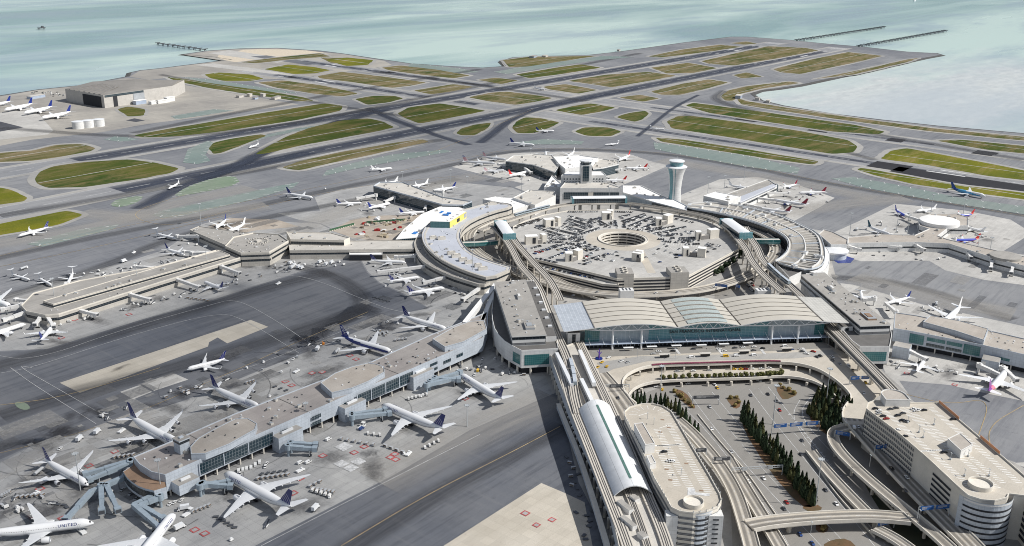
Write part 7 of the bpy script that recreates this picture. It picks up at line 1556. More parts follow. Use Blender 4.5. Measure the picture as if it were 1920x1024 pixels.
    for a0, a1 in ((-.42, -.06), (.06, .42)):
        rings_ = []
        for t in (.024, .04):
            rr_, oz = prof_at(t); rings_.append([(Ln/2-t*Ln, (r*rr_+.05)*math.sin(a0*2.2+(a1-a0)*2.2*k/3), H+oz*D+(r*rr_+.05)*math.cos(a0*2.2+(a1-a0)*2.2*k/3)) for k in range(4)])
        for k in range(3): b.face([rings_[0][k], rings_[0][k+1], rings_[1][k+1], rings_[1][k]])
    b.build('cockpit_window', 'ac_dark', fus)
    for s in (-1, 1):
        b = MB(); x = Ln*.385; za = .17; cc = math.sqrt(1-(za*2)**2) if za*2 < 1 else .9
        while x > -Ln*.31:
            rr_, oz = prof_at((Ln/2-x)/Ln); y = s*(r*rr_*cc+.05); z = H+oz*D+r*rr_*za*2
            b.face([(x, y, z-.2), (x-.3, y, z-.2), (x-.3, y-s*.04, z+.2), (x, y-s*.04, z+.2)]); x -= .95
        b.build('cabin_windows', 'ac_dark', fus)
        b = MB()
        for f in (.36, .17, -.12, -.33):
            x = Ln*f; rr_, oz = prof_at(.5-f); y = s*(r*rr_+.03)
            for dx in (0, 1.1): b.box((x+dx, y, H+oz*D+.1), (.06, .04, 1.9))
        b.build('door', 'ac_grey', fus)
    for gx, gy, nw, wr in ((Ln*.39, 0, 1, .45 if D < 5 else .6), (-Ln*.02, r*.85, 2 if D < 5 else 3, .55 if D < 5 else .68), (-Ln*.02, -r*.85, 2 if D < 5 else 3, .55 if D < 5 else .68)):
        b = MB(); b.tube((gx, gy, wr), (gx, gy, H-r*.5), .18, n=6)
        for k in range(nw if nw != 2 else 1):
            for s in (-.35, .35): b.tube((gx+(k-(nw-1)/2)*1.35*(nw > 2), gy+s-.18, wr), (gx+(k-(nw-1)/2)*1.35*(nw > 2), gy+s+.18, wr), wr, n=10, mi=1)
        b.build('landing_gear', ['mast_steel', 'tyre'], root)
    if text:
        for s in (-1, 1):
            f = bpy.data.curves.new('lettering', 'FONT'); f.body = text; f.size = D*.42; f.extrude = .03; f.align_x = 'CENTER'; f.space_character = 1.25; f.materials.append(MATS['ac_navy'])
            o = bpy.data.objects.new('lettering', f); COL.objects.link(o); o.parent = fus
            tilt = math.radians(18)   # lies on the upper side of the barrel
            zc = H+r*.30; yc = s*(r*.955+.06); X_ = Vector((-s, 0, 0)); Z_ = Vector((0, s*math.cos(tilt), math.sin(tilt))); Y_ = Z_.cross(X_)
            o.matrix_local = Matrix.Translation((Ln*.27, yc, zc-.2)) @ Matrix((X_, Y_, Z_)).transposed().to_4x4(); to_mesh(o)
    if livery == 'ana':
        for s in (-1, 1):
            f = bpy.data.curves.new('tail_lettering', 'FONT'); f.body = 'ANA'; f.size = 4.0; f.extrude = .03; f.align_x = 'CENTER'; f.shear = .3; f.materials.append(MATS['ac_white'])
            o = bpy.data.objects.new('tail_lettering', f); COL.objects.link(o); o.parent = finob; X_ = Vector((-s*.62, 0, .78*-s*-1 if s > 0 else -.78)); X_ = Vector((-s*.55, 0, s*.83)) if s > 0 else Vector((.55, 0, -.83)); Z_ = Vector((0, s, 0)); X_.normalize(); Y_ = Z_.cross(X_)
            o.matrix_local = Matrix.Translation((-Ln*.345-8.2, s*.62, H+D*.4+6.0)) @ Matrix((X_, Y_, Z_)).transposed().to_4x4(); to_mesh(o)
    return root, True
def place(kind, livery, nose, tail, label, text=None, fixed=None, z=None):
    """fixed: 'nose' or 'tail' keeps that end where the photo shows it and takes the type's true length"""
    T = TYPES[kind]; zc = T['D']/2+T['gz']; n, t = G(nose[0], nose[1], zc).to_2d(), G(tail[0], tail[1], zc+T['D']*.3).to_2d(); d = (n-t); ln = d.length; d.normalize(); sc = 1.0
    if fixed == 'nose': c = n-d*T['L']/2
    elif fixed == 'tail': c = t+d*T['L']/2
    else: c = (n+t)/2; sc = max(.86, min(1.14, ln/T['L']))
    o, new = aircraft(kind, livery, text); o.location = (c.x, c.y, .25); o.rotation_euler = (0, 0, math.atan2(d.y, d.x)); o.scale = (sc, sc, sc); o['label'] = label; o['category'] = 'airliner'; o['group'] = 'airliners on the airfield'
    return o
def fleet():
    U = 'UNITED'
    place('dream', 'united', (165, 908), (84, 860), 'white twin-engine jet with navy fin, nose toward the rounded pier end', U)
    place('wide', 'united', (176, 979), (-60, 1003), 'white twin-engine jet lying sideways in the bottom left corner, cargo loader at its front door', U, 'nose')
    place('wide', 'united', (328, 962), (262, 1040), 'white jet cut off by the bottom edge, nose pointing up at the pier end', U, 'nose')
    place('jumbo', 'united', (338, 836), (243, 779), 'four-engine white jet behind the small roof control cab', U)
    place('jumbo', 'united', (488, 766), (397, 722), 'four-engine white jet half hidden by the pier roof, above the long penthouse', U)
    place('short', 'united', (350, 693), (422, 673), 'small white jet with navy fin alone on the dark taxilane beside the tan concrete strip')
    place('wide', 'ana', (736, 660), (640, 629), 'jet with dark blue side stripe and white letters on its blue fin')
    place('wide', 'united', (838, 617), (757, 590), 'white twin-engine jet with navy fin at the far right gate of the left foreground pier', U)
    place('wide', 'united', (715, 759), (832, 805), 'white twin-engine jet nosed in below the widest dark window of the long blue pier', U)
    place('wide', 'united', (862, 702), (942, 748), 'white twin-engine jet closest to the white block with the rounded glass wing', U)
    place('wide', 'united', (420, 888), (547, 954), 'white twin-engine jet with gold arcs on its navy fin, beside baggage cart rows', U)
    place('long', 'united', (34, 442), (91, 425), 'white jet with navy fin taxiing along the yellow green grass at the left edge')
    place('regional', 'white', (334, 449), (291, 438), 'small white rear-engined jet at the tip of the short pier arm beyond the hexagonal hub')
    place('short', 'plain_navy', (346, 477), (311, 466), 'white jet with navy fin parked just below the short pier arm')
    place('narrow', 'plain_navy', (405, 428), (424, 411), 'white jet seen from ahead on the sandy apron beyond the hexagonal hub, left of two')
    place('narrow', 'white', (425, 436), (460, 419), 'white jet on the sandy apron beyond the hexagonal hub, right of two')
    place('short', 'plain_navy', (382, 529), (418, 541), 'white jet with navy fin on the near side of the long low pier')
    place('regional', 'white', (56, 525), (22, 514), 'leftmost of three small rear-engined jets beyond the long low pier'); place('regional', 'white', (97, 535), (73, 521), 'middle of three small rear-engined jets beyond the long low pier'); place('regional', 'white', (126, 535), (138, 510), 'rightmost of three small rear-engined jets beyond the long low pier')
    place('wide', 'white', (21, 575), (-70, 545), 'large white jet entering from the left edge above two white walkways', None, 'nose')
    place('long', 'white', (49, 607), (-40, 634), 'white jet cut by the left edge just below the end of the long low pier', None, 'nose')
    place('long', 'plain_navy', (104, 605), (76, 638), 'white jet seen from behind, nose up at the tip of the long low pier')
    place('regional', 'white', (316, 354), (336, 343), 'small white rear-engined jet turning off the dark high-speed exit'); place('regional', 'white', (467, 277), (485, 270), 'small white rear-engined jet on the dark exit between two grass wedges')
    place('wide', 'plain_navy', (7, 207), (62, 195), 'second from left of the white jets outside the big hangar'); place('wide', 'plain_navy', (42, 213), (101, 200), 'third from left of the white jets outside the big hangar'); place('wide', 'plain_navy', (77, 222), (133, 210), 'rightmost and nearest of the white jets outside the big hangar'); place('wide', 'plain_navy', (-30, 199), (20, 190), 'leftmost of the white jets outside the big hangar, cut by the edge', None, 'tail')
    place('narrow', 'plain_navy', (588, 372), (538, 363), 'white jet with navy fin waiting left of the dark glazed north pier')
    place('narrow', 'plain_navy', (679, 380), (632, 381), 'leftmost white jet nosed in at the dark glazed north pier'); place('narrow', 'plain_navy', (732, 381), (691, 390), 'middle white jet nosed in at the dark glazed north pier'); place('narrow', 'plain_navy', (797, 397), (750, 399), 'rightmost white jet at the dark glazed north pier, beside the white membrane roof')
    place('narrow', 'white', (735, 315), (697, 317), 'grey white jet rolling on the green painted taxiway left of the far pier'); place('narrow', 'white', (712, 345), (742, 339), 'white jet just behind the left tip of the dark glazed north pier'); place('narrow', 'white', (770, 350), (800, 343), 'white jet behind the middle of the dark glazed north pier'); place('narrow', 'plain_navy', (812, 357), (854, 350), 'white jet with navy fin behind the right part of the dark glazed north pier')
    place('long', 'united', (757, 491), (700, 487), 'upper of three white jets with navy fins inside the curve of the ring terminal'); place('narrow', 'united', (787, 519), (731, 526), 'middle of three white jets with navy fins inside the curve of the ring terminal'); place('narrow', 'united', (834, 540), (765, 550), 'lower of three white jets with navy fins inside the curve of the ring terminal')
    place('long', 'american', (930, 307), (868, 303), 'silver jet with red white and blue striped fin at the far pier'); place('narrow', 'american', (950, 300), (906, 294), 'silver jet just behind the striped-fin jet at the far pier'); place('narrow', 'american', (945, 319), (910, 320), 'silver jet nearest the taxiway corner left of the far pier'); place('narrow', 'redtail', (993, 322), (953, 330), 'white jet with small red fin left of the white office block')
    place('long', 'plain_navy', (1003, 272), (957, 267), 'white jet with dark fin taxiing alone beyond the far pier'); place('narrow', 'plain_navy', (1035, 245), (1010, 244), 'white jet holding between two small grass islands near the runways'); place('narrow', 'white', (1022, 168), (1002, 164), 'white jet alone where the runways cross')
    place('regional', 'white', (1138, 271), (1155, 269), 'tiny white jet on the taxiway beyond the far pier'); place('regional', 'white', (1245, 242), (1221, 240), 'tiny white jet lined up on the near crossing runway')
    place('narrow', 'white', (1024, 295), (1023, 284), 'white jet tail-on behind the far pier, left'); place('narrow', 'white', (1064, 293), (1077, 284), 'white jet with tall fin behind the far pier, centre'); place('narrow', 'redtail', (1160, 301), (1181, 291), 'white jet with red fin tip behind the far pier, right')
    place('narrow', 'redtail', (1172, 315), (1213, 314), 'white jet with red fin at the right end of the far pier'); place('narrow', 'redtail', (1138, 338), (1168, 337), 'white jet with red fin right of the white office block')
    place('narrow', 'delta', (1466, 351), (1492, 345), 'rearmost jet with dark red fin at the grey-roofed pier'); place('long', 'delta', (1500, 361), (1545, 359), 'jet with dark red fin standing farthest right at the grey-roofed pier'); place('long', 'delta', (1450, 375), (1513, 384), 'jet with dark red fin, second nearest of those at the grey-roofed pier'); place('long', 'delta', (1420, 390), (1482, 397), 'nearest jet with dark red fin at the grey-roofed pier'); place('narrow', 'white', (1399, 352), (1375, 347), 'white jet on the far side of the grey-roofed pier')
    place('narrow', 'bluebody', (1698, 405), (1681, 394), 'blue jet seen from behind left of the round white pier roof'); place('narrow', 'white', (1722, 395), (1749, 391), 'white jet behind the round white pier roof'); place('narrow', 'bluered', (1792, 405), (1820, 401), 'blue jet with red fin behind the round white pier roof, right')
    place('narrow', 'white', (1806, 423), (1845, 434), 'white jet right of the round white pier roof'); place('narrow', 'bluered', (1783, 451), (1836, 448), 'blue jet with red fin in front of the round white pier roof'); place('narrow', 'tealtail', (1671, 441), (1627, 424), 'white jet with dark teal fin at the low brown-roofed south pier')
    place('dream', 'skyblue', (1848, 367), (1783, 352), 'bright sky blue jet with deep blue fin taxiing at the right')
    place('narrow', 'white', (1617, 563), (1614, 545), 'white jet seen nose-on beyond the right white terminal block'); place('narrow', 'plain_navy', (1663, 568), (1706, 556), 'white jet with dark fin beyond the right pier'); place('wide', 'white', (1768, 604), (1802, 572), 'large white jet nosed in behind the right pier penthouse')
    place('narrow', 'white', (1736, 672), (1718, 696), 'white jet standing below the green glazing of the right pier'); place('wide', 'pinktail', (1890, 693), (1853, 733), 'large white jet with pink and purple tail at the right edge')
# ---------------------------------------------------------------- boarding bridges
def bridge(a_, e_, m='bridge_white', mid=None, gz=7.5):
    p = [G(a_[0], a_[1], gz)]+([G(mid[0], mid[1], 6.4)] if mid else [])+[G(e_[0], e_[1], 5.6)]
    t = athing('boarding_bridge', 'x', 'boarding bridge', (p[0].x, p[0].y, 0)); tot = len(p)-1
    for i in range(tot):
        s, f = p[i], p[i+1]; k = .55
        b = MB(); b.bar(s, s.lerp(f, k+.03), 3.2, 3.0); b.build('tunnel', m, t); b = MB(); b.bar(s.lerp(f, k), f, 2.7, 2.5); b.build('tunnel', m, t)
    b = MB(); b.tube((p[0].x, p[0].y, 0), (p[0].x, p[0].y, gz+2), 1.0, n=10); b.tube((p[0].x, p[0].y, gz-2), (p[0].x, p[0].y, gz+2), 2.4, n=14); b.build('rotunda', m, t)
    d = (p[-1]-p[-2]).normalized(); c = p[-1]; b = MB(); b.box((c.x, c.y, c.z+.1), (3.6, 4.2, 3.4), math.atan2(d.y, d.x), 0); b.box((c.x+d.x*1.9, c.y+d.y*1.9, c.z), (.3, 3.4, 2.2), math.atan2(d.y, d.x), 1); b.build('cab', [m, 'dark_metal'], t)
    q = p[-2].lerp(p[-1], .8); b = MB()
    for s in (-1.6, 1.6): b.bar((q.x-d.y*s, q.y+d.x*s, .9), (q.x-d.y*s, q.y+d.x*s, q.z-1), .4, .4)
    b.bar((q.x+d.y*2, q.y-d.x*2, .8), (q.x-d.y*2, q.y+d.x*2, .8), .8, .8, 1); b.build('drive_leg', ['mast_steel', 'tyre'], t)
    auto(t, {'bridge_white': 'white passenger boarding bridge', 'bridge_blue': 'blue grey boarding bridge'}[m]+(' with a bend' if mid and m == 'bridge_white' else ''), 'boarding bridge', 'passenger boarding bridges', (p[-1].x, p[-1].y, 0))
def bridges():
    B = 'bridge_blue'
    for a_, e_, mid in (((245, 865), (160, 889), None), ((245, 868), (168, 899), None), ((236, 894), (125, 973), (172, 921)), ((190, 912), (191, 958), None), ((200, 912), (221, 956), None), ((292, 928), (300, 990), (250, 947)), ((300, 932), (305, 972), (262, 948)), ((375, 912), (430, 902), None), ((380, 908), (432, 912), None), ((540, 838), (590, 842), None), ((545, 832), (592, 834), None), ((660, 782), (730, 775), None), ((660, 778), (722, 768), None), ((800, 722), (868, 706), None), ((806, 716), (862, 698), None), ((815, 710), (860, 712), None)): bridge(a_, e_, B, mid)
    for a_, e_, mid in (((40, 572), (5, 580), None), ((50, 585), (8, 600), None), ((82, 588), (66, 608), None), ((86, 590), (100, 612), None), ((140, 580), (180, 590), None), ((243, 552), (280, 562), None), ((331, 524), (372, 538), None), ((415, 500), (448, 512), None), ((400, 475), (345, 472), None), ((372, 443), (332, 443), None), ((290, 503), (253, 500), None), ((200, 530), (150, 540), None), ((110, 548), (125, 532), None), ((72, 566), (30, 562), None), ((400, 475), (360, 475), None),
        ((778, 480), (742, 482), None), ((804, 499), (710, 510), None), ((843, 518), (795, 530), None), ((903, 538), (868, 562), None), ((705, 366), (670, 372), None), ((740, 370), (722, 378), None), ((800, 383), (797, 393), None), ((830, 360), (815, 358), None), ((960, 310), (935, 308), None), ((985, 316), (996, 324), None), ((1020, 322), (1040, 332), None), ((1128, 318), (1165, 318), None), ((1110, 322), (1140, 334), None),
        ((1413, 370), (1448, 375), None), ((1430, 362), (1480, 362), None), ((1400, 384), (1425, 389), None), ((1448, 352), (1470, 352), None), ((1590, 462), (1612, 468), None), ((1652, 460), (1688, 464), None), ((1717, 460), (1732, 468), None), ((1730, 415), (1700, 405), None), ((1800, 410), (1795, 404), None), ((1800, 425), (1812, 424), None), ((1790, 448), (1782, 451), None), ((1650, 443), (1672, 441), None), ((1815, 475), (1820, 483), None), ((1860, 490), (1858, 503), None), ((1900, 498), (1896, 512), None),
        ((1688, 650), (1735, 673), None), ((1836, 685), (1880, 705), None), ((1845, 680), (1885, 692), None), ((1680, 585), (1662, 570), None), ((1640, 560), (1620, 562), None), ((1770, 605), (1772, 600), None), ((1880, 690), (1905, 712), None)): bridge(a_, e_, 'bridge_white', mid)
# ================================================================ vehicles
def wheels(root, xs, y, r=.34):
    for x in xs:
        for s in (-1, 1): b = MB(); b.tube((x, s*y-.1, r), (x, s*y+.1, r), r, n=10); b.build('wheel', 'tyre', root)
def car_proto(col, L_=4.5, W=1.8, Hh=1.45, van=False, parts=True):
    t = thing('car' if not van else 'van', 'x', 'car', (0, 0, -500)); b = MB(); x = L_/2; w_ = W/2
    prof = [(-x, .35), (-x, .75), (-x*.93, .92), (-x*.62, .98), (x*.35, .95), (x*.9, .80), (x, .62), (x, .35)] if not van else [(-x, .4), (-x, 1.9), (-x*.95, 2.05), (x*.45, 2.05), (x*.72, 1.2), (x*.97, 1.0), (x, .8), (x, .4)]
    n = len(prof); A_ = [(p[0], -w_, p[1]) for p in prof]; E_ = [(p[0], w_, p[1]) for p in prof]
    for i in range(n): j = (i+1) % n; b.face([A_[i], A_[j], E_[j], E_[i]][::-1] if False else [E_[i], E_[j], A_[j], A_[i]])
    b.face(A_[::-1]) ; b.face(E_)
    if not van:
        top = [(-x*.38, w_*.72, Hh), (x*.08, w_*.72, Hh), (x*.08, -w_*.72, Hh), (-x*.38, -w_*.72, Hh)]; b.face(top[::-1])
    b.build('body', 'car_'+col, t)
    b = MB()
    if not van:
        lo = [(-x*.68, w_*.92, .96), (x*.42, w_*.92, .93), (x*.42, -w_*.92, .93), (-x*.68, -w_*.92, .96)]; hi = [(p[0], p[1], Hh-.01) for p in top]
        for i in range(4): j = (i+1) % 4; b.face([lo[i], lo[j], hi[j], hi[i]][::-1])
    else:
        for s in (-1, 1): b.box((x*.05, s*(w_+.01), 1.6), (L_*.62, .03, .5))
        b.face([(x*.5, -w_*.9, 1.98), (x*.74, -w_*.9, 1.25), (x*.74, w_*.9, 1.25), (x*.5, w_*.9, 1.98)])
    b.build('windows', 'car_glass', t)
    if parts: wheels(t, (x*.6, -x*.6), w_-.08)
    return t
CP = {}; CARS = []
def car(px, py, z=0, col='white', ang=None, kind='car', base=None, group='cars on the roads', head=None, world=None, lim=12, cat=None):
    p = G(px, py, z) if world is None else Vector(world)
    if head is not None: e = G(head[0], head[1], z); ang = math.atan2(e.y-p.y, e.x-p.x)
    CARS.append(((p-CAMP).length, p, ang or 0, col, kind, base, group, lim, cat))
def build_cars():
    """the 300 that show largest are cars of their own; the rest, a few pixels each, are one mass"""
    plain = sorted([c for c in CARS if c[4] == 'car' and c[3] != 'yellow'], key=lambda c: c[0])
    for _, p, an, col, kind, base, group, lim, cat in plain[:300]+[c for c in CARS if c[4] != 'car' or c[3] == 'yellow']: one_car(col, an, kind, base, group, tuple(p), lim, cat)
    b = MB(); mi = {'white': 0, 'silver': 2, 'tan': 2}
    for _, p, an, col, *_r in plain[300:]:
        M = Matrix.Rotation(an, 3, 'Z'); b.box((p.x, p.y, p.z+.6), (4.5, 1.8, .8), an, mi.get(col, 1)); b.box((p.x, p.y, p.z+1.2), (2.3, 1.6, .45), an, 3)
    print('cars', len(CARS), 'in mass', len(plain)-300)
    tag(b.build('distant_cars', ['car_white', 'car_charcoal', 'car_silver', 'car_glass']), 'the many far parked cars on the round car park roof and in yards beyond it', 'cars', kind='stuff')
def one_car(col, ang, kind, base, group, world, lim, cat):
    key = (col, kind)
    if key not in CP: CP[key] = [car_proto(col, 5.2 if kind == 'van' else 4.6, 1.95 if kind == 'van' else 1.8, van=kind == 'van'), False]
    pr = CP[key]; o = copy_tree(pr[0]) if pr[1] else pr[0]; pr[1] = True
    p = Vector(world); o.name = 'taxi' if (col, kind) == ('yellow', 'car') else kind
    o.location = (p.x, p.y, p.z+.02); o.rotation_euler.z = ang or 0
    nm = {'yellow': 'yellow taxi'}.get(col, f'{col} {kind}') if kind == 'car' else f'{col} van'
    auto(o, base or nm, cat or ('taxi' if nm == 'yellow taxi' else kind), group, p, lim); return o
def baggage():
    """little apron vehicles: prototypes built once"""
    P = {}
    t = thing('baggage_tug', 'x', 'tug', (0, 0, -500)); b = MB(); b.box((0, 0, .65), (2.6, 1.4, .7)); b.box((-.5, 0, 1.3), (.9, 1.2, .7)); b.build('body', 'car_white', t); b = MB(); b.box((-.1, 0, 1.95), (1.6, 1.3, .12)); b.build('canopy', 'car_white', t); wheels(t, (.9, -.9), .6); P['white baggage tug'] = t
    t = thing('baggage_cart', 'x', 'cart', (0, 0, -500)); b = MB(); b.box((0, 0, .6), (3.0, 1.6, .2)); b.box((0, 0, 1.95), (3.1, 1.7, .1)); b.box((-1.5, 0, 1.3), (.1, 1.6, 1.3)); b.box((1.5, 0, 1.3), (.1, 1.6, 1.3)); b.build('frame', 'car_silver', t); b = MB(); b.box((0, 0, 1.1), (2.6, 1.3, .8)); b.build('load', 'cargo_brown', t); wheels(t, (1.1, -1.1), .7, .25); P['roofed baggage cart'] = t
    t = thing('cargo_dolly', 'x', 'dolly', (0, 0, -500)); b = MB(); b.box((0, 0, .55), (3.4, 2.2, .25)); b.bar((1.7, 0, .5), (3, 0, .4), .15, .15); b.build('bed', 'dark_metal', t); wheels(t, (1.2, -1.2), .9, .25); P['empty dark cargo dolly'] = t
    t = thing('container_dolly', 'x', 'dolly', (0, 0, -500)); b = MB(); b.box((0, 0, .5), (3.4, 1.8, .25)); b.build('bed', 'dark_metal', t); b = MB(); b.prism([(-1.5, -.75), (1.5, -.75), (1.5, .75), (-1.5, .75)], .65, 2.2); b.build('container', 'bridge_white', t); wheels(t, (1.2, -1.2), .8, .25); P['boxed container dolly'] = t
    t = thing('belt_loader', 'x', 'loader', (0, 0, -500)); b = MB(); b.box((0, 0, .7), (4.6, 1.7, .6)); b.box((.9, .5, 1.3), (.9, .7, .8)); b.build('body', 'car_white', t); b = MB(); b.bar((-3.6, -.2, .9), (3.8, -.2, 2.6), .9, .25); b.build('belt', 'dark_metal', t); wheels(t, (1.4, -1.4), .7, .35); P['white belt loader'] = t
    t = thing('catering_truck', 'x', 'truck', (0, 0, -500)); b = MB(); b.box((-.9, 0, 2.6), (5.8, 2.4, 2.6)); b.build('box_body', 'white_metal', t); b = MB(); b.box((3.0, 0, 1.3), (1.6, 2.2, 1.5)); b.build('cab', 'car_white', t); b = MB(); b.box((3.5, 0, 1.75), (.75, 2.24, .6)); b.build('windows', 'car_glass', t); b = MB(); b.box((0, 0, .85), (7.4, 1.2, .5)); b.build('chassis', 'dark_metal', t); wheels(t, (2.9, -2.4), 1.0, .48); P['white box truck'] = t
    t = thing('fuel_truck', 'x', 'truck', (0, 0, -500)); b = MB(); b.tube((-5, 0, 2), (2.6, 0, 2), 1.15, n=14); b.build('tank', 'car_silver', t); b = MB(); b.box((4, 0, 1.5), (2, 2.3, 2)); b.build('cab', 'car_white', t); b = MB(); b.box((0, 0, .8), (9.6, 1.2, .4)); b.build('chassis', 'dark_metal', t); wheels(t, (3.8, -1.6, -3.6), 1.0, .5); P['silver tanker truck'] = t
    t = thing('pushback_tractor', 'x', 'tractor', (0, 0, -500)); b = MB(); b.box((0, 0, .95), (6.4, 2.6, 1.0)); b.box((1.8, .4, 1.8), (1.4, 1.4, .9)); b.build('body', 'car_white', t); b = MB(); b.box((1.9, .4, 1.95), (1.44, 1.44, .4)); b.build('windows', 'car_glass', t); wheels(t, (2, -2), 1.15, .6); P['low white pushback tractor'] = t
    t = thing('cargo_loader', 'x', 'loader', (0, 0, -500)); b = MB(); b.box((0, 0, .8), (8, 3, .8)); b.box((2.7, 0, 3.2), (2.6, 3, .3)); b.build('platform', 'car_white', t); b = MB(); 
    for s in (-1.2, 1.2): b.bar((1.6, s, 1.1), (3.6, s, 3.1), .25, .25); b.bar((3.6, s, 1.1), (1.6, s, 3.1), .25, .25)
    b.build('scissor_lift', 'dark_metal', t); wheels(t, (2.6, -2.6), 1.3, .4); P['white scissor cargo loader'] = t
    return P
def apron_traffic():
    P = baggage(); used = set(); r = random.Random(21)
    def put(k, px, py, ang, z=0.0, world=None):
        o = P[k]
        if k in used: o = copy_tree(o)
        used.add(k); p = G(px, py, z) if world is None else world; o.location = (p[0], p[1], .1); o.rotation_euler.z = ang; auto(o, k, o['category'] or 'vehicle', k+'s', (p[0], p[1], 0), 24)
    def rowof(k, a_, e_, n, face=None):
        a_, e_ = G(*a_), G(*e_); d = e_-a_; an = math.atan2(d.y, d.x)
        for i in range(n): p = a_.lerp(e_, i/max(1, n-1)); put(k, 0, 0, an if face is None else face, world=(p.x, p.y))
    rowof('roofed baggage cart', (588, 920), (625, 925), 6, 0.4); rowof('roofed baggage cart', (582, 914), (600, 905), 3, .4); rowof('boxed container dolly', (586, 922), (618, 932), 5, .5); put('white baggage tug', 618, 934, .6)
    rowof('boxed container dolly', (797, 842), (822, 829), 4, 1.0); put('low white pushback tractor', 766, 853, .3); rowof('roofed baggage cart', (722, 838), (755, 850), 4); put('white baggage tug', 758, 853, .1)
    rowof('roofed baggage cart', (484, 900), (540, 892), 7, .2); rowof('empty dark cargo dolly', (490, 890), (535, 884), 5, .3); put('low white pushback tractor', 563, 884, 0); put('white box truck', 592, 956, .35); put('white belt loader', 500, 987, .5)
    rowof('roofed baggage cart', (640, 825), (700, 836), 6, .5); rowof('boxed container dolly', (690, 815), (712, 818), 3, 1); put('white scissor cargo loader', 678, 802, .3)
    rowof('boxed container dolly', (766, 750), (800, 742), 6, .9); put('white baggage tug', 790, 745, .2); put('silver tanker truck', 545, 830, .3)
    rowof('roofed baggage cart', (705, 630), (726, 625), 4, 1.2); rowof('roofed baggage cart', (742, 640), (762, 637), 4, .6); rowof('roofed baggage cart', (712, 622), (722, 630), 3, .2); put('white baggage tug', 746, 608, .4); put('silver tanker truck', 632, 661, .5); rowof('empty dark cargo dolly', (645, 652), (662, 645), 3); put('white box truck', 596, 657, .6)
    rowof('roofed baggage cart', (463, 720), (475, 716), 3, .3); put('low white pushback tractor', 556, 698, .2); rowof('empty dark cargo dolly', (515, 726), (536, 733), 3, 0); put('white baggage tug', 506, 745, .2); put('white baggage tug', 528, 699, .7)
    put('white box truck', 150, 826, .55); put('white box truck', 183, 813, .55); put('low white pushback tractor', 228, 810, .4); put('silver tanker truck', 74, 887, .5); put('white box truck', 85, 906, .1)
    rowof('roofed baggage cart', (32, 935), (80, 930), 6, .2); rowof('roofed baggage cart', (5, 932), (18, 925), 4, .9); put('low white pushback tractor', 66, 928, .2); rowof('empty dark cargo dolly', (96, 945), (120, 948), 3); rowof('roofed baggage cart', (215, 860), (250, 855), 5, .3)
    put('white scissor cargo loader', 154, 998, 1.5); put('white box truck', 338, 992, 0); put('white scissor cargo loader', 352, 965, .2); rowof('roofed baggage cart', (362, 962), (392, 950), 5, .4); put('white box truck', 344, 957, 2.6); put('white baggage tug', 434, 1014, 0)
    rowof('empty dark cargo dolly', (405, 970), (440, 990), 6, 2.4)
    # long low pier and neighbours: carts scattered where the photo shows clutter
    def scatter(n, px0, px1, f, spread, kinds, seed):
        rr_ = random.Random(seed)
        for _ in range(n):
            x = rr_.uniform(px0, px1); y = f(x)+rr_.uniform(-spread, spread); put(rr_.choice(kinds), x, y, rr_.choice((0, .3, 1.57, .8, 2.4)))
    K = ['roofed baggage cart', 'white baggage tug', 'empty dark cargo dolly', 'white belt loader', 'boxed container dolly']
    scatter(44, 110, 560, lambda x: 606-(x-110)*.235, 7, K, 1); scatter(24, 120, 330, lambda x: 524-(x-120)*.17, 6, K, 2); scatter(26, 500, 650, lambda x: 500-(x-500)*.05, 6, K, 3); scatter(26, 700, 880, lambda x: 503+(x-700)*.27, 8, K, 4)
    scatter(10, 640, 850, lambda x: 388+(x-640)*.03, 7, K, 5); scatter(12, 900, 1060, lambda x: 330+(x-900)*.02, 8, K, 6); scatter(10, 1110, 1220, lambda x: 318, 7, K, 7); scatter(12, 1400, 1560, lambda x: 378, 10, K, 8); scatter(24, 1640, 1860, lambda x: 425+(x-1640)*.1, 12, K, 9)
    scatter(10, 1600, 1880, lambda x: 470+(x-1600)*.11, 6, K, 10); scatter(14, 1670, 1860, lambda x: 685+(x-1670)*.12, 8, K, 11); scatter(8, 1690, 1800, lambda x: 575+(x-1690)*.1, 5, K, 12); scatter(10, 330, 420, lambda x: 455, 8, K, 13); scatter(18, 860, 1000, lambda x: 690+(x-860)*.1, 6, K, 14)
    for px, py in ((1062, 858), (1068, 870), (1075, 880), (1070, 895), (1078, 905), (1082, 917), (1087, 930), (1080, 962), (1100, 968), (1106, 978), (1095, 1005), (1098, 1012), (1072, 912), (1084, 890), (1104, 988), (1112, 960)): put(r.choice(['empty dark cargo dolly', 'roofed baggage cart', 'empty dark cargo dolly']), px, py, r.uniform(0, 3))
    scatter(30, 300, 860, lambda x: 985-x*.42, 16, K, 15); scatter(26, 180, 720, lambda x: 855-x*.34, 12, K, 16); scatter(12, 0, 240, lambda x: 955-x*.1, 16, K, 17)
    put('silver tanker truck', 45, 505, .35); put('silver tanker truck', 1606, 432, .2); rowof('empty dark cargo dolly', (702, 558), (728, 566), 5, -.4); put('silver tanker truck', 1755, 572, .3); put('low white pushback tractor', 522, 533, .2); put('white baggage tug', 723, 538, 0)
    rowof('roofed baggage cart', (352, 560), (390, 565), 6, -.3); put('white box truck', 233, 492, .3); put('low white pushback tractor', 251, 475, .6); put('white baggage tug', 610, 355, .2)
    for px, py in ((545, 496), (552, 500), (560, 503), (548, 504), (566, 505), (600, 494), (612, 498), (622, 495)): put('white box truck', px, py, .4)
    for px, py, c in ((47, 892, 'white'), (60, 889, 'white'), (448, 884, 'white'), (456, 882, 'white'), (463, 880, 'white'), (471, 878, 'white'), (479, 873, 'white'), (487, 868, 'white')):
        if px > 400: car(px, py, .1, c, .9, 'van', group='vans parked under the left foreground pier')
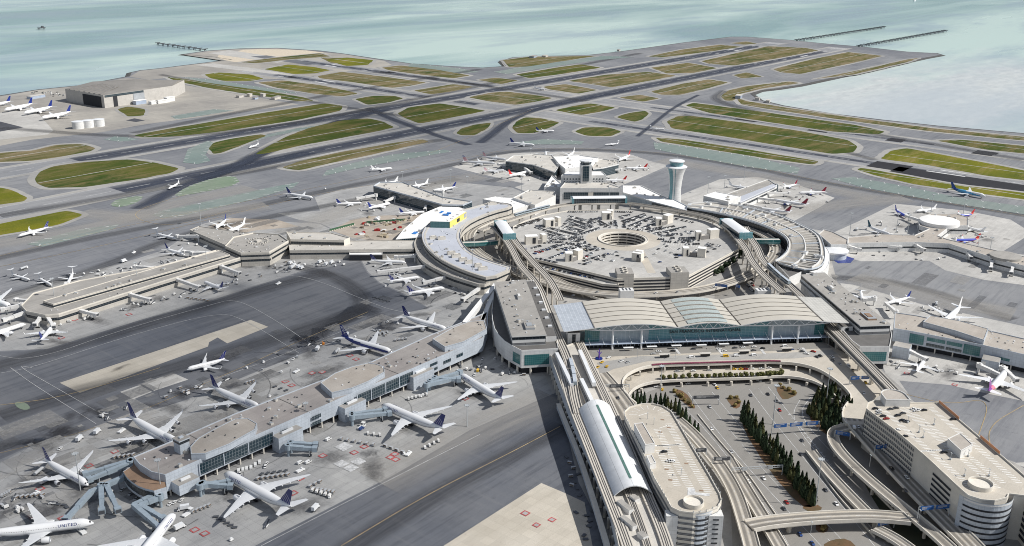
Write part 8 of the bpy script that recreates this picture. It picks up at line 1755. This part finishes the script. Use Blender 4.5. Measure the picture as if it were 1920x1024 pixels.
    for px, py in ((450, 889), (497, 876)): car(px, py, .1, 'white', .9, 'car', group='cars on the left apron')
    for px, py in ((563, 869), (578, 868), (616, 825)): car(px, py, .1, 'white', .1, 'van', group='vans on the left apron')
    for px, py, c in ((319, 946, 'white'), (327, 943, 'white'), (340, 939, 'white'), (230, 919, 'silver'), (245, 927, 'silver'), (256, 936, 'silver'), (113, 842, 'white'), (492, 694, 'silver'), (550, 674, 'white'), (727, 604, 'white'), (858, 696, 'white'), (866, 702, 'white'), (928, 673, 'white'), (905, 674, 'white'), (845, 592, 'silver'), (500, 870, 'white'), (890, 704, 'white')): car(px, py, .1, c, .5, group='cars on the left apron')
    car(606, 645, .1, 'orange', 1.0, 'van', group='vans on the left apron'); car(896, 696, .1, 'yellow', .6, 'van', base='yellow van under the rounded wing', group='vans on the left apron'); car(678, 805, .1, 'blue', .2, 'van', group='vans on the left apron')
def road_traffic():
    W, S_, Bk, Ch, Rd, Bl, Y = 'white', 'silver', 'black', 'charcoal', 'red', 'blue', 'yellow'
    for px, py, c, h in ((1331, 764, S_, (1345, 785)), (1334, 805, W, (1350, 826)), (1371, 848, S_, (1385, 868)), (1403, 904, W, (1415, 922)), (1432, 898, W, (1445, 916)), (1385, 937, Rd, (1392, 960)), (1400, 981, W, (1404, 1005)), (1475, 943, Rd, (1488, 960)), (1470, 955, Ch, (1484, 972)), (1440, 740, Bk, (1450, 755)), (1456, 753, Ch, (1466, 768)), (1462, 770, Rd, (1474, 788)), (1504, 827, Ch, (1516, 844)), (1502, 853, Ch, (1515, 870)), (1548, 920, Ch, (1562, 938)), (1568, 946, W, (1582, 964)), (1500, 1003, Bl, (1512, 1020)), (1523, 1020, Bl, (1536, 1036)), (1305, 799, W, (1316, 816)), (1408, 742, Ch, (1416, 758)), (1423, 715, W, (1434, 718)), (1345, 728, Y, (1340, 720)), (1340, 722, W, (1332, 716)), (1242, 731, Y, (1243, 722)), (1290, 720, W, (1300, 718)), (1230, 725, W, (1240, 722))):
        car(px, py, .12, c, head=h, group='cars on the motorway')
    for px, py, c, h, k in ((1672, 879, Bk, (1660, 866), 'car'), (1700, 896, W, (1690, 884), 'car'), (1697, 921, Ch, (1706, 932), 'car'), (1601, 803, W, (1596, 792), 'van'), (1609, 801, W, (1604, 790), 'car'), (1620, 738, W, (1618, 726), 'car'), (1159, 747, Ch, (1164, 760), 'car')): car(px, py, 10.5, c, head=h, kind=k, group='cars on the departures road')
    for px, py, c, k, h in ((1141, 671, W, 'car', (1150, 668)), (1129, 680, Y, 'car', (1136, 674)), (1121, 689, Y, 'car', (1128, 683)), (1138, 688, Y, 'car', (1143, 680)), (1118, 695, W, 'car', (1121, 688)), (1118, 701, W, 'car', (1120, 694)), (1165, 678, W, 'car', (1176, 675)), (1177, 680, S_, 'car', (1186, 677)), (1297, 671, W, 'van', (1310, 670)), (1361, 669, Y, 'van', (1372, 669)), (1381, 668, W, 'van', (1392, 667)), (1414, 667, W, 'van', (1425, 666)), (1349, 656, W, 'car', (1360, 655)), (1358, 659, W, 'car', (1369, 658)), (1378, 653, Ch, 'car', (1388, 652)), (1393, 652, W, 'car', (1404, 651)), (1414, 651, W, 'car', (1425, 650)), (1413, 658, Ch, 'car', (1424, 657)), (1430, 654, Bk, 'car', (1440, 653)), (1472, 650, W, 'van', (1484, 649)), (1484, 656, Bl, 'car', (1494, 655)), (1502, 656, W, 'car', (1512, 656)), (1504, 660, Ch, 'car', (1514, 660)), (1512, 664, W, 'car', (1520, 665)), (1525, 660, Rd, 'car', (1534, 662)), (1538, 668, Bk, 'car', (1546, 672)), (1532, 670, Ch, 'car', (1540, 674)), (1561, 670, W, 'car', (1568, 676)), (1561, 676, Ch, 'car', (1568, 683)), (1575, 683, S_, 'car', (1582, 690)), (1591, 688, W, 'van', (1598, 696)), (1599, 695, 'tan', 'car', (1606, 703)), (1623, 718, Y, 'car', (1628, 726)), (1300, 655, Ch, 'car', (1310, 655)), (1262, 659, Bk, 'car', (1274, 659)), (1235, 660, W, 'car', (1246, 660)), (1225, 664, S_, 'car', (1236, 663))):
        car(px, py, UZ+.1, c, kind=k, head=h, group='cars on the departures deck')
    for px, py, c in ((1376, 693, Y), (1390, 693, Y), (1398, 693, Rd), (1410, 692, W), (1428, 692, W), (1442, 691, W), (1300, 696, W), (1270, 697, S_), (1330, 695, S_)): car(px, py, LZ+.1, c, head=(px+10, py-.3), group='cars on the arrivals deck')
    for px, py, c in ((1641, 767, Bk), (1648, 771, W), (1648, 776, S_), (1656, 781, Bk), (1662, 786, Rd), (1670, 768, Ch), (1680, 766, Ch), (1693, 776, Ch), (1683, 780, Bk), (1692, 789, Bk), (1700, 791, Ch), (1683, 807, W), (1697, 819, Bk), (1713, 768, W), (1718, 771, W), (1733, 770, Bk), (1787, 787, Bk), (1770, 849, Bk), (1722, 770, W)): car(px, py, GAZ+.1, c, head=(px+8, py-1), group='cars on the right garage roof')
    for px, py, c in ((1245, 848, Bk), (1255, 865, W), (1260, 866, W)): car(px, py, GGZ+.1, c, head=(px+8, py-1), group='cars on the left garage roof')
    # round car park: rows read off the photo (crop pixel /4 + corner)
    rows_ = [((20, 355), (240, 285), .9), ((40, 338), (200, 288), .8), ((425, 285), (610, 345), .9), ((430, 265), (622, 312), .85), ((410, 300), (560, 360), .8), ((440, 320), (610, 348), .8), ((180, 348), (400, 418), .9), ((205, 335), (480, 402), .8), ((290, 440), (380, 440), .9), ((240, 465), (380, 458), .9), ((150, 503), (210, 488), .9), ((170, 545), (385, 478), .95), ((180, 532), (350, 478), .8), ((285, 578), (400, 532), .9), ((215, 583), (330, 612), .9), ((480, 412), (650, 355), .9), ((450, 445), (500, 455), .9), ((810, 270), (880, 255), .9), ((830, 302), (990, 250), .95), ((842, 316), (1000, 263), .9), ((880, 338), (1050, 270), .95), ((1000, 302), (1080, 285), .8), ((980, 352), (1090, 315), .9), ((870, 358), (980, 372), .9), ((1140, 382), (1300, 345), .9), ((1150, 390), (1222, 372), .7), ((1260, 430), (1362, 425), .8), ((1255, 445), (1360, 443), .6), ((1280, 460), (1360, 455), .8), ((1290, 478), (1400, 472), .6), ((1470, 470), (1560, 490), .6), ((1460, 480), (1520, 512), .5), ((1100, 437), (1190, 440), .5), ((1140, 520), (1300, 575), .2), ((540, 625), (690, 570), .55), ((540, 600), (660, 560), .6), ((550, 488), (640, 520), .7), ((700, 545), (760, 550), .6), ((425, 233), (640, 230), .85), ((760, 230), (905, 236), .8), ((700, 347), (790, 350), .5), ((1230, 285), (1370, 315), .7), ((1360, 370), (1330, 395), .6), ((1370, 560), (1500, 520), .15), ((90, 500), (110, 545), .8), ((270, 400), (400, 440), .7), ((130, 572), (300, 610), .9)]
    rc = random.Random(3); pts = []
    core = [G(sum((a[0], b_[0], c_[0]))/3, sum((a[1], b_[1], c_[1]))/3, GZ).to_2d() for a, b_, c_, _ in TOW]
    for a_, e_, f in rows_:
        p0, p1 = G(960+a_[0]/4, 340+a_[1]/4, GZ).to_2d(), G(960+e_[0]/4, 340+e_[1]/4, GZ).to_2d(); d = p1-p0; n = int(d.length/2.75); an = math.atan2(d.y, d.x)+math.pi/2
        for k in range(n+1):
            if rc.random() > f+.12: continue
            p = p0+d*k/max(1, n)
            if not inside(p, offset(GARQ, -3)) or (p-hc).length < HR+6 or any((p-c).length < 8 for c in core): continue
            if any((p-o[0]).length < 2.4 for o in pts): continue
            pts.append((p, an+rc.uniform(-.06, .06), GZ))
    man = [o[0] for o in pts]
    for sct in range(14):   # fill each sector of the roof with back-to-back rows
        th = sct*math.pi/7+.2; u_, v_ = Vector((math.cos(th), math.sin(th))), Vector((-math.sin(th), math.cos(th)))
        for off in (-26, -20.5, -10.5, -5, 5, 10.5, 20.5, 26):
            k = HR+17+abs(off)*.25
            while k < 92:
                p = hc+u_*k+v_*off; k += 2.75; sx, sy = SX((p.x, p.y, GZ)); occ = .12 if (sx > 1190 and sy > 455) or (1110 < sx < 1300 and sy > 468) else .62 if sx > 1230 else .8
                if rc.random() > occ or not inside(p, offset(GARQ, -4)) or abs((p-hc).angle_signed(u_)) > math.pi/14+.03 or any((p-c).length < 11 for c in core) or any((p-o).length < 5.6 for o in man) or any((p-o[0]).length < 2.6 for o in pts): continue
                pts.append((p, th+math.pi/2+rc.uniform(-.05, .05), GZ))
    q0, q1 = G(1008, 499, 10).to_2d(), G(1120, 524, 10).to_2d(); d = q1-q0; n = int(d.length/2.8)
    for k in range(n):
        if rc.random() < .8: pts.append((q0+d*k/n, math.atan2(d.y, d.x)+math.pi/2, 10))
    pts.sort(key=lambda o: SX((o[0].x, o[0].y, 15))[1], reverse=True)
    cols = [W]*6+[S_]*8+[Bk]*5+[Ch]*7+[Rd]*1+[Bl]*2+['tan']
    for p, an, z in pts: car(0, 0, 0, rc.choice(cols), an, world=(p.x, p.y, z+.06), base=None, group='cars parked on the round car park roof', lim=12)
    # yards of cars and gear inside the ring roads
    for k in range(46):
        x, y = rc.uniform(885, 950), 0; y = 452-abs(x-915)*.5+rc.uniform(-30, 5)
        if k < 26: car(880+rc.uniform(0, 70), 405+rc.uniform(8, 40), .2, rc.choice(cols), rc.uniform(0, 3), group='cars in the yard inside the lavender ring terminal')
    for k in range(26): car(rc.uniform(1400, 1448), rc.uniform(520, 548), .2, rc.choice(cols), rc.choice((.3, .8)), group='cars parked behind the wave-roofed hall')
    for k in range(30): car(rc.uniform(60, 122), rc.uniform(172, 181), .2, rc.choice(cols), .4, group='cars parked behind the big hangar')
    for px, py, c in ((1432, 449, W), (1436, 452, S_), (1446, 462, W), (1447, 472, W), (1438, 482, W), (1459, 478, Ch), (1425, 480, Ch), (1462, 476, Bk), (1412, 458, Bk)): car(px, py, 7.1, c, 1.2, group='cars on the right ring road')
    for px, py, c in ((1040, 540, W), (1075, 555, Ch), (1270, 548, S_), (1230, 550, W), (1120, 548, S_), (1340, 538, W), (965, 505, W), (935, 492, W)): car(px, py, 7.1, c, .0, group='cars on the front ring road')
def extras():
    p = G(1123, 673, UZ); t = athing('sculpture', 'tall purple and blue abstract sculpture standing left on the departures deck', 'sculpture', (p.x, p.y, UZ)); b = MB(); b.lathe([(3.2, UZ), (3.2, UZ+.8), (.1, UZ+.9)], 18, c=(p.x, p.y)); b.build('plinth', 'ac_navy', t)
    b = MB(); b.tube((p.x, p.y, UZ+.8), (p.x+.5, p.y, UZ+9), .9, .35, 8); b.tube((p.x, p.y, UZ+4), (p.x+2, p.y-1.5, UZ+6.5), .5, .2, 6); b.tube((p.x, p.y, UZ+5), (p.x-1.6, p.y+1.2, UZ+8), .5, .2, 6); b.build('figure', 'purple', t)
    for i, (px, py) in enumerate(((1178, 655), (1222, 653), (1268, 651), (1315, 650), (1357, 648), (1402, 646))):
        p = G(px, py+3, UZ); t = athing('kerb_shelter', 'x', 'shelter', (p.x, p.y, UZ)); b = MB(); b.box((p.x, p.y, UZ+3.2), (9, 2.6, .3), math.atan2(ax.y, ax.x)); b.build('roof', 'white_metal', t); b = MB()
        for s in (-3.6, 3.6): b.box((p.x+ax.x*s, p.y+ax.y*s, UZ+1.6), (.3, .3, 3.2))
        b.build('post', 'mast_steel', t); auto(t, 'white kerbside shelter on the departures deck,', 'shelter', 'kerbside shelters', p)
    for i, (px, py) in enumerate(((1246, 671), (1322, 669), (1395, 664), (1475, 659))):
        p = G(px, py, UZ); t = athing('island_shelter', 'x', 'shelter', (p.x, p.y, UZ)); b = MB(); b.box((p.x, p.y, UZ+3.4), (10, 3.4, .35), math.atan2(ax.y, ax.x)); b.build('roof', 'roof_light', t); b = MB(); b.box((p.x, p.y, UZ+1.7), (8.4, .3, 2.6), math.atan2(ax.y, ax.x)); b.build('glass_wall', 'car_glass', t); auto(t, 'grey roofed bus shelter on the departures deck,', 'shelter', 'bus shelters', p)
    for i, (px, py, h) in enumerate(((1195, 672, 9), (1266, 673, 9), (1345, 655, 9), (1552, 650, 9), (1630, 875, 9), (1722, 980, 9), (1520, 1000, 8))):
        p = G(px, py, UZ); t = athing('street_lamp', 'x', 'street lamp', (p.x, p.y, UZ)); b = MB(); b.tube((p.x, p.y, UZ), (p.x, p.y, UZ+h), .14, .09, 6); b.build('pole', 'mast_steel', t); b = MB(); b.box((p.x, p.y, UZ+h), (2.4, .5, .25), .8); b.build('lamp_head', 'mast_steel', t); auto(t, 'short twin-arm street lamp', 'street lamp', 'street lamps', p)
    # builders' yard clutter and fence by the white membrane roof
    r = random.Random(8)
    for k in range(46):
        x, y = r.uniform(668, 770), r.uniform(408, 446); p = G(x, y); t = athing('material_stack', 'x', 'stack', (p.x, p.y, 0)); b = MB(); s = (r.uniform(3, 9), r.uniform(2, 4), r.uniform(.8, 2.4)); b.box((p.x, p.y, s[2]/2), s, r.uniform(0, 3)); b.box((p.x+.5, p.y, s[2]+.2), (s[0]*.6, s[1]*.7, .5), r.uniform(0, 3)); m = r.choice(('cargo_brown', 'dirt', 'car_tan', 'white_metal', 'car_red', 'concrete')); b.build('stack', m, t)
        auto(t, {'cargo_brown': 'brown', 'dirt': 'sandy', 'car_tan': 'tan', 'white_metal': 'white', 'car_red': 'red', 'concrete': 'grey'}[m]+' stack of building material in the builders yard,', 'building material', 'building material stacks', p, 12)
    for i, (a_, e_) in enumerate((((618, 434), (664, 422)), ((688, 419), (760, 414)))):
        p0, p1 = G(*a_), G(*e_); t = athing('site_hoarding', f'dark green site hoarding fence, {("left", "right")[i]} of two round the builders yard', 'fence', p0); b = MB(); b.bar(p0+Vector((0, 0, 1.5)), p1+Vector((0, 0, 1.5)), .4, 3); b.build('panel', 'car_green', t); b = MB(); 
        for k in range(12): c = p0.lerp(p1, k/11); b.box((c.x, c.y, .4), (2, 2.4, .8))
        b.build('footing', 'concrete', t)
    for i, (px, py) in enumerate(((1182, 553), (1530, 553))): 
        p = G(px-8 if i == 0 else 1430, py, 12); t = athing('vent_house', f'small white louvred vent house behind the {("left", "right")[i]} half of the wave-roofed hall', 'vent house', (p.x, p.y, 0)); b = MB(); b.box((p.x, p.y, 9), (14, 9, 18), math.atan2(ax.y, ax.x)); b.build('wall', 'white_wall', t); b = MB()
        for s in (-3.5, 0, 3.5): b.box((p.x+ax.x*s, p.y+ax.y*s, 18.1), (1.4, 6.5, .3), math.atan2(ax.y, ax.x))
        b.build('louvre', 'dark_metal', t)
for l in (('the round ramp well', 1168, 449, 15), ('the slim white control tower', 1265, 385), ('the old square control tower', 1097, 345), ('the lavender ring terminal', 840, 460), ('the hexagonal pier hub', 484, 455), ('the long low concrete pier', 260, 540), ('the low pier tip', 60, 580),
          ('the rounded pier end', 260, 900), ('the long blue pier', 540, 800), ('the long blue pier, right part', 760, 700), ('the rounded glass wing', 975, 600), ('the wave-roofed hall', 1320, 640), ('the left lift tower', 1074, 650), ('the right lift tower', 1590, 650),
          ('the arched station roof', 1160, 850), ('the left garage', 1270, 860), ('the right garage', 1770, 860), ('the overpass', 1550, 975), ('the cypress median', 1460, 870), ('the cypress clump', 1555, 780), ('the left cooling tower', 1170, 535), ('the right cooling tower', 1272, 533), ('the right boarding pier', 1790, 640), ('the round white pier roof', 1762, 415),
          ('the low brown-roofed south pier', 1650, 450), ('the slatted ring terminal', 1510, 450), ('the grey-roofed pier', 1420, 360), ('the dark glazed north pier', 770, 360), ('the white membrane roof', 800, 420), ('the big hangar', 220, 185), ('the far pier', 1010, 305), ('the boxy far terminal', 1110, 355), ('the red-tailed jet row', 1490, 375), ('the right white terminal block', 1590, 565), ('the south pier drum', 1885, 482),
          ('the leftmost rear stair tower', 1035, 425), ('the left front stair tower', 1005, 458), ('the front left stair tower', 1076, 490), ('the rear centre stair tower', 1140, 412), ('the rear right stair tower', 1245, 422), ('the right stair tower', 1325, 449), ('the front right stair tower', 1300, 483), ('the front centre stair tower', 1195, 490), ('the tan concrete strip', 300, 665)):
    landmark(*l)
for i, (x, y, h) in enumerate(MASTS): mast(x, y, h, i)
trees(); fleet(); bridges(); apron_traffic(); road_traffic(); extras(); build_cars()
finish_labels()
for o in bpy.data.objects:
    l = o.get('label')
    if l and len(l.split()) > 16: print('LONG', l)
for o in list(bpy.data.objects):
    if o.location.z < -400: bpy.data.objects.remove(o)
